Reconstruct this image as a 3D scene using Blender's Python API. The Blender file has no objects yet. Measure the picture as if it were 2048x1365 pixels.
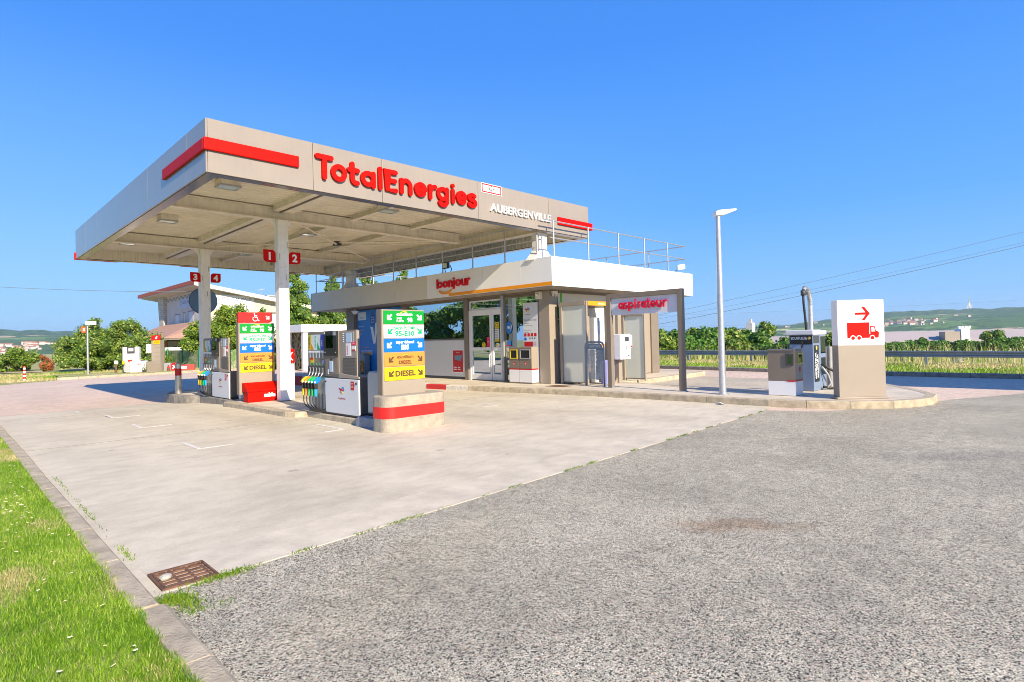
import bpy, bmesh, math, random
import numpy as np
from mathutils import Vector, Matrix

random.seed(7)
rng = np.random.default_rng(11)
SC = bpy.context.scene
COL = SC.collection
R = math.radians

# ------------------------------------------------------------------ camera
cam_d = bpy.data.cameras.new('camera')
cam = bpy.data.objects.new('camera', cam_d)
COL.objects.link(cam)
SC.camera = cam
YAW, PITCH, ROLL = 0.786314, 0.014268, -0.0236001
F = Vector((math.cos(YAW)*math.cos(PITCH), math.sin(YAW)*math.cos(PITCH), math.sin(PITCH)))
R0 = Vector((math.sin(YAW), -math.cos(YAW), 0)); U0 = R0.cross(F)
CR = R0*math.cos(ROLL)+U0*math.sin(ROLL); CU = -R0*math.sin(ROLL)+U0*math.cos(ROLL)
m = Matrix((CR, CU, -F)).transposed().to_4x4()
m.translation = Vector((0, 0, 1.5))
cam.matrix_world = m
cam_d.sensor_width = 36
cam_d.lens = 1155.97/2048*36
cam_d.shift_y = -19.65/2048
cam_d.clip_end = 20000
cam_d.clip_start = 0.05

# ------------------------------------------------------------------ sky, sun, exposure
w = bpy.data.worlds.new('World'); SC.world = w; w.use_nodes = True
nt = w.node_tree; nt.nodes.clear()
sky = nt.nodes.new('ShaderNodeTexSky'); sky.sky_type = 'NISHITA'; sky.sun_disc = False
SUN = Vector((0.17, 1.0, -0.53)).normalized()
sky.sun_elevation = math.asin(-SUN.z)
sky.sun_rotation = math.atan2(-SUN.x, -SUN.y)
sky.altitude = 100; sky.air_density = 1.0; sky.dust_density = 0.3; sky.ozone_density = 2.5
geo = nt.nodes.new('ShaderNodeTexCoord'); sx = nt.nodes.new('ShaderNodeSeparateXYZ'); nt.links.new(geo.outputs['Generated'], sx.inputs[0])
cr = nt.nodes.new('ShaderNodeValToRGB'); e = cr.color_ramp.elements
while len(e) < 5: e.new(0.5)
for i, (p_, c_) in enumerate([(0.0, (3.2, 6.2, 9.9)), (0.06, (2.2, 5.3, 9.9)), (0.2, (1.05, 4.0, 9.9)), (0.45, (0.5, 2.7, 9.0)), (1.0, (0.25, 1.5, 5.8))]):
    e[i].position = p_; e[i].color = (*[q/10 for q in c_], 1)
nt.links.new(sx.outputs[2], cr.inputs[0])
sc10 = nt.nodes.new('ShaderNodeVectorMath'); sc10.operation = 'SCALE'; sc10.inputs['Scale'].default_value = 6.0; 
mY = nt.nodes.new('ShaderNodeMapRange'); mY.inputs[1].default_value = 0.45; mY.inputs[2].default_value = 1.0; mY.inputs[3].default_value = 0; mY.inputs[4].default_value = 0.55
mZ = nt.nodes.new('ShaderNodeMapRange'); mZ.inputs[1].default_value = 0.0; mZ.inputs[2].default_value = 0.42; mZ.inputs[3].default_value = 1; mZ.inputs[4].default_value = 0
nt.links.new(sx.outputs[1], mY.inputs[0]); nt.links.new(sx.outputs[2], mZ.inputs[0])
mM = nt.nodes.new('ShaderNodeMath'); mM.operation = 'MULTIPLY'; nt.links.new(mY.outputs[0], mM.inputs[0]); nt.links.new(mZ.outputs[0], mM.inputs[1])
mL = nt.nodes.new('ShaderNodeMixRGB'); mL.inputs[2].default_value = (0.36, 0.68, 1.0, 1); nt.links.new(mM.outputs[0], mL.inputs[0]); nt.links.new(cr.outputs[0], mL.inputs[1]); nt.links.new(mL.outputs[0], sc10.inputs[0])
mxs = nt.nodes.new('ShaderNodeMixRGB'); mxs.inputs[0].default_value = 0.92
nt.links.new(sky.outputs[0], mxs.inputs[1]); nt.links.new(sc10.outputs[0], mxs.inputs[2])
bg = nt.nodes.new('ShaderNodeBackground'); bg.inputs['Strength'].default_value = 0.10
out = nt.nodes.new('ShaderNodeOutputWorld')
nt.links.new(mxs.outputs[0], bg.inputs[0])
nt.links.new(bg.outputs[0], out.inputs[0])
sun_d = bpy.data.lights.new('sun', 'SUN'); sun_d.energy = 5.0; sun_d.angle = R(0.5); sun_d.color = (1.0, 0.86, 0.65)
sun = bpy.data.objects.new('sun', sun_d); COL.objects.link(sun)
sun.rotation_euler = SUN.to_track_quat('-Z', 'Y').to_euler()
sun.location = (0, -20, 30)
SC.view_settings.view_transform = 'Standard'; SC.view_settings.look = 'None'
SC.view_settings.exposure = 0.9; SC.view_settings.gamma = 1.0
SC.cycles.pixel_filter_type = 'BLACKMAN_HARRIS'; SC.cycles.filter_width = 0.95
SC.cycles.use_adaptive_sampling = True; SC.cycles.adaptive_threshold = 0.008
SC.cycles.denoiser = 'OPENIMAGEDENOISE'; SC.cycles.denoising_prefilter = 'ACCURATE'; SC.cycles.denoising_input_passes = 'RGB_ALBEDO_NORMAL'
SC.cycles.max_bounces = 8; SC.cycles.volume_bounces = 0; SC.cycles.transparent_max_bounces = 12

# ------------------------------------------------------------------ materials
MATS = {}
def pm(name, color, rough=0.5, metal=0.0, var=0.0, vs=3.0, bump=0.0, bs=40.0, coat=0.0, spec=0.5, streak=0.0, emit=None, dirt=None):
    """principled material with optional large-scale variation, vertical streaks and fine bump"""
    if name in MATS: return MATS[name]
    mt = bpy.data.materials.new(name); mt.use_nodes = True
    t = mt.node_tree; b = t.nodes['Principled BSDF']
    c = (*color, 1) if len(color) == 3 else color
    b.inputs['Base Color'].default_value = c
    b.inputs['Roughness'].default_value = rough; b.inputs['Metallic'].default_value = metal
    b.inputs['Specular IOR Level'].default_value = spec
    b.inputs['Coat Weight'].default_value = coat; b.inputs['Coat Roughness'].default_value = 0.08
    L = t.links
    geo = t.nodes.new('ShaderNodeNewGeometry') if (var or bump or streak) else None
    if var or streak:
        n = t.nodes.new('ShaderNodeTexNoise'); n.inputs['Scale'].default_value = vs; n.inputs['Detail'].default_value = 8
        n.inputs['Roughness'].default_value = 0.65
        L.new(geo.outputs['Position'], n.inputs['Vector'])
        r = t.nodes.new('ShaderNodeMapRange'); r.inputs[1].default_value = 0.3; r.inputs[2].default_value = 0.7
        r.inputs[3].default_value = 1-var; r.inputs[4].default_value = 1+var*0.5
        L.new(n.outputs[0], r.inputs[0])
        val = r.outputs[0]
        if streak:
            mp = t.nodes.new('ShaderNodeMapping'); mp.inputs['Scale'].default_value = (1, 1, 0.12)
            n2 = t.nodes.new('ShaderNodeTexNoise'); n2.inputs['Scale'].default_value = 14; n2.inputs['Detail'].default_value = 4
            L.new(geo.outputs['Position'], mp.inputs[0]); L.new(mp.outputs[0], n2.inputs['Vector'])
            r2 = t.nodes.new('ShaderNodeMapRange'); r2.inputs[1].default_value = 0.45; r2.inputs[2].default_value = 0.75
            r2.inputs[3].default_value = 1; r2.inputs[4].default_value = 1-streak
            L.new(n2.outputs[0], r2.inputs[0])
            mu = t.nodes.new('ShaderNodeMath'); mu.operation = 'MULTIPLY'
            L.new(val, mu.inputs[0]); L.new(r2.outputs[0], mu.inputs[1]); val = mu.outputs[0]
        vm = t.nodes.new('ShaderNodeVectorMath'); vm.operation = 'SCALE'
        vm.inputs[0].default_value = c[:3]; L.new(val, vm.inputs['Scale'])
        L.new(vm.outputs[0], b.inputs['Base Color'])
        rr = t.nodes.new('ShaderNodeMapRange'); rr.inputs[3].default_value = max(0, rough-0.08); rr.inputs[4].default_value = min(1, rough+0.12)
        L.new(n.outputs[0], rr.inputs[0]); L.new(rr.outputs[0], b.inputs['Roughness'])
    if bump:
        n = t.nodes.new('ShaderNodeTexNoise'); n.inputs['Scale'].default_value = bs; n.inputs['Detail'].default_value = 5
        L.new(geo.outputs['Position'], n.inputs['Vector'])
        bp = t.nodes.new('ShaderNodeBump'); bp.inputs['Strength'].default_value = bump; bp.inputs['Distance'].default_value = 0.02
        L.new(n.outputs[0], bp.inputs['Height']); L.new(bp.outputs[0], b.inputs['Normal'])
    if emit:
        b.inputs['Emission Color'].default_value = (*emit[:3], 1); b.inputs['Emission Strength'].default_value = emit[3]
    MATS[name] = mt
    return mt

def nodes(mt): return mt.node_tree.nodes, mt.node_tree.links
def ramp(N, stops):
    r = N.new('ShaderNodeValToRGB'); e = r.color_ramp.elements
    while len(e) < len(stops): e.new(0.5)
    for i, (p, c) in enumerate(stops): e[i].position = p; e[i].color = (*c, 1)
    return r
def noise(N, L, pos, scale, detail=6, rough=0.6, scl=None):
    n = N.new('ShaderNodeTexNoise'); n.inputs['Scale'].default_value = scale; n.inputs['Detail'].default_value = detail
    n.inputs['Roughness'].default_value = rough
    if scl:
        mp = N.new('ShaderNodeMapping'); mp.inputs['Scale'].default_value = scl; L.new(pos, mp.inputs[0]); pos = mp.outputs[0]
    L.new(pos, n.inputs['Vector']); return n
def mix(N, L, mode, fac, a, b):
    x = N.new('ShaderNodeMixRGB'); x.blend_type = mode
    if isinstance(fac, (int, float)): x.inputs[0].default_value = fac
    else: L.new(fac, x.inputs[0])
    for i, s in ((1, a), (2, b)):
        if isinstance(s, tuple): x.inputs[i].default_value = (*s, 1)
        else: L.new(s, x.inputs[i])
    return x.outputs[0]

def mat_asphalt(name, ramp_stops, scale=140, patch=0.25, tint=None, bumpd=0.005, crack=0.46):
    mt = pm(name, (0.3, 0.3, 0.3), 0.85); N, L = nodes(mt); b = N['Principled BSDF']
    g = N.new('ShaderNodeNewGeometry'); pos = g.outputs['Position']
    v = N.new('ShaderNodeTexVoronoi'); v.inputs['Scale'].default_value = scale; L.new(pos, v.inputs['Vector'])
    sep = N.new('ShaderNodeSeparateColor'); L.new(v.outputs['Color'], sep.inputs[0])
    rp = ramp(N, ramp_stops); L.new(sep.outputs[0], rp.inputs[0])
    d = N.new('ShaderNodeMapRange'); d.inputs[1].default_value = 0.15; d.inputs[2].default_value = 0.75
    d.inputs[3].default_value = 1.0; d.inputs[4].default_value = crack; L.new(v.outputs['Distance'], d.inputs[0])
    c = mix(N, L, 'MULTIPLY', 1.0, rp.outputs[0], d.outputs[0])
    n = noise(N, L, pos, 0.55, 7); r2 = ramp(N, [(0.3, (1-patch,)*3), (0.7, (1+patch*0.5,)*3)]); L.new(n.outputs[0], r2.inputs[0])
    c = mix(N, L, 'MULTIPLY', 1.0, c, r2.outputs[0])
    n3 = noise(N, L, pos, 6, 5); r3 = ramp(N, [(0.35, (0.86,)*3), (0.65, (1.08,)*3)]); L.new(n3.outputs[0], r3.inputs[0])
    c = mix(N, L, 'MULTIPLY', 1.0, c, r3.outputs[0])
    n5 = noise(N, L, pos, 48, 4, .75); r5 = ramp(N, [(0.36, (0.62,)*3), (0.5, (1.0,)*3), (0.66, (1.16,)*3)]); L.new(n5.outputs[0], r5.inputs[0])
    c = mix(N, L, 'MULTIPLY', 1.0 if bumpd > .004 else .35, c, r5.outputs[0])
    if tint: c = tint(N, L, pos, c)
    L.new(c, b.inputs['Base Color'])
    bp = N.new('ShaderNodeBump'); bp.inputs['Strength'].default_value = 1.0; bp.inputs['Distance'].default_value = bumpd; bp.invert = True
    L.new(v.outputs['Distance'], bp.inputs['Height']); L.new(bp.outputs[0], b.inputs['Normal'])
    return mt

def blot(N, L, pos, c, cx, cy, rx, ry, ang, col, amt):
    """one stain of its own shape on the ground"""
    mp = N.new('ShaderNodeMapping'); mp.vector_type = 'TEXTURE'
    mp.inputs['Location'].default_value = (cx, cy, 0); mp.inputs['Rotation'].default_value = (0, 0, ang)
    mp.inputs['Scale'].default_value = (rx, ry, 1)
    nz = noise(N, L, pos, 3.5, 5); vm = N.new('ShaderNodeVectorMath'); vm.operation = 'MULTIPLY_ADD'
    L.new(nz.outputs['Color'], vm.inputs[0]); vm.inputs[1].default_value = (0.5, 0.5, 0); vm.inputs[2].default_value = (-0.25, -0.25, 0)
    ad = N.new('ShaderNodeVectorMath'); ad.operation = 'ADD'; L.new(pos, ad.inputs[0]); L.new(vm.outputs[0], ad.inputs[1])
    L.new(ad.outputs[0], mp.inputs[0])
    ms = N.new('ShaderNodeVectorMath'); ms.operation = 'MULTIPLY'; ms.inputs[1].default_value = (1, 1, 0); L.new(mp.outputs[0], ms.inputs[0])
    ln = N.new('ShaderNodeVectorMath'); ln.operation = 'LENGTH'; L.new(ms.outputs[0], ln.inputs[0])
    r = N.new('ShaderNodeMapRange'); r.inputs[1].default_value = 0.5; r.inputs[2].default_value = 1.1
    r.inputs[3].default_value = amt; r.inputs[4].default_value = 0; L.new(ln.outputs['Value'], r.inputs[0])
    return mix(N, L, 'MULTIPLY', r.outputs[0], c, col)

def tint_near(N, L, pos, c):
    c = blot(N, L, pos, c, 4.42, 1.98, 0.62, 0.20, R(-52), (0.72, 0.58, 0.47), 0.75)
    c = blot(N, L, pos, c, 8.6, 1.05, 1.1, 0.30, R(-40), (0.66, 0.66, 0.72), 0.6)
    c = blot(N, L, pos, c, 2.2, 3.2, 1.6, 0.5, R(20), (1.12, 1.10, 1.06), 0.6)
    c = blot(N, L, pos, c, 6.5, -0.6, 2.6, 0.35, R(50), (0.80, 0.80, 0.82), 0.6)
    c = blot(N, L, pos, c, 3.2, 0.9, 0.9, 0.25, R(10), (0.86, 0.86, 0.88), 0.5)
    c = blot(N, L, pos, c, 8.4, 3.3, 0.5, 0.16, R(-30), (1.25, 1.22, 1.2), 0.7)
    return c
M_ASPH = mat_asphalt('aggregate_asphalt', [(0.0, (0.03, 0.026, 0.02)), (0.15, (0.13, 0.12, 0.09)), (0.25, (0.66, 0.61, 0.45)), (0.6, (0.82, 0.76, 0.57)), (0.88, (0.95, 0.89, 0.69)), (0.97, (0.86, 0.56, 0.38)), (1.0, (0.95, 0.9, 0.8))], tint=tint_near)
M_PINK = mat_asphalt('pink_asphalt', [(0.0, (0.55, 0.40, 0.30)), (0.5, (0.74, 0.57, 0.44)), (1.0, (0.88, 0.70, 0.56))], scale=90, patch=0.12, crack=.8, bumpd=.002)
M_GREYA = mat_asphalt('smooth_grey_asphalt', [(0.0, (0.34, 0.29, 0.22)), (0.5, (0.54, 0.48, 0.37)), (1.0, (0.68, 0.60, 0.47))], scale=90, patch=0.18, crack=.8, bumpd=.002)

def mat_concrete():
    mt = pm('slab_concrete', (0.55, 0.5, 0.44), 0.75); N, L = nodes(mt); b = N['Principled BSDF']
    g = N.new('ShaderNodeNewGeometry'); pos = g.outputs['Position']
    n = noise(N, L, pos, 0.5, 8, 0.65, (1, 0.6, 1)); r = ramp(N, [(0.3, (0.50, 0.445, 0.335)), (0.5, (0.605, 0.54, 0.41)), (0.72, (0.68, 0.61, 0.465))]); L.new(n.outputs[0], r.inputs[0])
    n2 = noise(N, L, pos, 3.2, 9, 0.7, (0.7, 1.2, 1)); r2 = ramp(N, [(0.36, (0.87, 0.865, 0.86)), (0.58, (1.03, 1.03, 1.03))]); L.new(n2.outputs[0], r2.inputs[0])
    c = mix(N, L, 'MULTIPLY', 1, r.outputs[0], r2.outputs[0])
    n3 = noise(N, L, pos, 70, 4); r3 = ramp(N, [(0.3, (0.9,)*3), (0.7, (1.06,)*3)]); L.new(n3.outputs[0], r3.inputs[0])
    c = mix(N, L, 'MULTIPLY', 1, c, r3.outputs[0])
    # oil drips: sparse dark spots
    v = N.new('ShaderNodeTexVoronoi'); v.inputs['Scale'].default_value = 2.6; v.inputs['Randomness'].default_value = 1
    ds = noise(N, L, pos, 9, 3); vm = N.new('ShaderNodeVectorMath'); vm.operation = 'MULTIPLY_ADD'; vm.inputs[1].default_value = (0.16, 0.16, 0)
    L.new(ds.outputs['Color'], vm.inputs[0]); L.new(pos, vm.inputs[2]); L.new(vm.outputs[0], v.inputs['Vector'])
    sp = N.new('ShaderNodeSeparateColor'); L.new(v.outputs['Color'], sp.inputs[0])
    th = N.new('ShaderNodeMapRange'); th.inputs[1].default_value = 0.5; th.inputs[2].default_value = 1.0; th.inputs[3].default_value = 0.0; th.inputs[4].default_value = 0.15
    L.new(sp.outputs[0], th.inputs[0])
    lt = N.new('ShaderNodeMath'); lt.operation = 'LESS_THAN'; L.new(v.outputs['Distance'], lt.inputs[0]); L.new(th.outputs[0], lt.inputs[1])
    ml = N.new('ShaderNodeMath'); ml.operation = 'MULTIPLY'; ml.inputs[1].default_value = 0.42; L.new(lt.outputs[0], ml.inputs[0])
    c = mix(N, L, 'MIX', ml.outputs[0], c, (0.21, 0.19, 0.165))
    # tyre darkening along the lanes (lanes run along Y either side of the island) and a pale swept gutter by the front edge
    sx = N.new('ShaderNodeSeparateXYZ'); L.new(pos, sx.inputs[0])
    for (cx, wd, am) in ((3.0, 0.9, 0.20), (4.35, 0.7, 0.26), (7.6, 1.0, 0.2), (9.3, 0.8, 0.16)):
        nz = noise(N, L, pos, 0.8, 5)
        a = N.new('ShaderNodeMath'); a.operation = 'MULTIPLY_ADD'; a.inputs[1].default_value = 1.2; L.new(nz.outputs[0], a.inputs[0]); L.new(sx.outputs[0], a.inputs[2])
        s = N.new('ShaderNodeMath'); s.operation = 'SUBTRACT'; s.inputs[1].default_value = cx+0.6; L.new(a.outputs[0], s.inputs[0])
        ab = N.new('ShaderNodeMath'); ab.operation = 'ABSOLUTE'; L.new(s.outputs[0], ab.inputs[0])
        mr = N.new('ShaderNodeMapRange'); mr.inputs[1].default_value = 0; mr.inputs[2].default_value = wd; mr.inputs[3].default_value = am; mr.inputs[4].default_value = 0
        L.new(ab.outputs[0], mr.inputs[0]); c = mix(N, L, 'MULTIPLY', mr.outputs[0], c, (0.55, 0.52, 0.5))
    L.new(c, b.inputs['Base Color'])
    bp = N.new('ShaderNodeBump'); bp.inputs['Strength'].default_value = 0.25; bp.inputs['Distance'].default_value = 0.01
    L.new(n3.outputs[0], bp.inputs['Height']); L.new(bp.outputs[0], b.inputs['Normal'])
    return mt
M_CONC = mat_concrete()
M_KERB = pm('kerb_stone', (0.46, 0.39, 0.28), 0.85, var=0.4, vs=6, bump=0.6, bs=60)
M_KERBD = pm('dark_kerb_stone', (0.27, 0.25, 0.22), 0.9, var=0.45, vs=7, bump=0.7, bs=60)
M_PAVE = pm('pavement_concrete', (0.58, 0.51, 0.40), 0.8, var=0.22, vs=2.2, bump=0.2, bs=70)
M_BARR = pm('barrier_concrete', (0.36, 0.315, 0.25), 0.8, var=0.28, vs=7, bump=0.5, bs=50)
M_PAINTW = pm('worn_white_paint', (0.72, 0.68, 0.60), 0.7, var=0.35, vs=18)
M_KRED = pm('kerb_red_paint', (0.62, 0.03, 0.03), 0.6, var=0.25, vs=14)
M_BEIGE = pm('beige_metal', (0.30, 0.255, 0.205), 0.42, var=0.05, vs=1.2)
M_BEIGEF = pm('beige_fascia_panel', (0.285, 0.245, 0.205), 0.30, metal=0.0, var=0.05, vs=0.8, coat=0.6, streak=0.05)
M_TAUPE = pm('taupe_metal', (0.20, 0.165, 0.13), 0.42, var=0.10, vs=2)
M_TAUPED = pm('dark_taupe_metal', (0.13, 0.115, 0.10), 0.45, var=0.1, vs=3)
M_WHITE = pm('white_panel', (0.80, 0.80, 0.80), 0.35, var=0.03, vs=1.5)
M_WHITEC = pm('white_column_paint', (0.80, 0.79, 0.77), 0.5, var=0.10, vs=2.5, streak=0.12)
M_OFFW = pm('off_white_panel', (0.66, 0.62, 0.53), 0.4, var=0.05, vs=1)
M_GREYW = pm('grey_white_panel', (0.62, 0.64, 0.66), 0.4, var=0.04, vs=1)
M_SOFF = pm('cream_soffit_sheet', (0.78, 0.71, 0.59), 0.6, var=0.12, vs=1.2)
M_BEAM = pm('cream_beam_paint', (0.78, 0.71, 0.60), 0.5, var=0.16, vs=3, streak=0.15)
M_RED = pm('signal_red', (0.54, 0.003, 0.0), 0.5, spec=0.12)
M_REDM = pm('matt_red', (0.5, 0.005, 0.006), 0.45, var=0.08, vs=5)
M_REDF = pm('letter_red', (0.62, 0.003, 0.01), 0.35, spec=0.3)
M_ORANGE = pm('orange_strip', (0.8, 0.29, 0.002), 0.4)
M_GREEN = pm('sign_green', (0.0, 0.26, 0.025), 0.35)
M_GREENT = pm('sign_green_text', (0.0, 0.33, 0.13), 0.4)
M_BLUE = pm('sign_blue', (0.0, 0.13, 0.72), 0.35)
M_SORA = pm('sign_orange', (0.62, 0.235, 0.035), 0.4)
M_YEL = pm('sign_yellow', (0.62, 0.47, 0.004), 0.4)
M_BRN = pm('sign_brown_text', (0.09, 0.045, 0.015), 0.5)
M_BLACK = pm('black_plastic', (0.012, 0.012, 0.012), 0.35)
M_RUB = pm('black_rubber', (0.02, 0.02, 0.02), 0.55)
M_DGREY = pm('dark_grey_panel', (0.05, 0.052, 0.06), 0.35)
M_GALV = pm('galvanised_steel', (0.55, 0.57, 0.6), 0.38, metal=0.75, var=0.12, vs=12)
M_STEEL = pm('brushed_steel', (0.58, 0.54, 0.48), 0.30, metal=0.9, var=0.08, vs=10)
M_RAIL = pm('guardrail_steel', (0.30, 0.33, 0.38), 0.42, metal=0.5, var=0.2, vs=3)
M_ALU = pm('grey_aluminium', (0.42, 0.44, 0.46), 0.4, metal=0.4)
M_FRW = pm('white_window_frame', (0.72, 0.73, 0.74), 0.4)
M_LENS = pm('lamp_lens', (0.55, 0.62, 0.56), 0.15, coat=0.5)
M_FROST = None
M_LITE = pm('pale_blue_screen', (0.42, 0.55, 0.72), 0.3)
M_RUST = pm('rusty_iron', (0.17, 0.085, 0.05), 0.85, var=0.5, vs=14, bump=0.8, bs=50)
M_WOOD = pm('split_firewood', (0.50, 0.28, 0.09), 0.8, var=0.5, vs=30)
M_BARK = pm('tree_bark', (0.16, 0.12, 0.085), 0.9, var=0.4, vs=14, bump=0.8, bs=30)
M_TILE = pm('roof_tile', (0.42, 0.25, 0.18), 0.8, var=0.25, vs=6)
M_PLAST = pm('house_render', (0.66, 0.60, 0.54), 0.85, var=0.08, vs=0.6)
M_FENCEG = pm('green_post_paint', (0.01, 0.25, 0.12), 0.5)
M_BRIGHTG = pm('green_stripe', (0.10, 0.42, 0.01), 0.4)
M_DARKG = pm('dark_green_stripe', (0.0, 0.19, 0.05), 0.4)
M_PURP = pm('violet_plastic', (0.30, 0.30, 0.62), 0.4)
M_STEELB = pm('blue_grey_steel', (0.17, 0.24, 0.33), 0.4, metal=0.3)

def glass(name, tint, refl, rough=0.0):
    mt = bpy.data.materials.new(name); mt.use_nodes = True; N, L = nodes(mt); N.clear()
    o = N.new('ShaderNodeOutputMaterial'); mx = N.new('ShaderNodeMixShader')
    tr = N.new('ShaderNodeBsdfTransparent'); tr.inputs[0].default_value = (*tint, 1)
    gl = N.new('ShaderNodeBsdfGlossy'); gl.inputs['Roughness'].default_value = rough; gl.inputs[0].default_value = (0.55, 0.66, 0.70, 1)
    lw = N.new('ShaderNodeLayerWeight'); lw.inputs[0].default_value = 0.35
    mr = N.new('ShaderNodeMapRange'); mr.inputs[3].default_value = refl; mr.inputs[4].default_value = 0.95
    L.new(lw.outputs['Fresnel'], mr.inputs[0]); L.new(mr.outputs[0], mx.inputs[0])
    L.new(tr.outputs[0], mx.inputs[1]); L.new(gl.outputs[0], mx.inputs[2]); L.new(mx.outputs[0], o.inputs[0])
    return mt
M_GLASS = glass('shop_window_glass', (0.42, 0.50, 0.46), 0.30)
M_GLASSD = glass('dark_reflecting_glass', (0.10, 0.12, 0.14), 0.25)
M_CARGLASS = pm('vehicle_glass', (0.03, 0.04, 0.05), 0.1)
def frosted():
    mt = pm('frosted_panel', (0.85, 0.87, 0.80), 0.22); N, L = nodes(mt); b = N['Principled BSDF']
    o = N['Material Output']; tr = N.new('ShaderNodeBsdfTransparent'); tr.inputs[0].default_value = (0.85, 0.9, 0.86, 1)
    mx = N.new('ShaderNodeMixShader'); mx.inputs[0].default_value = 0.85
    tl = N.new('ShaderNodeBsdfTranslucent'); tl.inputs[0].default_value = (0.7, 0.74, 0.68, 1)
    m2 = N.new('ShaderNodeMixShader'); m2.inputs[0].default_value = 0.3
    L.new(b.outputs[0], m2.inputs[1]); L.new(tl.outputs[0], m2.inputs[2])
    L.new(tr.outputs[0], mx.inputs[1]); L.new(m2.outputs[0], mx.inputs[2]); L.new(mx.outputs[0], o.inputs[0])
    return mt
M_FROST = frosted()

def mat_leaf(name, c1, c2, c3, trans=0.25):
    mt = pm(name, c2, 0.5, spec=0.35); N, L = nodes(mt); b = N['Principled BSDF']; o = N['Material Output']
    g = N.new('ShaderNodeNewGeometry'); n = noise(N, L, g.outputs['Position'], 1.1, 4)
    ad = N.new('ShaderNodeMath'); ad.operation = 'MULTIPLY_ADD'; ad.inputs[1].default_value = 0.6
    L.new(g.outputs['Random Per Island'], ad.inputs[0]); L.new(n.outputs[0], ad.inputs[2])
    sb = N.new('ShaderNodeMath'); sb.operation = 'SUBTRACT'; sb.inputs[1].default_value = 0.3; L.new(ad.outputs[0], sb.inputs[0])
    r = ramp(N, [(0.15, c1), (0.5, c2), (0.9, c3)]); L.new(sb.outputs[0], r.inputs[0]); L.new(r.outputs[0], b.inputs['Base Color'])
    tl = N.new('ShaderNodeBsdfTranslucent'); L.new(r.outputs[0], tl.inputs[0])
    mx = N.new('ShaderNodeMixShader'); mx.inputs[0].default_value = trans
    L.new(b.outputs[0], mx.inputs[1]); L.new(tl.outputs[0], mx.inputs[2]); L.new(mx.outputs[0], o.inputs[0])
    return mt
LF_BUSH = mat_leaf('laurel_leaf', (0.04, 0.11, 0.008), (0.16, 0.27, 0.02), (0.44, 0.48, 0.14))
LF_LIME = mat_leaf('lime_leaf', (0.06, 0.14, 0.01), (0.19, 0.30, 0.02), (0.38, 0.44, 0.06))
LF_CONI = mat_leaf('conifer_leaf', (0.035, 0.10, 0.012), (0.13, 0.25, 0.02), (0.32, 0.38, 0.06))
LF_DARK = mat_leaf('woodland_leaf', (0.03, 0.11, 0.012), (0.09, 0.22, 0.02), (0.22, 0.36, 0.05))
LF_RED = mat_leaf('red_blossom_leaf', (0.10, 0.14, 0.02), (0.45, 0.16, 0.06), (0.75, 0.10, 0.06))
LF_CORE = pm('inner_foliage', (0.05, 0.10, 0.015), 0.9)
GR_BLADE = mat_leaf('lawn_blade', (0.07, 0.19, 0.005), (0.20, 0.38, 0.01), (0.52, 0.60, 0.13), 0.35)
GR_DRY = mat_leaf('dry_blade', (0.36, 0.33, 0.10), (0.55, 0.48, 0.22), (0.72, 0.62, 0.36), 0.3)
GR_MOSS = mat_leaf('weed_leaf', (0.05, 0.14, 0.005), (0.14, 0.26, 0.01), (0.28, 0.38, 0.03), 0.3)

def mat_ground(name, stops, scale=0.6):
    mt = pm(name, (0.2, 0.2, 0.1), 0.95); N, L = nodes(mt); b = N['Principled BSDF']
    g = N.new('ShaderNodeNewGeometry'); pos = g.outputs['Position']
    n = noise(N, L, pos, scale, 10, 0.7); r = ramp(N, stops); L.new(n.outputs[0], r.inputs[0])
    n2 = noise(N, L, pos, 30, 5); r2 = ramp(N, [(0.3, (0.7,)*3), (0.7, (1.2,)*3)]); L.new(n2.outputs[0], r2.inputs[0])
    L.new(mix(N, L, 'MULTIPLY', 1, r.outputs[0], r2.outputs[0]), b.inputs['Base Color'])
    bp = N.new('ShaderNodeBump'); bp.inputs['Strength'].default_value = 0.6; bp.inputs['Distance'].default_value = 0.05
    L.new(n2.outputs[0], bp.inputs['Height']); L.new(bp.outputs[0], b.inputs['Normal'])
    return mt
M_GROUND = mat_ground('meadow_ground', [(0.3, (0.13, 0.21, 0.025)), (0.45, (0.26, 0.30, 0.06)), (0.55, (0.46, 0.39, 0.19)), (0.7, (0.56, 0.46, 0.27))])
M_LAWN = mat_ground('lawn_soil', [(0.3, (0.07, 0.16, 0.01)), (0.5, (0.13, 0.24, 0.015)), (0.62, (0.36, 0.34, 0.14)), (0.75, (0.50, 0.42, 0.24))], 1.7)
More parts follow.
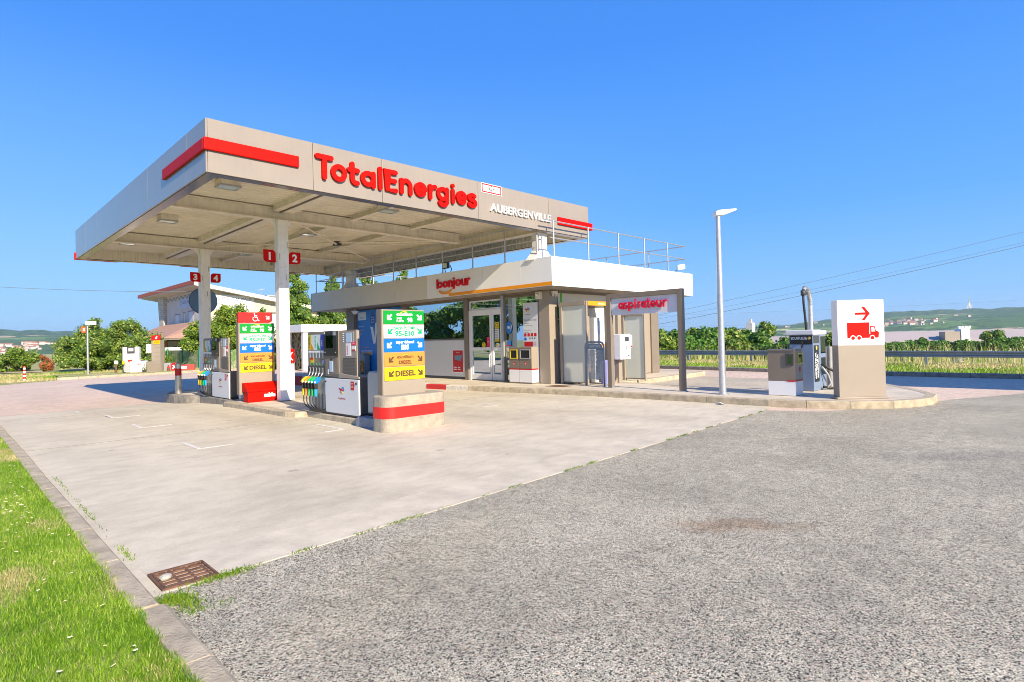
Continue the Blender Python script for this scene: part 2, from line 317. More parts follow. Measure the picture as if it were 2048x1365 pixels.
def mat_brick():
    mt = pm('pale_stone_wall', (0.6, 0.55, 0.45), 0.9); N, L = nodes(mt); b = N['Principled BSDF']
    tc = N.new('ShaderNodeTexCoord'); mp = N.new('ShaderNodeMapping'); mp.inputs['Rotation'].default_value = (R(90), 0, 0)
    L.new(tc.outputs['Object'], mp.inputs[0])
    sx = N.new('ShaderNodeSeparateXYZ'); L.new(tc.outputs['Object'], sx.inputs[0])
    ad = N.new('ShaderNodeMath'); L.new(sx.outputs[0], ad.inputs[0]); L.new(sx.outputs[1], ad.inputs[1])
    cb = N.new('ShaderNodeCombineXYZ'); L.new(ad.outputs[0], cb.inputs[0]); L.new(sx.outputs[2], cb.inputs[1])
    br = N.new('ShaderNodeTexBrick'); br.inputs['Scale'].default_value = 1; br.inputs['Brick Width'].default_value = 0.55; br.inputs['Row Height'].default_value = 0.24
    br.inputs['Mortar Size'].default_value = 0.018; br.inputs[1].default_value = (0.66, 0.60, 0.50, 1); br.inputs[2].default_value = (0.52, 0.46, 0.36, 1); br.inputs[3].default_value = (0.36, 0.32, 0.26, 1)
    L.new(cb.outputs[0], br.inputs[0]); L.new(br.outputs[0], b.inputs['Base Color'])
    return mt
M_STONE = mat_brick()

# ------------------------------------------------------------------ mesh helpers
class Fr:
    """a drawing plane: origin o, right u, up v, outward n"""
    def __init__(s, o, u, v, n): s.o, s.u, s.v, s.n = Vector(o), Vector(u), Vector(v), Vector(n)
    def p(s, a, b, d=0): return s.o+s.u*a+s.v*b+s.n*d
def FX(X): return Fr((X, 0, 0), (0, -1, 0), (0, 0, 1), (-1, 0, 0))      # faces -X; right = -Y
def FY(Y): return Fr((0, Y, 0), (1, 0, 0), (0, 0, 1), (0, -1, 0))       # faces -Y; right = +X
def FZ(z): return Fr((0, 0, z), (1, 0, 0), (0, 1, 0), (0, 0, 1))

_txt = {}
def text_mesh(s, bold):
    k = (s, round(bold, 4))
    if k in _txt: return _txt[k]
    cu = bpy.data.curves.new('t', 'FONT'); cu.body = s; cu.size = 1; cu.offset = bold; cu.resolution_u = 3; cu.fill_mode = 'FRONT'
    o = bpy.data.objects.new('t', cu); COL.objects.link(o)
    me = o.to_mesh()
    vs = [tuple(v.co) for v in me.vertices]; fs = [tuple(p.vertices) for p in me.polygons]
    o.to_mesh_clear(); bpy.data.objects.remove(o); bpy.data.curves.remove(cu)
    _txt[k] = (vs, fs); return _txt[k]

class MB:
    def __init__(s): s.v = []; s.f = []; s.mi = []; s.mats = []
    def m(s, mat):
        if mat not in s.mats: s.mats.append(mat)
        return s.mats.index(mat)
    def add(s, vs, fs, mat):
        k = len(s.v); s.v += [tuple(v) for v in vs]; i = s.m(mat)
        for f in fs: s.f.append(tuple(a+k for a in f)); s.mi.append(i)
        return s
    def box(s, x0, x1, y0, y1, z0, z1, mat, skip=''):
        v = [(x, y, z) for z in (z0, z1) for y in (y0, y1) for x in (x0, x1)]
        f = {'b': (0, 2, 3, 1), 't': (4, 5, 7, 6), 'f': (0, 1, 5, 4), 'k': (2, 6, 7, 3), 'l': (0, 4, 6, 2), 'r': (1, 3, 7, 5)}
        return s.add(v, [f[k] for k in f if k not in skip], mat)
    def fbox(s, fr, u0, u1, v0, v1, d0, d1, mat):
        v = [fr.p(a, b, d) for d in (d0, d1) for b in (v0, v1) for a in (u0, u1)]
        return s.add(v, [(0, 2, 3, 1), (4, 5, 7, 6), (0, 1, 5, 4), (2, 6, 7, 3), (0, 4, 6, 2), (1, 3, 7, 5)], mat)
    def prism(s, fr, pts, d0, d1, mat):
        n = len(pts); v = [fr.p(a, b, d0) for a, b in pts]+[fr.p(a, b, d1) for a, b in pts]
        f = [tuple(range(n, 2*n)), tuple(range(n-1, -1, -1))]+[(i, (i+1) % n, (i+1) % n+n, i+n) for i in range(n)]
        return s.add(v, f, mat)
    def cyl(s, p0, p1, r0, mat, n=16, r1=None, cap=True):
        p0, p1 = Vector(p0), Vector(p1); r1 = r0 if r1 is None else r1
        d = (p1-p0).normalized(); a = d.orthogonal().normalized(); b = d.cross(a)
        v = []
        for p, r in ((p0, r0), (p1, r1)):
            for i in range(n):
                t = 2*math.pi*i/n; v.append(p+(a*math.cos(t)+b*math.sin(t))*r)
        f = [(i, (i+1) % n, (i+1) % n+n, i+n) for i in range(n)]
        if cap: f += [tuple(range(n-1, -1, -1)), tuple(range(n, 2*n))]
        return s.add(v, f, mat)
    def tube(s, pts, r, mat, n=8):
        pts = [Vector(p) for p in pts]; rs = r if isinstance(r, (list, tuple)) else [r]*len(pts)
        v = []; f = []; up = None
        for i, p in enumerate(pts):
            d = (pts[min(i+1, len(pts)-1)]-pts[max(i-1, 0)]).normalized()
            if up is None: up = d.orthogonal().normalized()
            a = (up-d*up.dot(d)).normalized(); up = a; b = d.cross(a)
            for k in range(n):
                t = 2*math.pi*k/n; v.append(p+(a*math.cos(t)+b*math.sin(t))*rs[i])
        for i in range(len(pts)-1):
            for k in range(n):
                f.append((i*n+k, i*n+(k+1) % n, (i+1)*n+(k+1) % n, (i+1)*n+k))
        f += [tuple(range(n-1, -1, -1)), tuple(range((len(pts)-1)*n, len(pts)*n))]
        return s.add(v, f, mat)
    def rrect(s, fr, u0, u1, v0, v1, r, d0, d1, mat, n=5, rad=None):
        rad = rad or (r, r, r, r)   # bl br tr tl
        pts = []
        for (cx, cy, a0, q) in ((u0, v0, 180, rad[0]), (u1, v0, 270, rad[1]), (u1, v1, 0, rad[2]), (u0, v1, 90, rad[3])):
            if q < 1e-4: pts.append((cx, cy)); continue
            ox = cx+q if cx == u0 else cx-q; oy = cy+q if cy == v0 else cy-q
            for i in range(n+1):
                t = R(a0+90*i/n); pts.append((ox+q*math.cos(t), oy+q*math.sin(t)))
        return s.prism(fr, pts, d0, d1, mat)
    def disc(s, fr, cu, cv, r, d0, d1, mat, n=20, ry=None):
        ry = ry or r
        return s.prism(fr, [(cu+r*math.cos(2*math.pi*i/n), cv+ry*math.sin(2*math.pi*i/n)) for i in range(n)], d0, d1, mat)
    def text(s, fr, st, u, v, h, mat, al='C', w=None, bold=0.0, d=0.003, ang=0.0, thick=None):
        """lettering: cap height h, baseline v"""
        vs, fs = text_mesh(st, bold)
        xs = [a[0] for a in vs]; x0, x1 = min(xs), max(xs); k = h/0.70; kx = k if w is None else w/(x1-x0)
        off = {'L': -x0, 'C': -(x0+x1)/2, 'R': -x1}[al]
        ca, sa = math.cos(ang), math.sin(ang)
        P = []
        for a in vs:
            x, y = (a[0]+off)*kx, a[1]*k
            P.append((u+x*ca-y*sa, v+x*sa+y*ca))
        s.add([fr.p(x, y, d) for x, y in P], fs, mat)
        if thick:   # raised letters: extrude outline
            from collections import Counter
            cnt = Counter(); 
            for f in fs:
                for i in range(len(f)): cnt[(f[i], f[(i+1) % len(f)])] += 1
            ed = [e for e in cnt if (e[1], e[0]) not in cnt]
            V = [fr.p(x, y, d) for x, y in P]+[fr.p(x, y, d-thick) for x, y in P]; n = len(P)
            s.add(V, [(a, a+n, b+n, b) for a, b in ed], mat)
        return s
    def stroke(s, fr, pts, wd, d0, d1, mat, closed=False):
        """a pen stroke with round ends, extruded from d0 to d1"""
        P = [Vector((a, b)) for a, b in pts]; h = wd/2; n = len(P); Lf, Rt = [], []
        for i in range(n):
            if closed: d = P[(i+1) % n]-P[i-1]; 
            else: d = P[min(i+1, n-1)]-P[max(i-1, 0)]
            d.normalize(); q = Vector((-d.y, d.x)); k = 1.0
            if not closed and 0 < i < n-1:
                e = (P[i]-P[i-1]).normalized(); c = abs(Vector((-e.y, e.x)).dot(q)); k = 1/max(c, 0.5)
            Lf.append(P[i]+q*h*k); Rt.append(P[i]-q*h*k)
        if closed:
            V = [fr.p(*p, dd) for dd in (d1, d0) for p in Lf+Rt]; N2 = 2*n; f = []
            for i in range(n):
                j = (i+1) % n
                f += [(i, i+n, j+n, j), (i, j, j+N2, i+N2), (i+n, i+n+N2, j+n+N2, j+n)]
            return s.add(V, f, mat)
        def cap(c, a0, sgn=1):
            return [c+Vector((math.cos(a0-math.pi*t/6), math.sin(a0-math.pi*t/6)))*h for t in range(1, 6)]
        d = P[-1]-P[-2]; aE = math.atan2(d.x, -d.y)
        d = P[1]-P[0]; aS = math.atan2(-d.x, d.y)
        poly = Lf+cap(P[-1], aE)+Rt[::-1]+cap(P[0], aS)
        return s.prism(fr, [tuple(p) for p in poly], d0, d1, mat)
    def build(s, name, parent=None, bevel=0.0, smooth=False, seg=2):
        if parent is not None:
            o = parent; off = Vector((0, 0, 0))
            while o is not None: off += Vector(o.location); o = o.parent
        else: off = Vector((0, 0, 0))
        me = bpy.data.meshes.new(name)
        me.from_pydata([(a-off.x, b-off.y, c-off.z) for a, b, c in s.v], [], s.f)
        for mt in s.mats: me.materials.append(mt)
        me.polygons.foreach_set('material_index', s.mi)
        if smooth: me.polygons.foreach_set('use_smooth', [True]*len(me.polygons))
        me.update()
        o = bpy.data.objects.new(name, me); COL.objects.link(o)
        if parent is not None: o.parent = parent
        if bevel:
            b = o.modifiers.new('bevel', 'BEVEL'); b.width = bevel; b.segments = seg; b.limit_method = 'ANGLE'; b.angle_limit = R(50)
            b.harden_normals = False
        return o
def tag(o, label, cat, group=None):
    o['label'] = label; o['category'] = cat
    if group: o['group'] = group
    return o
def thing(name, label, cat, loc, group=None):
    o = bpy.data.objects.new(name, None); COL.objects.link(o); o.location = loc; o.empty_display_size = 0.2
    return tag(o, label, cat, group)
def struct(o, kind='structure'): o['kind'] = kind; return o
def dup(root, delta, label):
    r = root.copy(); COL.objects.link(r); r.location = Vector(root.location)+Vector(delta); r['label'] = label
    for ch in list(root.children):
        c = ch.copy(); COL.objects.link(c); c.parent = r
        for g in ch.children:
            q = g.copy(); COL.objects.link(q); q.parent = c
    return r
def sstep(t): t = min(1, max(0, t)); return t*t*(3-2*t)
def gz(x, y):
    """height of the land: level forecourt, slight fall to the back, valley beyond the guardrail"""
    return -0.25*sstep((y-14)/9)-6.2*sstep((x-31)/60)-1.5*sstep((y-75)/60)*(1-sstep((x-31)/60))
def np_mesh(name, V, Fq, mat, parent=None, mi=None, mats=None):
    me = bpy.data.meshes.new(name); V = np.asarray(V, np.float32)
    if parent is not None: V = V-np.array(parent.location, np.float32)
    k = Fq.shape[1]; me.vertices.add(len(V)); me.vertices.foreach_set('co', V.ravel())
    me.loops.add(Fq.size); me.loops.foreach_set('vertex_index', Fq.ravel().astype(np.int32))
    me.polygons.add(len(Fq)); me.polygons.foreach_set('loop_start', np.arange(0, Fq.size, k, dtype=np.int32))
    me.update(calc_edges=True)
    for q in (mats or [mat]): me.materials.append(q)
    if mi is not None: me.polygons.foreach_set('material_index', mi.astype(np.int32))
    o = bpy.data.objects.new(name, me); COL.objects.link(o)
    if parent is not None: o.parent = parent
    return o

# ================================================================== SETTING
# ---- the land, one sheet to the horizon
ax = np.concatenate([-np.geomspace(1400, 12, 10), np.arange(-10, 60, 2.5), np.geomspace(60, 7000, 26)])
V = []; Fq = []
nx = len(ax)
for y in ax:
    for x in ax: V.append((x, y, gz(x, y)-0.03))
for j in range(nx-1):
    for i in range(nx-1): Fq.append((j*nx+i, j*nx+i+1, (j+1)*nx+i+1, (j+1)*nx+i))
g = np_mesh('ground', V, np.array(Fq), M_GROUND); struct(g)
def sheet(name, poly, z, mat, n=1, kind='structure'):
    """flat sheet cut from a polygon, following the fall of the land"""
    bm = bmesh.new(); vs = [bm.verts.new((x, y, 0)) for x, y in poly]; bm.faces.new(vs)
    for yy in np.arange(14, 48, 1.0):
        bmesh.ops.bisect_plane(bm, geom=bm.verts[:]+bm.edges[:]+bm.faces[:], plane_co=(0, yy, 0), plane_no=(0, 1, 0))
    for v in bm.verts: v.co.z = z+gz(v.co.x, v.co.y)
    me = bpy.data.meshes.new(name); bm.to_mesh(me); bm.free(); me.materials.append(mat)
    o = bpy.data.objects.new(name, me); COL.objects.link(o); o['kind'] = kind; return o
back = [(-30, 36), (-6, 37.2), (2.4, 39.8), (5.3, 42.6), (10.1, 43.0), (13.3, 43.6), (19.8, 42.9), (30, 42)]
sheet('road', [(-30, -60), (22.3, -60), (22.3, 1.5), (22.3, 4.9), (22.95, 10.0), (23.5, 14.0), (24.2, 25), (30, 30)]+back[::-1], 0.0, M_PINK)
def wob(a, b, n, amp, seed):
    rr = random.Random(seed); pts = []
    for i in range(n):
        t = i/n; x = a[0]+(b[0]-a[0])*t; y = a[1]+(b[1]-a[1])*t
        pts.append((x+rr.uniform(-amp, amp), y+rr.uniform(-amp, amp)))
    return pts
sheet('forecourt_asphalt', [(0.9, -40), (30, -40), (30, -3.5)]+wob((22, -0.9), (11.5, 3.75), 40, 0.03, 3)+[(11.4, 4.5)]+wob((11.4, 4.49), (0.96, 4.02), 70, 0.012, 5)+[(0.9, 4.0)], 0.008, M_ASPH)
sheet('side_asphalt', [(12.4, 4.5), (17.2, 5.0), (19.5, 6.3), (19.6, 9.9), (16, 10.1), (13.2, 9.5), (12.4, 9.5)], 0.005, M_GREYA)
sheet('concrete_slab', [(0.90, 4.0), (11.41, 4.5), (12.3, 4.7), (12.3, 19.6), (5.2, 20.3), (1.1, 19.6), (0.90, 19.6)], 0.009, M_CONC)
# gutter strip of the slab, a cast band of its own along the front edge
mb = MB()
mb.prism(FZ(0), [(0.97, 4.02), (11.38, 4.5), (11.2, 5.02), (0.97, 4.62)], 0.0092, 0.0125, pm('gutter_concrete', (0.60, 0.53, 0.41), 0.75, var=0.22, vs=3, bump=0.2))
struct(mb.build('gutter_strip'))
# slab joints
mb = MB()
M_JOINT = pm('joint_filler', (0.22, 0.2, 0.18), 0.9)
for x0, y0, x1, y1 in ((0.95, 11.2, 5.1, 11.2), (6.5, 11.2, 11.2, 11.2), (0.95, 17.0, 5.0, 17.0), (6.95, 17.0, 11.2, 17.0)):
    mb.box(min(x0, x1), max(x0, x1), y0-0.007, y0+0.007, gz(0, y0)+0.0095, gz(0, y0)+0.0135, M_JOINT)
struct(mb.build('slab_joint'))
# painted bay corners on the slab
mb = MB()
def bay(x, y0, y1, dirx, z):
    mb.box(x-0.03, x+0.03, y0, y1, z, z+0.003, M_PAINTW)
    mb.box(min(x+0.03*np.sign(dirx), x+dirx), max(x+0.03*np.sign(dirx), x+dirx), y0-0.035 if dirx > 0 else y0-0.035, y0+0.035, z, z+0.0025, M_PAINTW)
for y0, y1 in ((9.25, 10.15), (12.6, 13.3), (15.05, 15.8)): bay(2.72, y0, y1, 0.5, gz(2, y0)+0.011)
for y0, y1 in ((18.3, 18.9),): bay(2.6, y0, y1, 0.4, gz(2, 18.5)+0.012)
bay(5.0, 9.2, 10.2, -0.35, 0.011)
bay(9.02, 9.58, 10.6, -0.45, 0.011)
bay(9.1, 13.6, 14.4, -0.45, 0.011); bay(9.1, 16.8, 17.6, -0.45, gz(2, 17)+0.012)
struct(mb.build('painted_marking'))

# ---- lawn and its kerb at the front left
sheet('lawn', [(-30, -30), (0.785, -30), (0.785, 20), (-2, 30), (-30, 34)], 0.03, M_LAWN)
mb = MB(); y = -8.0
rk = random.Random(4)
while y < 3.78:
    y1 = min(y+1.0, 3.80); mb.prism(Fr((0, 0, 0), (1, 0, 0), (0, 0, 1), (0, 1, 0)), [(0.785, -0.05), (0.945, -0.05), (0.935, 0.022), (0.915, 0.035), (0.79, 0.035)], y+0.002, y1-0.002, M_KERB); y = y1
y = 3.81
while y < 20:
    y1 = y+1.0; z = gz(0, y); hk = .040+.012*min(1, (y-3.8)/9); dx = rk.uniform(-0.006, 0.006)
    mb.prism(Fr((dx, 0, z), (1, 0, 0), (0, 0, 1), (0, 1, 0)), [(0.775, -0.05), (0.915, -0.05), (0.908, hk-.015), (0.893, hk), (0.78, hk)], y+0.002, y1-0.002, M_KERB); y = y1
struct(mb.build('kerb', bevel=0.004))

def blades(name, pts, hmin, hmax, wd, mats, midx, lean=0.5):
    n = len(pts); a = rng.uniform(0, 2*np.pi, n); h = rng.uniform(hmin, hmax, n); ww = wd*rng.uniform(0.6, 1.3, n)
    ux, uy = np.cos(a)*ww/2, np.sin(a)*ww/2; la = rng.uniform(0, 2*np.pi, n); lr = rng.uniform(0.1, lean, n)*h
    lx, ly = np.cos(la)*lr, np.sin(la)*lr
    V = np.zeros((n, 5, 3)); P = pts
    V[:, 0] = P+np.stack([-ux, -uy, 0*ux], 1); V[:, 1] = P+np.stack([ux, uy, 0*ux], 1)
    md = P+np.stack([lx*0.35, ly*0.35, h*0.6], 1); V[:, 2] = md+np.stack([ux*.7, uy*.7, 0*ux], 1); V[:, 3] = md-np.stack([ux*.7, uy*.7, 0*ux], 1)
    V[:, 4] = P+np.stack([lx, ly, h], 1)
    b = (np.arange(n)*5)[:, None]
    T = np.concatenate([b+[0, 1, 2], b+[0, 2, 3], b+[3, 2, 4]], 1).reshape(-1, 3)
    return np_mesh(name, V.reshape(-1, 3), T, None, mats=mats, mi=np.repeat(midx, 3))
def fbm(x, y, s, seed):
    r2 = np.random.default_rng(seed); t = 0*x
    for k in range(1, 7):
        for q in range(3):
            d = r2.normal(size=2)*s*k; t = t+np.sin(d[0]*x+d[1]*y+r2.uniform(0, 6.3))/k
    return t/3
n = 150000
yy = 2.3+(13.5-2.3)*rng.uniform(0, 1, n)**1.9; xx = -0.25+1.06*rng.uniform(0, 1, n)
keep = (xx > yy*0.03-0.2) & (xx < 0.80+0.022*np.sin(yy*7)+0.02*np.sin(yy*19)+rng.normal(0, .012, len(xx))); xx, yy = xx[keep], yy[keep]
dry = (fbm(xx, yy, 2.4, 3)+rng.normal(0, 0.28, len(xx))+0.75*np.clip((xx-0.5)/0.3, 0, 1)*(yy < 4.9)) > 0.66
hs_ = np.where(dry, 0.55, 1.0)
o = blades('grass', np.stack([xx, yy, 0.03+0*xx], 1), 0.010, 0.040, 0.0032, [GR_BLADE, GR_DRY], dry.astype(int), 0.9); o['kind'] = 'stuff'
# lawn beyond, coarser
n = 9000; yy = rng.uniform(12, 20, n); xx = rng.uniform(-1.2, 0.74, n)
o = blades('grass', np.stack([xx, yy, 0.03+0*xx-0.03], 1), 0.03, 0.08, 0.012, [GR_BLADE, GR_DRY], (rng.uniform(0, 1, n) > 0.8).astype(int), 0.8); o['kind'] = 'stuff'
# daisies
mb = MB(); M_PETAL = pm('daisy_petal', (0.85, 0.82, 0.80), 0.6); M_PETALP = pm('clover_pink', (0.75, 0.45, 0.45), 0.6)
rd = random.Random(12)
for i in range(170):
    if i < 95: y = rd.gauss(7.1, 0.75); x = rd.uniform(0.12, 0.6)
    else: y = rd.uniform(2.7, 11); x = rd.uniform(y*0.03, 0.72)
    r_ = rd.uniform(0.006, 0.012); z = rd.uniform(0.07, 0.095)
    f = Fr((x, y, z), (1, 0, rd.uniform(-.4, .4)), (0, 1, rd.uniform(-.5, .1)), (0, 0, 1))
    pts = [(math.cos(2*math.pi*k/12)*(r_ if k % 2 else r_*0.72), math.sin(2*math.pi*k/12)*(r_ if k % 2 else r_*0.72)) for k in range(12)]
    mb.prism(f, pts, 0, 0.002, M_PETALP if rd.random() < 0.12 else M_PETAL); mb.disc(f, 0, 0, r_*0.35, 0.002, 0.004, M_YEL, 6)
o = mb.build('daisies'); o['kind'] = 'stuff'
# weeds and moss along the joint between slab and asphalt, and along the kerb
pts = []
for i in range(3800):
    t = rd.random(); x = 0.96+(11.4-0.96)*t; y = 4.01+0.48*t
    if math.sin(x*5.1)+math.sin(x*13.7+1)+math.sin(x*2.3+2)*0.8 > rd.uniform(-0.2, 1.7): pts.append((x, y+rd.gauss(0, 0.012), 0.012))
for cx, cy, sx, sy, k in ((1.30, 4.02, .10, .03, 500), (1.0, 3.86, .05, .06, 500), (1.03, 3.72, .04, .08, 350), (0.97, 5.0, .015, .12, 90), (0.97, 6.6, .012, .5, 110), (0.98, 8.2, .01, .3, 60), (1.2, 3.6, .05, .03, 30), (0.92, 3.88, .06, .05, 300)):
    for i in range(k): pts.append((rd.gauss(cx, sx), rd.gauss(cy, sy), 0.01))
for y in (5.2, 6.1, 7.0, 8.2, 9.4): 
    for i in range(26): pts.append((11.62+0.03*(y < 7)+rd.gauss(0, .02)+(0.33 if y < 8 else 0.1), rd.gauss(y, .06), 0.01))
pa = np.array(pts)
o = blades('weeds', pa, 0.006, 0.026, 0.006, [GR_MOSS], np.zeros(len(pa), int), 1.2); o['kind'] = 'stuff'

# ---- pavement islands
def slab(name, outline, z0, z1, kerb_mat, top_mat, kerb_w=0.16, kind='structure'):
    """raised island: kerb ring of stones and a top"""
    mb = MB(); bm = bmesh.new(); vs = [bm.verts.new((x, y, 0)) for x, y in outline]; f = bm.faces.new(vs)
    bm.normal_update()
    if f.normal.z < 0: outline = outline[::-1]
    bm.free()
    n = len(outline); inn = []
    for i in range(n):
        a, b, c = Vector(outline[i-1]), Vector(outline[i]), Vector(outline[(i+1) % n])
        d1 = (b-a).normalized(); d2 = (c-b).normalized(); q = Vector((-(d1+d2).y, (d1+d2).x)).normalized()
        k = 1/max(0.4, abs(q.dot(Vector((-d1.y, d1.x))))); inn.append(b+q*kerb_w*k)
    for i in range(n):
        j = (i+1) % n; a, b = Vector(outline[i]), Vector(outline[j]); ia, ib = inn[i], inn[j]
        L_ = (b-a).length; ns = max(1, round(L_/0.95))
        for s in range(ns):
            e = 0.004/max(L_, .01) if ns > 1 or L_ > 0.5 else 0
            t0, t1 = s/ns+e, (s+1)/ns-e; P0, P1, Q1, Q0 = a.lerp(b, t0), a.lerp(b, t1), ia.lerp(ib, t1), ia.lerp(ib, t0)
            dz = random.uniform(-0.002, 0.002); nb = (P0-Q0).normalized()*0.012
            lo = [(*p, z0) for p in (P0, P1, Q1, Q0)]
            mid = [(*P0, z1-0.015+dz), (*P1, z1-0.015+dz)]
            hi = [(*(P0-nb), z1+dz), (*(P1-nb), z1+dz), (*Q1, z1+dz), (*Q0, z1+dz)]
            km = kerb_mat(P0.lerp(P1, .5)) if callable(kerb_mat) else kerb_mat
            mb.add(lo+mid+hi, [(0, 1, 5, 4), (4, 5, 7, 6), (6, 7, 8, 9), (2, 3, 9, 8), (1, 2, 8, 7, 5), (3, 0, 4, 6, 9)], km)
    mb.add([(*p, z1-0.004) for p in inn], [tuple(range(n))], top_mat)
    return struct(mb.build(name), kind)
def kb(p):
    if p.x < 11.6 and p.y > 13.0:
        return M_KRED if int((p.y-13.0)/0.95) % 2 else M_PAINTW
    return M_KERB
plat = [(13.6, 5.9), (13.75, 7.3), (14.4, 8.6), (14.6, 10.0), (15.6, 9.9), (16.7, 9.95), (20.2, 10.15), (20.4, 10.6), (20.4, 25.6), (11.0, 25.6), (11.0, 15.9), (11.02, 14.95), (11.06, 14.0), (11.12, 13.05), (11.3, 12.1), (11.5, 11.1), (11.65, 10.15), (11.8, 8.8), (11.9, 7.4), (11.97, 6.0), (12.02, 4.7), (12.15, 4.0), (12.45, 3.3), (12.95, 2.7), (13.5, 2.38), (14.1, 2.25), (14.75, 2.3), (15.5, 2.65), (16.4, 3.2), (17.2, 3.75), (17.5, 4.4), (17.0, 4.95), (15.5, 5.05), (14.2, 5.2)]
slab('pavement', plat, -0.28, 0.15, kb, M_PAVE, 0.18)
isl = [(5.4, 9.0), (5.42, 9.4), (5.42, 11.45), (5.2, 11.55), (5.10, 11.8), (5.08, 15.3), (5.2, 15.6), (5.30, 15.7), (5.30, 17.9), (5.05, 18.2), (4.9, 18.9), (4.95, 19.9), (5.2, 20.45), (5.8, 20.6), (6.5, 20.45), (6.85, 20.0), (6.9, 19), (6.85, 9.6), (6.7, 8.9), (5.55, 8.75)]
slab('island_kerb', isl, -0.26, 0.115, lambda p: M_KERBD if p.y > 15 and p.x < 6 else M_KERB, M_PAVE, 0.2)

# ---- kerbs along the back of the road
def kerbline(name, pts, wd, h, mat, zoff=0):
    mb = MB()
    for (x0, y0), (x1, y1) in zip(pts, pts[1:]):
        a, b = Vector((x0, y0)), Vector((x1, y1)); L_ = (b-a).length; ns = max(1, round(L_)); d = (b-a).normalized(); q = Vector((-d.y, d.x))
        for s in range(ns):
            P = a+d*(L_*s/ns+0.006); Q = a+d*(L_*(s+1)/ns-0.006); z = gz(P.x, P.y)+zoff+random.uniform(-.004, .004)
            vs = [(*P, z-.1), (*Q, z-.1), (*(Q+q*wd), z-.1), (*(P+q*wd), z-.1), (*P, z+h), (*Q, z+h), (*(Q+q*wd), z+h), (*(P+q*wd), z+h)]
            mb.add(vs, [(4, 5, 6, 7), (0, 1, 5, 4), (2, 3, 7, 6), (1, 2, 6, 5), (3, 0, 4, 7)], mat)
    return struct(mb.build(name, bevel=0.015))
kerbline('kerb', [(22.45, -12), (22.35, 1.5), (22.35, 4.9), (22.95, 10.0), (23.5, 14.0), (24.2, 25)][::-1], 0.2, 0.14, M_KERBD)
kerbline('kerb', [(5.0, 42.55), (10.1, 43.1), (13.3, 43.7), (19.8, 43.0), (30, 42)], 0.25, 0.14, M_KERB)
# side pavement of the far islands
sheet('far_pavement', [(5.3, 42.85), (10.1, 43.35), (13.3, 43.95), (19.8, 43.2), (30, 42.2), (30, 44.5), (13.5, 45.6), (10.0, 49), (5.6, 49.5)], 0.10, M_GROUND)
sheet('path', [(-30, 55), (1.5, 60.5), (4, 61.2), (6.2, 60.4), (6.3, 61.6), (3.5, 63.2), (0, 62.5), (-30, 58)], 0.02, M_PINK)

# ---- verge behind the road on the right: short grass by the kerb, dry tall grass by the guardrail
n = 30000; yy = rng.uniform(-3, 26, n); kx = np.interp(yy, [-12, 1.5, 4.9, 10, 14, 25], [22.6, 22.5, 22.5, 23.15, 23.7, 24.4])
xx = kx+rng.uniform(0, 1, n)**0.8*8.5; dd = (xx-kx)/8.5
dry = (fbm(xx, yy, 0.7, 8)*0.5+dd*1.0+rng.normal(0, 0.25, n)) > 0.62
o = blades('verge_grass', np.stack([xx, yy, -0.03+0*xx], 1), 0.05, 0.15, 0.03, [GR_BLADE, GR_DRY], dry.astype(int), 0.9); o['kind'] = 'stuff'
n = 7000; yy = rng.uniform(-4, 40, n); xx = 31.5+rng.uniform(0, 12, n)+np.maximum(0, yy-14)*0.2
keep = fbm(xx, yy, 0.5, 5) > -0.1; xx, yy = xx[keep], yy[keep]; n = len(xx)
zz = np.array([gz(a, b) for a, b in zip(xx, yy)])-0.03
o = blades('tall_grass', np.stack([xx, yy, zz], 1), 0.3, 1.15, 0.03, [GR_DRY, GR_BLADE], (rng.uniform(0, 1, n) > 0.75).astype(int), 0.35); o['kind'] = 'stuff'
# the verge at the back left
n = 16000; yy = rng.uniform(43, 56, n); xx = rng.uniform(0, 15, n)
keep = (yy > np.interp(xx, [0, 2.4, 5.3, 10, 15], [38, 40.2, 43.2, 43.6, 44.4])+0.1); xx, yy = xx[keep], yy[keep]; n = len(xx)
dry = (fbm(xx, yy, 0.6, 21)+rng.normal(0, .3, n)) > -0.15
o = blades('verge_grass', np.stack([xx, yy, -0.25+0.08+0*xx-0.12], 1), 0.06, 0.2, 0.035, [GR_BLADE, GR_DRY], dry.astype(int), 0.9); o['kind'] = 'stuff'

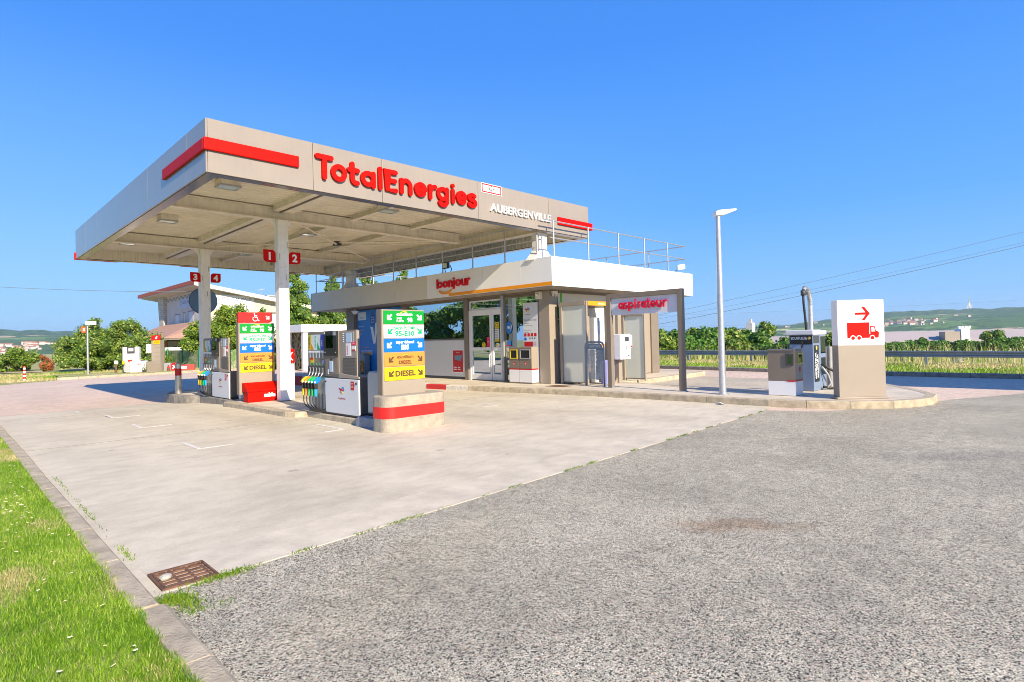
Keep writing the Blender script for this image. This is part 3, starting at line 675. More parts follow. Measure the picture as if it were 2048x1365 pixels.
# ---- far hills
def hills():
    az = np.radians(np.concatenate([np.linspace(-25, 40, 150), np.linspace(40.5, 70, 25), np.linspace(70.5, 125, 110)]))
    # crest angle above the horizon, in thousandths, against azimuth
    ka = [-25, -5, 3.5, 7.9, 12, 16.2, 21, 27, 31, 40, 60, 76, 77.8, 83.7, 86.6, 95, 125]
    kv = [22, 26, 25.5, 26.5, 25, 18, 9.5, 8.0, 7.6, 7, 9, 18, 20, 26, 28, 29, 26]
    rr = np.array([1500, 1700, 1900, 2100, 2300, 2500, 2700, 2900, 3050, 3200, 3400, 3800])
    pr = np.array([0, .08, .2, .33, .46, .58, .7, .83, .95, 1.0, 0.98, 0.7])
    V = []; n = len(az)
    cr = np.interp(np.degrees(az), ka, kv)/1000
    for r_, p_ in zip(rr, pr):
        for i, a in enumerate(az):
            b = 0.05*math.sin(a*23+r_*0.003)+0.03*math.sin(a*61+r_*0.011)+0.02*math.sin(a*131+1+r_*.02)
            z = -9+(cr[i]*3200*(p_+b*(p_ > 0)*(p_ < 1))+9+1.5*(p_ > 0))*(p_ > 0)
            if p_ == 1.0: z += random.uniform(0, 5)+3*math.sin(a*180)
            V.append((r_*math.cos(a), r_*math.sin(a), z))
    Fq = [(j*n+i, (j+1)*n+i, (j+1)*n+i+1, j*n+i+1) for j in range(len(rr)-1) for i in range(n-1)]
    mt = pm('hill_fields_and_woods', (0.1, 0.2, 0.05), 0.95); N, L = nodes(mt); b = N['Principled BSDF']
    g = N.new('ShaderNodeNewGeometry'); pos = g.outputs['Position']
    ds = noise(N, L, pos, 0.004, 4); ad = N.new('ShaderNodeVectorMath'); ad.operation = 'MULTIPLY_ADD'; ad.inputs[1].default_value = (120, 120, 0)
    L.new(ds.outputs['Color'], ad.inputs[0]); L.new(pos, ad.inputs[2])
    v = N.new('ShaderNodeTexVoronoi'); v.inputs['Scale'].default_value = 0.006; L.new(ad.outputs[0], v.inputs['Vector'])
    sp = N.new('ShaderNodeSeparateColor'); L.new(v.outputs['Color'], sp.inputs[0])
    r = ramp(N, [(0.0, (0.055, 0.12, 0.03)), (0.35, (0.07, 0.15, 0.035)), (0.55, (0.13, 0.24, 0.05)), (0.74, (0.20, 0.30, 0.08)), (0.80, (0.50, 0.40, 0.23)), (1.0, (0.56, 0.45, 0.27))]); r.color_ramp.interpolation = 'CONSTANT'
    L.new(sp.outputs[0], r.inputs[0])
    sz = N.new('ShaderNodeSeparateXYZ'); L.new(pos, sz.inputs[0])
    n1 = noise(N, L, pos, 0.02, 6, 0.7)
    hm = N.new('ShaderNodeMath'); hm.operation = 'MULTIPLY_ADD'; hm.inputs[1].default_value = 40; L.new(n1.outputs[0], hm.inputs[0]); L.new(sz.outputs[2], hm.inputs[2])
    wd = N.new('ShaderNodeMapRange'); wd.inputs[1].default_value = 74; wd.inputs[2].default_value = 78; L.new(hm.outputs[0], wd.inputs[0])
    n2 = noise(N, L, pos, 0.045, 6, 0.7); r2 = ramp(N, [(0.40, (0.015, 0.05, 0.02)), (0.52, (0.05, 0.12, 0.035)), (0.64, (0.15, 0.26, 0.07))]); L.new(n2.outputs[0], r2.inputs[0])
    c = mix(N, L, 'MIX', wd.outputs[0], r.outputs[0], r2.outputs[0])
    gm = N.new('ShaderNodeMath'); gm.operation = 'GREATER_THAN'; gm.inputs[1].default_value = 0.54; n4 = noise(N, L, pos, 0.011, 6, .75); L.new(n4.outputs[0], gm.inputs[0])
    c = mix(N, L, 'MIX', gm.outputs[0], c, r2.outputs[0])
    c = blot(N, L, pos, c, 2225, 370, 105, 62, R(9.5), (5.5, 3.2, 3.6), 1.0)
    c = blot(N, L, pos, c, 1880, 684, 70, 100, R(20), (5, 3, 3.4), 1.0)
    c = blot(N, L, pos, c, 2040, 330, 50, 45, R(9), (1.9, 1.5, 1.2), 1.0)
    L.new(c, b.inputs['Base Color'])
    bp = N.new('ShaderNodeBump'); bp.inputs['Strength'].default_value = 0.8; bp.inputs['Distance'].default_value = 12
    L.new(n2.outputs[0], bp.inputs['Height']); L.new(bp.outputs[0], b.inputs['Normal'])
    return struct(np_mesh('hills', V, np.array(Fq), mt))
hills()

def crown_quads(blobs, n, size, asp=0.6, shell=0.55, droop=0.0):
    """leaf quads through the volume of a set of blobs, denser near their skin"""
    B = np.array(blobs, float); wts = (B[:, 3]*B[:, 4]*B[:, 5])**(2/3); wts /= wts.sum()
    k = rng.choice(len(B), n, p=wts); d = rng.normal(size=(n, 3)); d /= np.linalg.norm(d, axis=1)[:, None]
    rad = 1-(1-shell)*rng.uniform(0, 1, n)**1.6; rad *= rng.normal(1, 0.07, n)
    P = B[k, :3]+d*B[k, 3:6]*rad[:, None]
    nr = d*0.6+rng.normal(size=(n, 3))*0.7+np.array([0, 0, 0.35]); nr /= np.linalg.norm(nr, axis=1)[:, None]
    t = rng.normal(size=(n, 3)); t[:, 2] -= droop; t -= nr*(t*nr).sum(1)[:, None]; t /= np.linalg.norm(t, axis=1)[:, None]; b = np.cross(nr, t)
    s = size*rng.uniform(0.55, 1.35, n)[:, None]; a = t*s; c = b*s*asp
    V = np.stack([P-a, P-a*0.1+c, P+a, P-a*0.1-c], 1).reshape(-1, 3)
    return V, np.arange(n*4).reshape(-1, 4)
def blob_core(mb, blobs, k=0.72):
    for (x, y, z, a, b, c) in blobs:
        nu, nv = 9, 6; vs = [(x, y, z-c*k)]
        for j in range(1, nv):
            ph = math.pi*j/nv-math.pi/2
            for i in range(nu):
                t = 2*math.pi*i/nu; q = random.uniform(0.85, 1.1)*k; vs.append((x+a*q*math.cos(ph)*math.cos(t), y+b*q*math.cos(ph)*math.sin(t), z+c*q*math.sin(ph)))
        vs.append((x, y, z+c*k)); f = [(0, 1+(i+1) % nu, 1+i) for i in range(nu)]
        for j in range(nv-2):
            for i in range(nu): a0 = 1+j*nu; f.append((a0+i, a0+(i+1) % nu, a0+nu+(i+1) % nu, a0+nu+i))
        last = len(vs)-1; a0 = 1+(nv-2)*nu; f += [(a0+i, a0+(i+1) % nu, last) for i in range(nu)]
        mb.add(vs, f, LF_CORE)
def plant(name, label, cat, base, blobs, n, size, mat, trunk=None, group=None, asp=0.6, shell=0.55, core=0.72, limbs=5, part='crown', droop=0.0, trunk_r=0.12):
    t = thing(name, label, cat, base, group)
    mb = MB()
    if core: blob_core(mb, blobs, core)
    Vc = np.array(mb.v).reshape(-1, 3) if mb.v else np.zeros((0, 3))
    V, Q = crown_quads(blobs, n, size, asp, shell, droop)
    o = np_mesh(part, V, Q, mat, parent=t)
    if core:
        c = mb.build('crown_core', o)  # dark filler blobs added inside the crown so it isn't see-through
    mb = MB(); r_ = random.Random(int(base[0]*10+base[1]*7))
    b = Vector(base); top = Vector(trunk) if trunk else b+Vector((0, 0, 0.6*max(q[2] for q in blobs)))
    mid = b.lerp(top, 0.5)+Vector((r_.uniform(-.1, .1), r_.uniform(-.1, .1), 0))
    mb.tube([b-Vector((0, 0, 0.1)), b+Vector((0, 0, 0.15)), mid, top], [trunk_r*1.4, trunk_r, trunk_r*0.8, trunk_r*0.4], M_BARK, 8)
    for i in range(limbs):
        q = blobs[r_.randrange(len(blobs))]; s = b.lerp(top, r_.uniform(0.35, 0.95)); e = Vector(q[:3])
        mb.tube([s, s.lerp(e, 0.5)+Vector((0, 0, r_.uniform(0, .2))), e], [trunk_r*0.45, trunk_r*0.3, trunk_r*0.1], M_BARK, 6)
    mb.build('trunk', t, smooth=True)
    return t
def rblobs(cx, cy, z0, z1, rx, ry, n, br, seed, taper=0.0):
    """blobs scattered through an ellipsoid (taper > 0 narrows it upwards)"""
    r_ = random.Random(seed); out_ = []
    while len(out_) < n:
        x, y, z = r_.uniform(-1, 1), r_.uniform(-1, 1), r_.uniform(-1, 1)
        if x*x+y*y+z*z > 1: continue
        h = (z+1)/2; k = 1-taper*h; b = br*r_.uniform(0.7, 1.3)
        out_.append((cx+x*rx*k, cy+y*ry*k, z0+(z1-z0)*h, b, b, b*r_.uniform(0.7, 1.0)))
    return out_

# ================================================================== LETTER STROKES
def arc(cx, cy, r, a0, a1, n=14, ry=None):
    ry = ry or r
    return [(cx+r*math.cos(R(a0+(a1-a0)*i/n)), cy+ry*math.sin(R(a0+(a1-a0)*i/n))) for i in range(n+1)]
def glyph(c):
    """strokes on a 1-unit x-height; returns (advance, [(points, closed)])"""
    r = 0.42; o = [(arc(r, 0.5, r, 0, 345, 23), True)]
    G = {
     'T': (1.02, [([(0, 1.42), (1.02, 1.42)], 0), ([(0.51, 1.40), (0.51, 0)], 0)]),
     'E': (0.96, [([(0.96, 1.40), (0.16, 1.40), (0.16, 0.0), (0.96, 0.0)], 0), ([(0.18, 0.72), (0.88, 0.72)], 0)]),
     'o': (0.90, [(arc(0.45, 0.5, 0.45, 0, 345, 23), True)]),
     't': (0.56, [([(0.2, 1.36), (0.2, 0.3)]+arc(0.46, 0.28, 0.26, 180, 285, 8, 0.28), 0), ([(0, 0.92), (0.55, 0.92)], 0)]),
     'a': (0.84, o+[([(0.84, 0.95), (0.84, 0.0)], 0)]),
     'l': (0.0, [([(0, 1.45), (0, 0)], 0)]),
     'n': (0.72, [([(0, 0.95), (0, 0)], 0), ([(0.02, 0.5)]+arc(0.36, 0.56, 0.36, 170, 0, 10, 0.4)+[(0.72, 0)], 0)]),
     'e': (0.84, [(arc(r, 0.5, r, 0, 318, 20), 0), ([(0.04, 0.5), (0.80, 0.5)], 0)]),
     'r': (0.46, [([(0, 0.95), (0, 0)], 0), ([(0.02, 0.5)]+arc(0.42, 0.52, 0.38, 165, 82, 7, 0.42), 0)]),
     'g': (0.84, o+[([(0.84, 0.95), (0.84, -0.02)]+arc(0.45, -0.04, 0.39, 0, -145, 9, 0.38), 0)]),
     'i': (0.0, [([(0, 0.95), (0, 0)], 0), ([(0, 1.36), (0, 1.38)], 0)]),
     's': (0.64, [(arc(0.34, 0.71, 0.27, 40, 250, 9, 0.22)+arc(0.32, 0.24, 0.29, 70, -150, 10, 0.25), 0)]),
     'b': (0.84, o+[([(0.0, 1.45), (0.0, 0.0)], 0)]),
     'p': (0.84, o+[([(0.0, 0.95), (0.0, -0.42)], 0)]),
     'j': (0.0, [([(0, 0.95), (0, -0.1)]+arc(-0.2, -0.12, 0.2, 0, -100, 6, 0.25), 0), ([(0, 1.36), (0, 1.38)], 0)]),
     'u': (0.72, [([(0, 0.95)]+arc(0.36, 0.42, 0.36, 180, 360, 12, 0.42)+[(0.72, 0.95)], 0), ([(0.72, 0.94), (0.72, 0)], 0)]),
    }
    return G[c]
def word(st, fr, u0, u1, base, xh, wd, d0, d1, mat, gap=0.42):
    """raised stroke lettering as one mesh per letter list"""
    tot = sum(glyph(c)[0]+gap for c in st)-gap
    k = (u1-u0)/tot; x = 0; res = []
    for i, c in enumerate(st):
        adv, ss = glyph(c); mb = MB()
        for q, (pts, cl) in enumerate(ss):
            mb.stroke(fr, [(u0+(x+a)*k, base+b*xh) for a, b in pts], wd, d0, d1+0.0015*q, mat, closed=bool(cl))
        res.append((c, mb)); x += adv+gap
    return res
def brand_mark(mb, fr, u, v, s, d=0.003):
    """small red, blue and yellow round emblem"""
    q = lambda pts: [(u+a*s, v+b*s) for a, b in pts]
    mb.stroke(fr, q(arc(0.42, 0.18, 0.36, 150, -40, 12)), 0.24*s, d-0.001, d+0.001, pm('mark_blue', (0.02, 0.22, 0.6), 0.4))
    mb.stroke(fr, q(arc(0.36, -0.22, 0.34, 170, 330, 9, 0.3)), 0.18*s, d-0.001, d+0.0016, pm('mark_yellow', (0.75, 0.68, 0.05), 0.4))
    mb.stroke(fr, q([(-0.85, 0.32), (-0.5, 0.18), (0.4, 0.02), (0.62, 0.14)]), 0.26*s, d-0.001, d+0.0024, M_REDM)
    mb.stroke(fr, q([(-0.38, 0.12), (-0.26, -0.42)]), 0.2*s, d-0.001, d+0.003, M_REDM)
def arrow(mb, fr, u, v, s, ang, mat, wd=0.22, d=0.003):
    """flat arrow with square ends, pointing along ang"""
    ca, sa = math.cos(ang), math.sin(ang); h = wd*s/2
    P = lambda pts: [(u+(a*ca-b*sa), v+(a*sa+b*ca)) for a, b in pts]
    mb.prism(fr, P([(-s*0.5, -h), (s*0.42, -h), (s*0.42, h), (-s*0.5, h)]), 0, d, mat)
    L_ = s*0.66; t = wd*s; c = math.sqrt(.5)
    for sg in (1, -1):   # two arms meeting in a square tip
        d1 = (-c, sg*c); n1 = (-c, -sg*c); x0, y0 = s*0.5, 0
        mb.prism(fr, P([(x0, y0), (x0+d1[0]*L_, y0+d1[1]*L_), (x0+d1[0]*L_+n1[0]*t, y0+d1[1]*L_+n1[1]*t), (x0+n1[0]*t, y0+n1[1]*t)]), 0, d+0.0006*(1 if sg > 0 else 2), mat)

# ================================================================== FORECOURT CANOPY
CX0, CX1, CY0, CY1, CZ0, CZ1 = 3.42, 14.36, 10.95, 24.25, 4.58, 5.54
cn = thing('canopy', 'large flat beige fuel station canopy on four square columns', 'canopy', (8.9, 17.6, 0))
def panels(fr, u0, u1, joints, z0, z1):
    mb = MB(); us = [u0]+joints+[u1]
    for a, b in zip(us, us[1:]): mb.fbox(fr, a+0.005, b-0.005, z0, z1, 0, 0.03, M_BEIGEF)
    mb.fbox(fr, u0+0.02, u1-0.02, z0+0.01, z1-0.02, -0.03, 0.0, M_TAUPED)
    return mb
panels(FY(CY0), CX0, CX1, [5.38, 6.98, 9.8, 12.5], CZ0, CZ1).build('fascia', cn, bevel=0.004)
panels(FX(CX0), -CY1, -CY0+0.03, [-22.41, -20.58, -14.84, -12.0], CZ0, CZ1).build('fascia', cn, bevel=0.004)
mb = MB(); mb.box(CX1-0.03, CX1, CY0+0.01, CY1, CZ0, CZ1, M_BEIGEF); mb.build('fascia', cn)
mb = MB(); mb.box(CX0, CX1-0.031, CY1-0.03, CY1, CZ0, CZ1, M_BEIGEF); mb.build('fascia', cn)
# polished return under the fascia and a dark shadow gap
mb = MB(); M_RET = pm('polished_trim', (0.30, 0.25, 0.21), 0.18, metal=0.6)
wr = 0.2
mb.box(CX0+0.004, CX1-0.004, CY0+0.004, CY0+wr, CZ0-0.012, CZ0+0.004, M_RET); mb.box(CX0+0.004, CX1-0.004, CY1-wr, CY1-0.004, CZ0-0.012, CZ0+0.004, M_RET)
mb.box(CX0+0.004, CX0+wr, CY0+wr, CY1-wr, CZ0-0.0125, CZ0+0.003, M_RET); mb.box(CX1-wr, CX1-0.004, CY0+wr, CY1-wr, CZ0-0.0125, CZ0+0.003, M_RET)
mb.build('bottom_trim', cn)
# inner upstand of ribbed sheet
mb = MB(); zi0, zi1 = CZ0+0.01, 5.03
def ribbed(mb, fr, u0, u1, v0, v1, d, pitch, dep, mat, horizontal=False):
    n = int((u1-u0)/pitch)
    pts = []
    for i in range(n):
        a = u0+i*pitch; pts += [(a, 0), (a+pitch*0.55, 0), (a+pitch*0.65, dep), (a+pitch*0.9, dep)]
    pts.append((u1, 0))
    V = [fr.p(a, v0, d+b) for a, b in pts]+[fr.p(a, v1, d+b) for a, b in pts]; k = len(pts)
    mb.add(V, [(i, i+1, i+1+k, i+k) for i in range(k-1)], mat)
ribbed(mb, FY(CY1-wr), CX0+wr, CX1-wr, zi0, zi1, 0, 0.17, 0.03, M_SOFF)
ribbed(mb, FX(CX1-wr), -CY1+wr, -CY0-wr, zi0, zi1, 0, 0.17, 0.03, M_SOFF)
mb.box(CX0+wr-0.01, CX1-wr+0.01, CY0+wr-0.01, CY0+wr, zi0, zi1, M_SOFF); mb.box(CX0+wr-0.01, CX0+wr, CY0+wr, CY1-wr, zi0, zi1, M_SOFF)
mb.build('inner_upstand', cn)
# soffit: ribbed sheet running along X
mb = MB(); fr = Fr((0, 0, 4.985), (0, 1, 0), (1, 0, 0), (0, 0, -1))
ribbed(mb, fr, CY0+wr, CY1-wr, CX0+wr, CX1-wr, 0, 0.22, 0.055, M_SOFF)
mb.build('soffit', cn)
mb = MB(); mb.box(CX0+0.05, CX1-0.05, CY0+0.05, CY1-0.05, 5.40, 5.45, M_OFFW); mb.build('roof_deck', cn)
def ibeam(axis, c, a0, a1, z0, z1, wd, parent=cn, name='beam'):
    mb = MB(); ft = 0.022
    def bx(x0, x1, zz0, zz1):
        if axis == 'x': mb.box(a0, a1, c+x0, c+x1, zz0, zz1, M_BEAM)
        else: mb.box(c+x0, c+x1, a0, a1, zz0, zz1, M_BEAM)
    bx(-wd/2, wd/2, z0, z0+ft); bx(-0.008, 0.008, z0+ft, z1-ft); bx(-wd/2, wd/2, z1-ft, z1)
    return mb.build(name, parent)
ibeam('x', 14.25, CX0+wr, 11.9, 4.60, 4.90, 0.2); ibeam('x', 20.0, CX0+wr, 11.9, 4.60, 4.90, 0.2)
ibeam('y', 12.35, CY0+wr, CY1-wr, 4.55, 4.95, 0.24)
for x in (8.0, 9.95, 4.95): ibeam('y', x, CY0+wr, 14.1, 4.80, 4.97, 0.14, name='purlin') if x != 4.95 else None
for x in (8.0, 9.95):
    for y0, y1 in ((14.4, 19.85), (20.15, CY1-wr)): ibeam('y', x, y0, y1, 4.80, 4.97, 0.14, name='purlin')
for y0, y1 in ((CY0+wr, 14.14), (14.36, 19.88), (20.12, CY1-wr)):
    mb = MB(); mb.box(5.90, 6.42, y0, y1, 4.80, 4.83, M_BEAM); mb.box(5.90, 5.94, y0, y1, 4.83, 4.97, M_BEAM); mb.box(6.38, 6.42, y0, y1, 4.83, 4.97, M_BEAM)
    mb.box(6.06, 6.10, y0, y1, 4.772, 4.80, M_TAUPED); mb.build('gutter_box', cn)
mb = MB(); mb.tube([(6.5, 14.4, 4.70), (9.2, 17.1, 4.69), (12.1, 19.9, 4.70)], 0.028, M_BEAM); mb.tube([(6.5, 19.8, 4.74), (9.2, 17.1, 4.75), (12.1, 14.4, 4.74)], 0.028, M_BEAM)
mb.tube([(12.2, 14.4, 4.72), (10, 17.0, 4.73)], 0.02, M_BEAM); mb.prism(FX(9.2), [(-17.22, 4.66), (-16.98, 4.66), (-17.06, 4.80), (-17.14, 4.80)], -0.1, 0.1, M_DGREY)
mb.build('cross_brace', cn)
# columns
def column(x0, x1, y0, y1, z0, guard):
    mb = MB(); mb.box(x0, x1, y0, y1, z0, 4.60, M_WHITEC); mb.box(x0-0.07, x1+0.07, y0-0.07, y1+0.07, z0-0.02, z0+0.015, M_TAUPE)
    for z in (0.5, 1.3, 1.32, 2.2, 3.0, 3.4): 
        for dx in (0.07, 0.2): mb.disc(FY(y0), x0+dx, z+dx*.2, 0.007, 0, 0.002, M_DGREY, 6)
    for dx, zz in ((0.22, 3.9), (0.18, 3.1), (0.24, 2.6), (0.03, 3.6)): mb.fbox(FY(y0), x0+dx, x0+dx+.012, zz, zz+.16, 0, 0.0015, M_RUST)
    o = mb.build('column', cn, bevel=0.008)
    if guard:
        g = MB(); g.box(x1+0.002, x1+0.13, y0+0.06, y1-0.02, z0, 1.02, M_WHITEC); g.build('cable_guard', o, bevel=0.02)
    for sg in (-1, 1):
        b = MB(); xx = x0 if sg < 0 else x1
        b.prism(FY(y0+0.12), [(xx, 4.60), (xx+sg*0.16, 4.60), (xx, 4.36)], -0.01, 0.01, M_WHITEC)
        b.build('bracket', o)
column(6.0, 6.26, 14.1, 14.32, 0.115, True); column(5.97, 6.24, 19.86, 20.14, -0.12, False)
for y in (11.15, 21.95):
    mb = MB(); mb.box(12.33, 12.66, y, y+0.3, 3.75, 4.56, M_WHITEC)
    mb.prism(FY(y+0.15), [(12.05, 3.76), (12.94, 3.76), (12.66, 4.05), (12.33, 4.05)], -0.17, 0.17, M_WHITEC); mb.build('column', cn, bevel=0.008)
# red accent bars
for a, b, z in ((3.35, 5.07, 4.965), (12.87, 14.50, 4.82)):
    mb = MB(); mb.fbox(FY(CY0), a, b, z, z+0.22, 0.035, 0.085, M_RED); mb.build('accent_bar', cn, bevel=0.012)
mb = MB(); mb.fbox(FX(CX0), -13.5, -CY0+0.02, 4.967, 5.183, 0.035, 0.075, M_RED); mb.build('accent_bar', cn, bevel=0.012)
for a, b in ((3.36, 4.6), (6.6, 7.6), (10.5, 11.7), (12.5, 14.42)):
    mb = MB(); mb.box(a, b, CY1+0.01, CY1+0.12, 4.56, 4.80, M_RED); mb.build('accent_bar', cn, bevel=0.012)
mb = MB(); mb.box(CX1+0.01, CX1+0.12, 22.6, CY1+0.11, 4.56, 4.80, M_RED); mb.build('accent_bar', cn, bevel=0.012); mb = MB(); mb.box(CX1+0.01, CX1+0.12, 10.9, 12.6, 4.82, 5.04, M_RED); mb.build('accent_bar', cn, bevel=0.012)

# raised lettering on the front fascia
ts = thing('fascia_lettering', 'big rounded red brand lettering on the beige canopy front', 'sign', (7.55, CY0, 4.87))
def fitted(st, ext, fr, base, xh, wd, d0, d1, mat):
    """raised stroke letters, each fitted to its own left and right edge"""
    for c, (l, r) in zip(st, ext):
        ss = glyph(c)[1]; xs = [q[0] for pts, cl in ss for q in pts]; x0, x1 = min(xs), max(xs); L_, R_2 = l+wd/2, r-wd/2
        k = (R_2-L_)/(x1-x0) if x1-x0 > 1e-3 else 0; mb = MB()
        for q, (pts, cl) in enumerate(ss): mb.stroke(fr, [((L_+(a-x0)*k) if k else (l+r)/2, base+b*xh) for a, b in pts], wd, d0, d1+0.0015*q, mat, closed=bool(cl))
        yield mb
for mb in fitted('TotalEnergies', [(5.40, 5.80), (5.74, 6.10), (6.105, 6.40), (6.42, 6.78), (6.85, 6.95), (7.03, 7.35), (7.40, 7.74), (7.80, 8.155), (8.20, 8.45), (8.44, 8.80), (8.88, 8.99), (9.035, 9.38), (9.40, 9.71)], FY(CY0), 4.872, .288, .102, .032, .095, M_RED): mb.build('letter', ts)
ts = thing('town_lettering', 'white capital lettering AUBERGENVILLE at the right of the canopy front', 'sign', (11.4, CY0, 4.83))
mb = MB(); mb.text(FY(CY0), 'AUBERGENVILLE', 11.36, 4.84, 0.20, M_WHITE, w=2.36, bold=0.008, d=0.085, thick=0.045); mb.build('letters', ts)
ts = thing('clearance_sign', 'red bordered white 4,3 m height limit plate on canopy front', 'sign', (10.25, CY0, 5.42))
mb = MB(); mb.fbox(FY(CY0), 9.90, 10.62, 5.285, 5.54, 0.032, 0.04, M_WHITE)
for q in ((9.92, 10.60, 5.302, 5.33), (9.92, 10.60, 5.495, 5.523), (9.92, 9.948, 5.331, 5.494), (10.572, 10.60, 5.331, 5.494)): mb.fbox(FY(CY0), *q, 0.038, 0.046, M_REDM)
mb.text(FY(CY0), '4,3m', 10.26, 5.372, 0.085, M_BLACK, d=0.045, bold=.01)
mb.prism(FY(CY0), [(10.23, 5.488), (10.26, 5.462), (10.29, 5.488)], 0.0405, 0.043, M_BLACK); mb.prism(FY(CY0), [(10.23, 5.337), (10.29, 5.337), (10.26, 5.362)], 0.0405, 0.043, M_BLACK)
mb.build('plate', ts)

# lights under the canopy
def canopy_light(x, y, label):
    t = thing('canopy_light', label, 'lamp', (x, y, 4.95), 'floodlights under the canopy')
    mb = MB(); mb.prism(Fr((x, y, 0), (1, 0, 0), (0, 0, 1), (0, -1, 0)), [(-.15, 4.955), (-.2, 4.92), (-.2, 4.80), (.2, 4.80), (.2, 4.92), (.15, 4.955)], -0.17, 0.17, M_BEAM); mb.build('housing', t, bevel=0.01)
    mb = MB()
    for q in ((-.21, .21, -.18, -.15), (-.21, .21, .15, .18), (-.21, -.18, -.15, .15), (.18, .21, -.15, .15)): mb.box(x+q[0], x+q[1], y+q[2], y+q[3], 4.765, 4.80, M_ALU)
    f = mb.build('rim', t); mb = MB(); mb.box(x-.179, x+.179, y-.149, y+.149, 4.775, 4.795, M_LENS); mb.build('lens', t)
for x, y, l in ((4.3, 12.5, 'square canopy floodlight nearest the left front corner, above pump one'), (4.3, 16.9, 'square canopy floodlight in the middle of the left edge bay'), (4.3, 21.3, 'square canopy floodlight at the far end of the left edge bay'),
                (8.05, 12.35, 'square canopy floodlight behind the big red lettering near the front edge'), (7.95, 16.5, 'square canopy floodlight in the middle bay right of the front column'), (7.95, 21.5, 'square canopy floodlight in the far bay between the two columns')):
    canopy_light(x, y, l)

# pump number plates on the two columns
def plate(n, side, x, y, z, label):
    t = thing('number_plate', label, 'sign', (x, y, z), 'red pump number plates on the columns')
    mb = MB(); w_, h_ = 0.30, 0.30; fr = Fr((x, y, z), (1, 0, 0), (0, 0, 1), (0, -1, 0))
    mb.rrect(fr, -w_/2, w_/2, -h_/2, h_/2, 0, 0, 0.012, M_RED, rad=(0.09, 0, 0.09, 0.0) if side < 0 else (0.0, 0.09, 0, 0.09))
    mb.build('plate', t)
    mb = MB(); mb.text(fr, str(n), 0, -0.09, 0.18, M_WHITE, bold=0.04, d=0.0135); mb.build('numeral', t)
plate(1, -1, 5.79, 14.12, 3.68, 'red plate with white numeral 1 left of the front column'); plate(2, 1, 6.42, 14.12, 3.67, 'red plate with white numeral 2 right of the front column')
plate(3, -1, 5.81, 19.88, 3.70, 'red plate with white numeral 3 left of the rear column'); plate(4, 1, 6.41, 19.88, 3.70, 'red plate with white numeral 4 right of the rear column')

# ================================================================== SHOP
SX, SY = 13.0, 11.35      # faces of the -X and -Y walls
sh = thing('shop', 'flat roofed station shop with white fascia and glazed front', 'shop', (16, 17, 0.15))
# roof slab and fascias
mb = MB(); mb.box(12.14, 20.06, 10.54, 24.95, 3.0, 3.70, M_OFFW); mb.build('roof', sh)
def spanel(fr, u0, u1, z0, z1, mat, name='fascia_panel', d=0.03):
    mb = MB(); mb.fbox(fr, u0+0.004, u1-0.004, z0, z1, 0, d, mat); return mb.build(name, sh, bevel=0.003)
fx = FX(12.13); js = [-25.0, -23.0, -20.6, -18.2, -16.25, -13.36, -11.7, -10.5]
for i, (a, b) in enumerate(zip(js, js[1:])): spanel(fx, a, b, 2.97, 3.79, M_OFFW if i < 4 else M_WHITE)
fy = FY(10.53)
for a, b in ((12.103, 14.7), (14.7, 17.4), (17.4, 20.1)): spanel(fy, a, b, 2.97, 3.79, M_WHITE)
spanel(Fr((20.07, 0, 0), (0, 1, 0), (0, 0, 1), (1, 0, 0)), 10.53, 25.0, 2.97, 3.79, M_WHITE); mb = MB(); mb.box(12.1, 20.1, 24.96, 25.0, 2.97, 3.79, M_OFFW); mb.build('fascia_panel', sh)
for a, b in ((-15.05, -13.366), (-13.356, -11.705), (-11.695, -10.50)):
    mb = MB(); mb.fbox(fx, a, b, 2.985, 3.085, 0.031, 0.036, M_ORANGE); mb.build('orange_strip', sh)
mb = MB(); mb.box(12.16, 20.04, 10.56, 24.93, 2.955, 2.985, M_BEIGE); mb.box(12.9, 19.0, 11.3, 23.2, 2.93, 2.955, M_TAUPE); mb.build('soffit', sh)
# posts of the front
def post(x0, x1, y0, y1, mat=M_TAUPE, z0=0.15, z1=2.93): mb = MB(); mb.box(x0, x1, y0, y1, z0, z1, mat); return mb.build('post', sh, bevel=0.004)
post(12.92, 13.28, 11.36, 11.78, M_BEIGE); post(12.95, 13.2, 15.13, 15.33); post(12.97, 13.2, 18.85, 19.15); post(12.9, 13.35, 22.64, 23.3); post(12.98, 13.15, 13.40, 13.50, M_ALU)
post(18.55, 19.05, 11.36, 11.8); 
# front walls
mb = MB(); mb.box(13.02, 13.10, 15.34, 18.84, 0.24, 1.51, M_GREYW); mb.box(13.0, 13.12, 15.34, 18.84, 1.51, 1.535, M_ALU); mb.box(13.03, 13.12, 15.34, 23.0, 0.15, 0.24, M_DGREY); mb.build('wall', sh)
mb = MB(); mb.box(13.04, 13.12, 13.5, 15.13, 2.84, 2.93, M_TAUPE); mb.box(13.04, 13.12, 11.78, 13.4, 2.87, 2.93, M_TAUPE); mb.build('lintel', sh)
def window(name, y0, y1, z0, z1, fw=0.045, fm=M_TAUPE, x=13.06, gl=M_GLASS):
    mb = MB(); mb.box(x-0.03, x+0.03, y0, y1, z1-fw, z1, fm); mb.box(x-0.03, x+0.03, y0, y1, z0, z0+fw, fm)
    mb.box(x-0.031, x+0.031, y0, y0+fw, z0+fw, z1-fw, fm); mb.box(x-0.031, x+0.031, y1-fw, y1, z0+fw, z1-fw, fm); o = mb.build(name, sh, bevel=0.003)
    mb = MB(); mb.add([(x, y0+fw, z0+fw), (x, y1-fw, z0+fw), (x, y1-fw, z1-fw), (x, y0+fw, z1-fw)], [(0, 1, 2, 3)], gl); mb.build('pane', o); return o
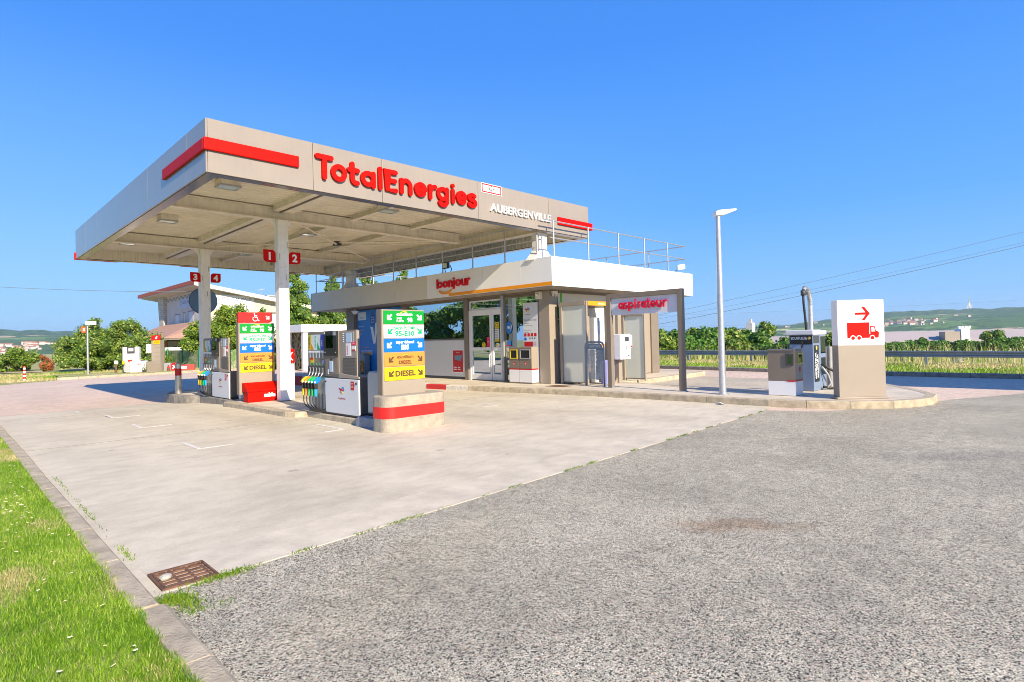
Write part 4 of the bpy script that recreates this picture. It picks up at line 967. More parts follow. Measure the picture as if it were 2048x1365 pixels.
window('window', 15.34, 18.85, 1.535, 2.93); window('window', 11.79, 13.39, 0.16, 2.87); window('window', 13.50, 15.12, 2.52, 2.84, 0.05, M_FRW)
# door: wide leaf and narrow leaf, white frames
def leaf(name, y0, y1, cuts, handle):
    x = 13.05; mb = MB(); a, b, z0, z1 = y0, y1, 0.17, 2.47
    mb.box(x-.03, x+.03, a, a+0.07, z0, z1, M_FRW); mb.box(x-.03, x+.03, b-0.07, b, z0, z1, M_FRW)
    for q0, q1 in ((z0, 0.37), (1.15, 1.26), (2.33, z1)): mb.box(x-.029, x+.029, a+.07, b-.07, q0, q1, M_FRW)
    o = mb.build(name, sh, bevel=0.004); mb = MB()
    for q0, q1 in ((0.37, 1.15), (1.26, 2.33)): mb.add([(x, a+.07, q0), (x, b-.07, q0), (x, b-.07, q1), (x, a+.07, q1)], [(0, 1, 2, 3)], M_GLASS)
    mb.build('pane', o)
    if handle is not None:
        mb = MB(); mb.tube([(x-.03, handle, .42), (x-.09, handle, .45), (x-.09, handle, 1.0), (x-.03, handle, 1.03)], 0.014, M_FRW); mb.build('handle', o, smooth=True)
    return o
leaf('door', 14.03, 15.05, None, 14.07); leaf('door', 13.52, 14.0, None, None)
mb = MB(); mb.box(13.0, 13.1, 13.5, 13.52, .15, 2.52, M_FRW); mb.box(13.0, 13.1, 15.05, 15.125, .15, 2.52, M_FRW); mb.box(13.0, 13.1, 13.52, 15.05, 2.472, 2.52, M_FRW)
for z in (2.1, 1.8, .45): mb.box(12.97, 13.0, 13.44, 13.5, z, z+.05, M_ALU)
mb.build('door_frame', sh, bevel=0.004)
# -Y wall: post, glazing with green slanting stripes, transom, list panel, beige end wall
mb = MB(); mb.box(13.28, 16.0, 11.42, 11.44, 0.17, 2.05, M_GREYW); mb.box(13.28, 16.0, 11.39, 11.44, 2.05, 2.1, M_WHITE); mb.box(13.28, 16.0, 11.42, 11.44, 2.1, 2.88, M_OFFW); mb.box(16.0, 18.6, 11.42, 11.46, 0.17, 2.93, M_BEIGE); mb.box(13.42, 18.6, 11.38, 11.46, 2.88, 2.93, M_TAUPE); mb.box(15.96, 16.04, 11.37, 11.42, .15, 2.88, M_TAUPE); mb.build('wall', sh)
f_ = FY(11.42); mb = MB()
mb.prism(f_, [(13.44, 0.2), (13.50, 0.2), (13.60, 2.88), (13.50, 2.88)], 0, 0.006, M_BRIGHTG); mb.build('green_stripe', sh)
mb = MB(); mb.prism(f_, [(13.62, 0.2), (13.72, 0.2), (13.36, 2.88), (13.31, 2.88), (13.31, 2.6)], 0.007, 0.011, M_DARKG); mb.prism(f_, [(13.95, 0.9), (13.98, 1.2), (13.52, 2.2), (13.50, 1.95)], 0.012, 0.014, M_DARKG); mb.build('green_stripe', sh)
mb = MB()
for i, q in enumerate(('R', 'P', 'J', 'C')): mb.text(f_, q, 13.82, 2.42-0.24*i, 0.11, pm('navy_text', (0.03, 0.06, 0.16), .5), 'L', d=0.003, bold=0.01)
mb.build('lettering', sh)
# back and side walls, floor, ceiling
mb = MB(); mb.box(18.98, 19.1, 11.46, 23.0, .0, 2.93, M_PLAST); mb.box(13.0, 19.1, 23.0, 23.1, 0.15, 2.93, M_PLAST); mb.build('wall', sh)
mb = MB(); mb.box(13.12, 18.98, 11.48, 23.0, .152, .17, pm('shop_floor', (.25, .24, .22), .3)); mb.build('floor', sh)
mb = MB(); mb.box(13.15, 18.97, 11.48, 22.99, 2.86, 2.925, M_OFFW)
for y in (13.5, 16, 18): mb.box(14, 18, y, y+.12, 2.84, 2.86, pm('shop_lamp', (1, 1, 1), .5, emit=(1, 1, .95, 3)))
mb.build('ceiling', sh)
# shelves inside
rs = random.Random(3)
def shelf(x, y0, y1, h, label):
    t = thing('shelf', label, 'shelf', (x, (y0+y1)/2, 0.17)); mb = MB(); mb.box(x, x+0.5, y0, y1, .172, .25, M_DGREY); mb.box(x+.24, x+.26, y0, y1, .25, h, M_GREYW)
    for z in np.arange(.6, h, .4): mb.box(x, x+.5, y0, y1, z, z+.02, M_GREYW)
    mb.build('rack', t); mb = MB()
    for z in np.arange(.62, h-.1, .4):
        y = y0+.03
        while y < y1-.1:
            wd = rs.uniform(.06, .16); hh = rs.uniform(.14, .32)
            mb.box(x+.02, x+.2, y, y+wd, z, z+hh, pm('goods_%d' % rs.randrange(6), [(.6, .05, .04), (.7, .68, .6), (.05, .15, .4), (.65, .5, .05), (.05, .3, .1), (.1, .1, .1)][rs.randrange(6)], .4)); y += wd+.02
    o = mb.build('goods', t)
shelf(14.4, 15.6, 18.6, 1.75, 'goods shelf seen through the large front window'); shelf(16.6, 12.0, 14.6, 1.9, 'goods shelf deep inside the shop behind the door')
mb = MB(); mb.box(14.2, 14.9, 12.3, 13.6, .17, 1.1, M_DGREY); mb.box(14.15, 14.95, 12.25, 13.65, 1.1, 1.14, M_GREYW); tag(mb.build('counter', bevel=.01), 'dark sales counter behind the glass right of the door', 'counter')

# posters and stickers on the front
def poster(name, label, cat, fr, u0, u1, z0, z1, paint, bg, d=0.012, group=None):
    c = fr.p((u0+u1)/2, z0, 0); t = thing(name, label, cat, c, group)
    mb = MB(); mb.fbox(fr, u0, u1, z0, z1, 0.001, d, bg); paint(mb, fr, u0, u1, z0, z1, d); mb.build('sheet', t); return t
def p_red(mb, fr, a, b, z0, z1, d):
    mb.fbox(fr, a+.025, b-.025, z0+.04, z1-.04, d, d+.003, M_REDM)
    mb.text(fr, 'SALADES', (a+b)/2, z1-.14, .035, M_WHITE, d=d+.005); mb.prism(fr, [(a+.12, z1-.36), (b-.14, z1-.42), (b-.06, z1-.2), (a+.12, z1-.22)], d+.003, d+.005, pm('poster_teal', (.15, .25, .33), .5))
    mb.box(0, 0, 0, 0, 0, 0, M_RED) if False else None
    for i in range(4): mb.fbox(fr, a+.08+(i % 2)*.2, a+.22+(i % 2)*.2, z0+.12+(i//2)*.07, z0+.15+(i//2)*.07, d+.003, d+.005, M_WHITE)
poster('poster', 'red poster in a white frame low on the front wall', 'poster', FX(13.02), -16.05, -15.46, .36, 1.2, p_red, M_WHITE)
def p_blue(mb, fr, a, b, z0, z1, d):
    e = d+.003; W_ = 2.41; wh = pm('poster_pale', (.72, .78, .85), .4); orr = pm('poster_ochre', (.7, .42, .12), .5); lb = pm('poster_mid_blue', (.02, .10, .42), .4)
    mb.fbox(fr, a+.06, a+W_*.3, z1-.42, z1-.08, d, e, wh); mb.text(fr, 'WASH', a+W_*.16+.03, z1-.36, .08, lb, d=e+.001)
    mb.disc(fr, a+W_*.52, z1-.42, .2, d, e, lb, 20, .3)
    for i, q in enumerate(('Nouvelle', 'application', 'disponible')): mb.text(fr, q, a+W_*.52, z1-.35-i*.1, .045, wh, d=e+.001)
    for i, (q, mm) in enumerate((('Avec votre', wh), ('application', orr), ('lavage', orr))): mb.text(fr, q, a+.1, z1-.72-.16*i, .075, mm, 'L', d=e)
    mb.prism(fr, [(a+W_*.44, z1-.72), (a+W_*.52, z1-.74), (a+W_*.57, z1-1.2), (a+W_*.6, z1-.58), (a+W_*.68, z1-.54), (a+W_*.6, z1-1.42), (a+W_*.53, z1-1.46)], d, e, wh)
    mb.text(fr, 'de lavage offerts', a+.3, z1-1.62, .07, orr, 'L', d=e)
    for i in range(7): mb.rrect(fr, a+.28+i*.13, a+.38+i*.13, z1-1.92, z1-1.78, .02, d, e, orr); mb.fbox(fr, a+.28+i*.13, a+.38+i*.13, z1-1.76, z1-1.73, d, e, wh)
poster('poster', 'tall blue car wash poster covering the left front window', 'poster', FX(13.04), -22.58, -19.17, .26, 2.9, p_blue, pm('poster_blue', (.008, .20, .66), .3))
# welcome totem
t = thing('notice_totem', 'tall white welcome notice totem behind the two waste bins', 'sign', (13.0, 12.15, .15))
mb = MB(); mb.box(12.93, 13.0, 11.84, 12.46, .15, 2.62, M_GREYW); mb.build('body', t, bevel=.01)
f_ = FX(12.93); mb = MB(); brand_mark(mb, f_, -12.27, 2.40, .11)
tg = pm('notice_grey_text', (.25, .28, .33), .5)
mb.text(f_, 'TotalEnergies', -12.26, 2.24, .03, M_REDM, d=.004); mb.text(f_, 'Bienvenue chez', -12.42, 2.06, .06, tg, 'L', d=.004)
for i, wd in enumerate((.22, .36, .0, .3, .2)):
    if wd: mb.fbox(f_, -12.42, -12.42+wd, 1.98-i*.07, 1.99-i*.07, 0, .003, tg)
for i in range(4): mb.rrect(f_, -12.42+i*.14, -12.32+i*.14, 1.58, 1.68, .02, 0, .003, M_REDM)
mb.rrect(f_, -12.42, -12.32, 1.46, 1.55, .02, 0, .003, M_BLUE); mb.fbox(f_, -12.42, -12.06, 1.27, 1.42, 0, .003, M_REDM)
for i in range(3): mb.rrect(f_, -12.2+i*.1, -12.15+i*.1, 1.5, 1.55, .01, 0, .003, M_STEELB)
mb.stroke(f_, arc(-11.98, 1.36, .05, 0, 345, 16), .008, 0, .003, M_REDM, closed=True); mb.build('notice', t)
def sticker(label, cat, paint):
    t = thing('sticker', label, cat, (13.02, 13.5, 1.5)); mb = MB(); paint(mb); mb.build('print', t)
f_ = FX(13.04)
sticker('yellow and white notice strip on the narrow door leaf', 'sticker', lambda m: (m.fbox(f_, -13.86, -13.66, 1.87, 2.08, 0, .004, M_YEL), m.stroke(f_, arc(-13.76, 1.98, .06, 0, 345, 14), .012, .004, .006, M_BRN, closed=True), m.fbox(f_, -13.86, -13.66, 1.52, 1.86, 0, .004, M_GREYW), m.fbox(f_, -13.86, -13.66, 1.44, 1.515, 0, .004, M_YEL), [m.fbox(f_, -13.84, -13.72, 1.56+i*.06, 1.575+i*.06, .004, .005, M_BRN) for i in range(5)]))
sticker('round yellow sticker low on the wide door leaf', 'sticker', lambda m: (m.disc(f_, -14.42, 1.34, .09, 0, .004, M_YEL), m.prism(f_, [(-14.45, 1.36), (-14.39, 1.36), (-14.42, 1.41)], .004, .006, M_BRN)))
sticker('crimson push plate sticker beside the yellow disc on the door', 'sticker', lambda m: (m.fbox(f_, -14.26, -14.13, 1.27, 1.6, 0, .004, pm('crimson', (.7, .01, .12), .4)), m.fbox(f_, -14.22, -14.17, 1.43, 1.445, .004, .006, M_WHITE)))
sticker('white oval sticker with a yellow dot on the narrow door leaf', 'sticker', lambda m: (m.disc(f_, -13.74, 1.33, .1, 0, .004, M_WHITE, 20, .07), m.disc(f_, -13.78, 1.33, .045, .004, .006, M_YEL, 12)))
f2 = FX(13.045)
sticker('round blue card payment sticker on the window right of the door', 'sticker', lambda m: (m.disc(f2, -13.2, 1.88, .14, 0, .004, pm('sticker_blue', (.02, .18, .55), .4), 24, .2), m.fbox(f2, -13.26, -13.17, 1.85, 1.93, .004, .006, M_WHITE), m.prism(f2, [(-13.13, 1.75), (-13.1, 2.03), (-13.07, 1.9)], .004, .006, M_WHITE)))
sticker('small blue and red window sticker beside the waste bins', 'sticker', lambda m: (m.fbox(f2, -13.3, -13.12, 1.28, 1.46, 0, .004, pm('sticker_blue', (.02, .18, .55), .4)), m.fbox(f2, -13.29, -13.13, 1.29, 1.33, .004, .006, M_REDM), m.fbox(f2, -13.3, -13.16, 1.12, 1.22, 0, .004, M_GREYW)))
# name on the shop fascia
ts = thing('shop_lettering', 'red lowercase bonjour lettering with an orange smile on the shop fascia', 'sign', (12.1, 14.8, 3.2))
for mb in fitted('bonjour', [(-15.66, -15.36), (-15.34, -15.08), (-15.05, -14.83), (-14.80, -14.72), (-14.67, -14.405), (-14.375, -14.14), (-14.11, -13.94)], FX(12.10), 3.303, .182, .066, .0, .05, M_REDF): mb.build('letter', ts)
mb = MB(); fx2 = FX(12.10); mb.prism(fx2, [(-15.56, 3.20)]+[(-15.22+.36*math.cos(R(a)), 3.22+.16*math.sin(R(a))) for a in range(190, 351, 10)]+[(-14.86, 3.215)]+[(-15.22+.30*math.cos(R(a)), 3.235+.09*math.sin(R(a))) for a in range(345, 194, -10)], .002, .03, M_ORANGE); mb.build('smile', ts)

# roof railing
rl = thing('roof_railing', 'galvanised tube railing round the shop roof', 'railing', (16, 17, 3.79))
ptsf = [(x, 10.62) for x in (12.34, 13.93, 15.5, 17.02, 18.54)]; ptsl = [(12.22, y) for y in (11.15, 12.47, 13.95, 15.5, 17.03, 18.48, 19.95, 21.45, 22.35, 23.4, 24.7)]
ptsb = [(x, 24.75) for x in (13.6, 15.2, 16.8, 18.4)]; ptsr = [(19.85, y) for y in (12.2, 14.2, 16.2, 18.2, 20.2, 22.2, 24.2)]
for x, y in ptsf+ptsl+ptsb+ptsr:
    mb = MB(); mb.tube([(x, y, 3.72), (x, y, 4.82)], .022, M_GALV, 8); mb.box(x-.05, x+.05, y-.05, y+.05, 3.70, 3.82, M_GALV); mb.build('post', rl)
for z in (4.34, 4.82):
    e = 0 if z < 4.5 else 0.02
    for pts in ([(11.98 if z > 4.5 else 12.2, 10.655, z), (19.9, 10.655, z)], [(12.255, 10.9 if z > 4.5 else 11.0, z-.004), (12.255, 24.7, z-.004)], [(12.2, 24.715, z+.004), (19.9, 24.715, z+.004)], [(19.82, 10.62, z-.003), (19.82, 24.8, z-.003)]):
        mb = MB(); mb.tube(pts, .02, M_GALV, 8); mb.build('rail', rl)
# floodlights, cameras, aerial bits
t = thing('floodlight', 'black floodlight on the roof edge above the bonjour lettering', 'floodlight', (12.25, 15.2, 3.79))
mb = MB(); mb.box(12.1, 12.2, 15.1, 15.38, 3.93, 4.13, M_BLACK); mb.box(12.09, 12.1, 15.13, 15.35, 3.95, 4.11, M_LENS); mb.build('head', t, bevel=.01)
mb = MB(); mb.tube([(12.22, 15.1, 3.78), (12.24, 15.05, 3.9), (12.22, 15.1, 4.03)], .014, M_BLACK); mb.tube([(12.22, 15.35, 3.78), (12.2, 15.38, 4.0)], .014, M_BLACK); mb.build('bracket', t)
t = thing('floodlight', 'grey floodlight on the far right corner of the shop roof', 'floodlight', (19.4, 10.7, 3.79))
mb = MB(); mb.prism(Fr((19.3, 10.55, 3.98), (.8, -.6, 0), (0, 0, 1), (-.6, -.8, 0)), [(-.14, -.1), (.14, -.06), (.14, .12), (-.14, .08)], 0, .1, M_GALV); mb.prism(Fr((19.3, 10.55, 3.98), (.8, -.6, 0), (0, 0, 1), (-.6, -.8, 0)), [(-.1, -.07), (.1, -.04), (.1, .09), (-.1, .05)], .1, .105, M_LENS); mb.build('head', t)
mb = MB(); mb.tube([(19.3, 10.58, 3.95), (19.2, 10.7, 3.85), (19.2, 10.7, 3.78)], .018, M_GALV); mb.build('bracket', t)
t = thing('wall_camera', 'cream camera box under the shop roof corner', 'camera', (12.9, 11.6, 2.8)); mb = MB(); mb.box(12.82, 12.95, 11.62, 11.82, 2.70, 2.92, M_BEAM); mb.cyl((12.81, 11.72, 2.85), (12.75, 11.72, 2.82), .04, M_BEAM); mb.build('body', t, bevel=.01)
t = thing('wall_camera', 'small cream twin lamp beside the camera box on the corner post', 'lamp', (13.0, 11.36, 2.8)); mb = MB(); mb.box(13.0, 13.2, 11.24, 11.33, 2.82, 2.92, M_BEAM); mb.cyl((13.04, 11.3, 2.83), (13.04, 11.28, 2.76), .035, M_BEAM); mb.cyl((13.16, 11.3, 2.83), (13.16, 11.28, 2.76), .035, M_BEAM); mb.build('body', t, bevel=.008)
t = thing('dome_camera', 'white dome camera under the left end of the shop roof', 'camera', (12.6, 22.0, 2.9)); mb = MB(); mb.cyl((12.6, 22.0, 2.96), (12.6, 22.0, 2.86), .05, M_ALU); mb.cyl((12.6, 22.0, 2.86), (12.6, 22.0, 2.72), .17, M_WHITE, 16, .07); mb.build('body', t, smooth=False)
#==OBJECTS==

# ================================================================== FUEL PUMPS
def fuel_pump(label):
    X, Y0, Y1 = 5.47, 9.45, 11.55
    t = thing('fuel_pump', label, 'fuel pump', (5.75, 10.5, .115), 'fuel pumps on the main island')
    f = FX(X)
    U = lambda y: -y
    mb = MB(); mb.box(X+.03, 5.78, Y0+.03, Y1-.02, .115, .19, M_DGREY); mb.build('plinth', t)
    # lower cabinet: white doors both sides, taupe body
    mb = MB(); mb.box(X+.03, 5.74, Y0+.01, 10.74, .19, .86, M_TAUPED); mb.build('cabinet', t, bevel=.01)
    mb = MB(); mb.fbox(f, -10.74, -9.46, .16, .825, 0-.02, .012, M_GREYW); d = mb.build('cabinet_door', t, bevel=.008)
    mb = MB(); f2 = FX(X-.012); brand_mark(mb, f2, -10.08, .61, .105); mb.text(f2, 'TotalEnergies', -10.08, .44, .034, M_REDM, d=.003, bold=.02)
    mb.fbox(f2, -9.74, -9.62, .63, .79, 0, .003, M_REDM)
    for i in range(4): mb.fbox(f2, -9.73, -9.65, .75-i*.025, .755-i*.025, .003, .0045, M_WHITE)
    mb.build('print', d); mb = MB(); mb.disc(f2, -10.70, .76, .018, 0, .012, M_BLACK, 10); mb.disc(f2, -9.54, .755, .022, 0, .012, M_BLACK, 12); mb.build('lock', d)
    mb = MB(); mb.fbox(FX(5.75), -10.74, -9.46, .16, .825, -.012, 0, M_GREYW); mb.build('cabinet_door', t, bevel=.006)
    # upper head
    mb = MB(); mb.box(X+.03, 5.56, Y0+.12, 10.22, .86, 1.735, M_BEIGE); mb.prism(f, [(-10.22, .84), (-9.47, .84), (-9.47, .88), (-10.22, .94)], -.03, 0.0, M_BEIGE); mb.box(X+.04, 5.55, Y0+.14, Y1-.03, 1.735, 1.75, M_TAUPED)
    mb.build('head', t, bevel=.008)
    f3 = FX(X+.03)
    mb = MB()
    for i in range(11): mb.fbox(f3, -10.07, -9.60, .93+i*.026, .952+i*.026, 0, .012, M_TAUPED)
    mb.fbox(f3, -10.08, -9.59, .92, 1.225, 0, .004, M_DGREY); mb.build('grille', t)
    mb = MB(); mb.fbox(f3, -9.96, -9.76, 1.515, 1.70, 0, .006, M_LITE)
    for i in range(5):
        for u in (-10.08, -9.70): mb.fbox(f3, u, u+.035, 1.53+i*.038, 1.545+i*.038, 0, .003, M_WHITE)
    mb.build('preset_screen', t)
    mb = MB(); mb.fbox(f3, -9.97, -9.78, 1.26, 1.50, 0, .004, M_WHITE)
    for i in range(4): mb.stroke(f3, arc(-9.91, 1.46-.045*i-.02, .016, 0, 340, 10), .009, .004, .006, M_REDM, closed=True)
    mb.fbox(f3, -9.76, -9.59, 1.46, 1.53, 0, .004, pm('notice_pink', (.7, .05, .1), .4)); mb.fbox(f3, -9.75, -9.61, 1.36, 1.45, 0, .004, M_WHITE); mb.fbox(f3, -9.74, -9.62, 1.36, 1.385, .004, .006, M_REDM); mb.text(f3, 'INTERDIT', -9.68, 1.49, .018, M_WHITE, d=.006)
    mb.build('notice', t)
    # display column
    mb = MB(); mb.box(X+.01, 5.66, 10.22, 10.76, .86, 1.745, M_TAUPE); mb.fbox(FX(X+.01), -10.74, -10.24, .90, 1.22, 0, .008, M_TAUPE)
    mb.build('terminal', t, bevel=.006)
    f4 = FX(X+.01); mb = MB(); mb.fbox(f4, -10.75, -10.23, 1.26, 1.75, 0, .03, M_BLACK); s = mb.build('display', t, bevel=.008)
    mb = MB(); mb.fbox(f4, -10.66, -10.38, 1.42, 1.66, .031, .034, M_GLASSD); mb.build('screen', s)
    mb = MB(); mb.fbox(f4, -10.36, -10.27, 1.66, 1.735, .031, .04, M_ALU); mb.fbox(f4, -10.73, -10.70, 1.69, 1.73, .031, .033, M_WHITE); mb.text(f4, 'CB', -10.5, 1.70, .02, M_ALU, d=.033)
    for u in (-10.7, -10.28): mb.disc(f4, u, 1.33, .014, .031, .036, M_ALU, 8)
    mb.build('card_reader', s)
    mb = MB(); mb.fbox(f4, -10.56, -10.43, .95, 1.16, .008, .016, M_LITE); mb.fbox(f4, -10.64, -10.60, .90, 1.0, .008, .01, M_WHITE); mb.prism(f4, [(-10.54, 1.18), (-10.46, 1.18), (-10.5, 1.22)], .008, .012, M_BLACK); mb.build('receipt_slot', t)
    # nozzle tower
    mb = MB(); mb.box(X+.03, 5.72, 10.76, Y1, .19, .96, M_ALU); mb.box(X+.03, 5.72, 10.76, Y1, .96, 1.74, M_TAUPE); mb.fbox(FX(X+.03), -Y1, -10.76, .835, 1.06, -.01, .012, M_DGREY)
    mb.build('nozzle_tower', t, bevel=.006)
    f5 = FX(X+.03); mb = MB(); cols = [M_YEL, M_GREYW, pm('label_mint', (.55, .72, .68), .4), M_GREYW, pm('label_navy', (.02, .05, .5), .4)]
    names = ['DIESEL', 'DIESEL', '95-E10', '98', 'E85']; wd = .135; u0 = -11.52
    for i in range(5):
        a = u0+i*wd+.004; b = a+wd-.012
        mb.fbox(f5, a, b, 1.38, 1.69, 0, .005, cols[i])
        if i == 1: mb.prism(f5, [(a, 1.381), (b, 1.381), (a, 1.52)], .005, .007, M_SORA)
        if i == 3: mb.prism(f5, [(a, 1.381), (b, 1.381), (a, 1.54)], .005, .007, M_GREENT)
        if i in (0, 2, 4): mb.text(f5, names[i], a+wd*.60, 1.42 if i != 4 else 1.46, .062, M_BLACK if i == 0 else (M_GREENT if i == 2 else M_WHITE), 'L', d=.007, ang=R(90))
        mb.fbox(f5, a+.004, b-.004, 1.325, 1.365, 0, .005, M_WHITE); mb.fbox(f5, (a+b)/2-.012, (a+b)/2+.012, 1.22, 1.322, 0, .004, M_LITE)
        mb.prism(f5, [((a+b)/2-.02, 1.09), ((a+b)/2+.02, 1.075), ((a+b)/2+.015, 1.115)], 0, .005, M_GREENT)
    mb.fbox(f5, -11.43, -11.28, 1.115, 1.22, 0, .005, M_YEL); mb.fbox(f5, -11.43, -11.30, 1.18, 1.22, .005, .007, M_REDM); mb.fbox(f5, -10.93, -10.84, 1.11, 1.18, 0, .005, M_PURP)
    mb.build('grade_labels', t)
    cl = [M_YEL, pm('nozzle_orange', (.85, .22, .01), .4), pm('nozzle_green', (0, .38, .09), .4), pm('nozzle_green', (0, .38, .09), .4), pm('nozzle_blue', (0, .17, .65), .4)]
    for i in range(5):
        y = 11.44-i*wd; x = X-.04
        nz = MB()   # spout rises into the holder, body slopes down and outwards
        nz.prism(Fr((0, y, 0), (1, 0, 0), (0, 0, 1), (0, -1, 0)), [(x-.115, .785), (x-.14, .745), (x-.12, .715), (x-.07, .715), (x-.02, .75), (x+.02, .80), (x-.01, .845), (x-.05, .835)], -.026, .026, cl[i])
        nz.disc(Fr((0, y, 0), (1, 0, 0), (0, 0, 1), (0, -1, 0)), x-.118, .742, .018, .026, .03, M_WHITE, 10)
        n_ = nz.build('nozzle', t, bevel=.012)
        mb = MB(); mb.tube([(x, y, .82), (x+.045, y, .88), (x+.06, y, .96)], [.012, .011, .010], M_GALV, 8); mb.build('spout', n_, smooth=True)
        mb = MB(); mb.tube([(x-.11, y, .725), (x-.105, y, .66), (x-.09, y, .60)], [.020, .022, .018], M_RUB, 8); mb.box(x-.085, x-.05, y-.008, y+.008, .60, .72, M_RUB); mb.build('grip', n_, smooth=False)
        mb = MB(); mb.cyl((x-.09, y, .60), (x-.088, y, .46), .026, cl[i] if i < 4 else pm('sleeve_cyan', (0, .35, .72), .4), 10, .022); mb.build('hose_sleeve', n_)
        mb = MB(); ph = [(x-.088, y, .46), (x-.088, y+.005, .34), (x-.07, y-.02, .26), (x-.03, y-.10, .20), (x+.03, y-.19, .165), (x+.06, y-.23, .19), (x+.06, y-.235, .5)]
        P = []; 
        for a, b in zip(ph, ph[1:]):
            for q in range(4): P.append(Vector(a).lerp(Vector(b), q/4))
        P.append(Vector(ph[-1])); P = [P[0]]+[(P[k-1]+P[k]*2+P[k+1])/4 for k in range(1, len(P)-1)]+[P[-1]]
        mb.tube(P, .0105, M_RUB, 7); mb.build('hose', t, smooth=True)
        mb = MB(); mb.fbox(FX(X+.018), -y-.03, -y+.03, .90, 1.02, 0, .008, M_ALU); mb.fbox(FX(X+.018), -y-.018, -y+.018, .92, 1.01, .008, .010, M_BLACK); mb.build('nozzle_holder', t)
    return t
fp = fuel_pump('nearer fuel pump with five coloured nozzles beside the tall price sign')
dup(fp, (-.10, 6.30, -.02), 'farther fuel pump with five coloured nozzles behind the red sand box')

# grey island furniture beside the pump
t = thing('service_box', 'rounded grey service panel between near pump and price sign', 'service box', (5.7, 9.0, .2))
mb = MB(); mb.rrect(FX(5.56), -9.33, -8.78, .22, .99, .1, -.28, 0, M_STEELB, rad=(.02, .02, .1, .1)); mb.build('body', t, bevel=.01)
mb = MB(); mb.rrect(FX(5.56), -9.30, -8.81, .25, .965, .08, 0, .004, M_ALU, rad=(.02, .02, .08, .08)); mb.disc(FX(5.555), -8.93, .34, .07, .0, .004, M_DGREY, 14, .09); mb.stroke(FX(5.555), [(-8.93, .44), (-8.9, .56)], .02, 0, .004, M_DGREY); mb.stroke(FX(5.555), [(-8.95, .46), (-8.99, .53)], .02, 0, .004, M_DGREY); mb.build('panel', t)
t = thing('service_box', 'small pale rail panel between the far pump and its price sign', 'service box', (5.6, 15.25, .1)); mb = MB(); mb.rrect(FX(5.45), -15.36, -15.18, .15, .92, .06, -.1, 0, M_GREYW); mb.build('body', t, bevel=.01)
t = thing('kerb_stone', 'blue grey bumper stone at the foot of the near pump', 'kerb stone', (5.45, 8.95, 0)); mb = MB(); mb.prism(Fr((5.32, 0, 0), (0, -1, 0), (0, 0, 1), (-1, 0, 0)), [(-9.36, -.02), (-8.6, -.02), (-8.6, .19), (-9.28, .19), (-9.36, .14)], -.2, 0, pm('painted_stone', (.22, .25, .3), .7, var=.3, vs=8, bump=.4)); mb.build('stone', t, bevel=.015)
# squeegee
t = thing('squeegee', 'red handled squeegee leaning behind the near pump', 'squeegee', (6.2, 9.2, .3)); mb = MB(); mb.tube([(6.3, 9.2, .95), (6.25, 9.55, 1.20)], .012, M_BLACK); mb.build('stick', t); mb = MB(); mb.tube([(6.26, 9.48, 1.15), (6.24, 9.66, 1.27)], .03, M_REDM); mb.build('grip', t)

# ================================================================== PRICE SIGNS
def price_sign(label, top=None):
    y = 8.5; f = FY(y)
    t = thing('price_sign', label, 'sign', (5.8, y+.1, .6), 'tall fuel grade signs on the island')
    mb = MB(); mb.box(5.37, 6.245, y, y+.17, .3, 2.065, M_BEIGE); mb.box(5.36, 5.372, y+.012, y+.16, .3, 2.067, M_TAUPE); mb.build('body', t, bevel=.006)
    rows = [(1.815, 2.045, M_GREEN), (1.575, 1.80, M_WHITE), (1.335, 1.56, M_BLUE), (1.085, 1.315, M_SORA), (.84, 1.07, M_YEL)]
    cx = 5.82
    for i, (z0, z1, mm) in enumerate(rows):
        mb = MB(); mb.fbox(f, 5.395, 6.235, z0, z1, .001, .012, mm); p = mb.build('grade_panel', t, bevel=.003)
        mb = MB(); fc = FY(y-.012); tm = [M_WHITE, M_GREENT, M_WHITE, M_BRN, M_BRN][i]; zc = (z0+z1)/2
        off = {0: 0, 1: .012, 2: -.012, 3: .02, 4: .02}[i]
        for sg in (-1, 1):
            arrow(mb, fc, cx+sg*.31+(off if sg < 0 else .005), zc-.0, .135, R(-135 if sg < 0 else -45), tm, .23)
        if i == 0:
            mb.text(fc, 'excellium', cx, zc+.03, .055, tm, w=.33, bold=.03); mb.stroke(fc, arc(cx+.0, zc+.04, .11, 160, 60, 8, .06), .012, .003, .005, M_YEL)
            mb.text(fc, 'SANS', cx-.165, zc-.035, .032, tm, 'L', bold=.03); mb.text(fc, 'PLOMB', cx-.165, zc-.08, .032, tm, 'L', bold=.03); mb.text(fc, '98', cx+.11, zc-.08, .075, tm, bold=.035)
        if i == 1: mb.text(fc, 'SANS PLOMB', cx, zc+.03, .056, tm, w=.44, bold=.035); mb.text(fc, '95-E10', cx, zc-.08, .085, tm, w=.40, bold=.04)
        if i == 2: mb.text(fc, 'super éthanol', cx, zc+.03, .048, tm, w=.38, bold=.035); mb.text(fc, 'E85', cx, zc-.075, .078, tm, bold=.04)
        if i == 3: mb.text(fc, 'excellium', cx, zc+.018, .056, tm, w=.34, bold=.025); mb.stroke(fc, arc(cx+.02, zc+.03, .09, 150, 70, 8, .05), .008, .003, .005, M_YEL); mb.text(fc, 'DIESEL', cx, zc-.08, .058, tm, w=.27, bold=.04)
        if i == 4: mb.text(fc, 'DIESEL', cx, zc-.045, .092, tm, w=.42, bold=.04)
        mb.build('lettering', p)
    return t
ps = price_sign('nearer fuel sign of five coloured grade panels above the red banded concrete barrier')
p2 = dup(ps, (-.09, 6.30, -.005), 'farther fuel sign of five coloured grade panels topped by a red wheelchair panel')
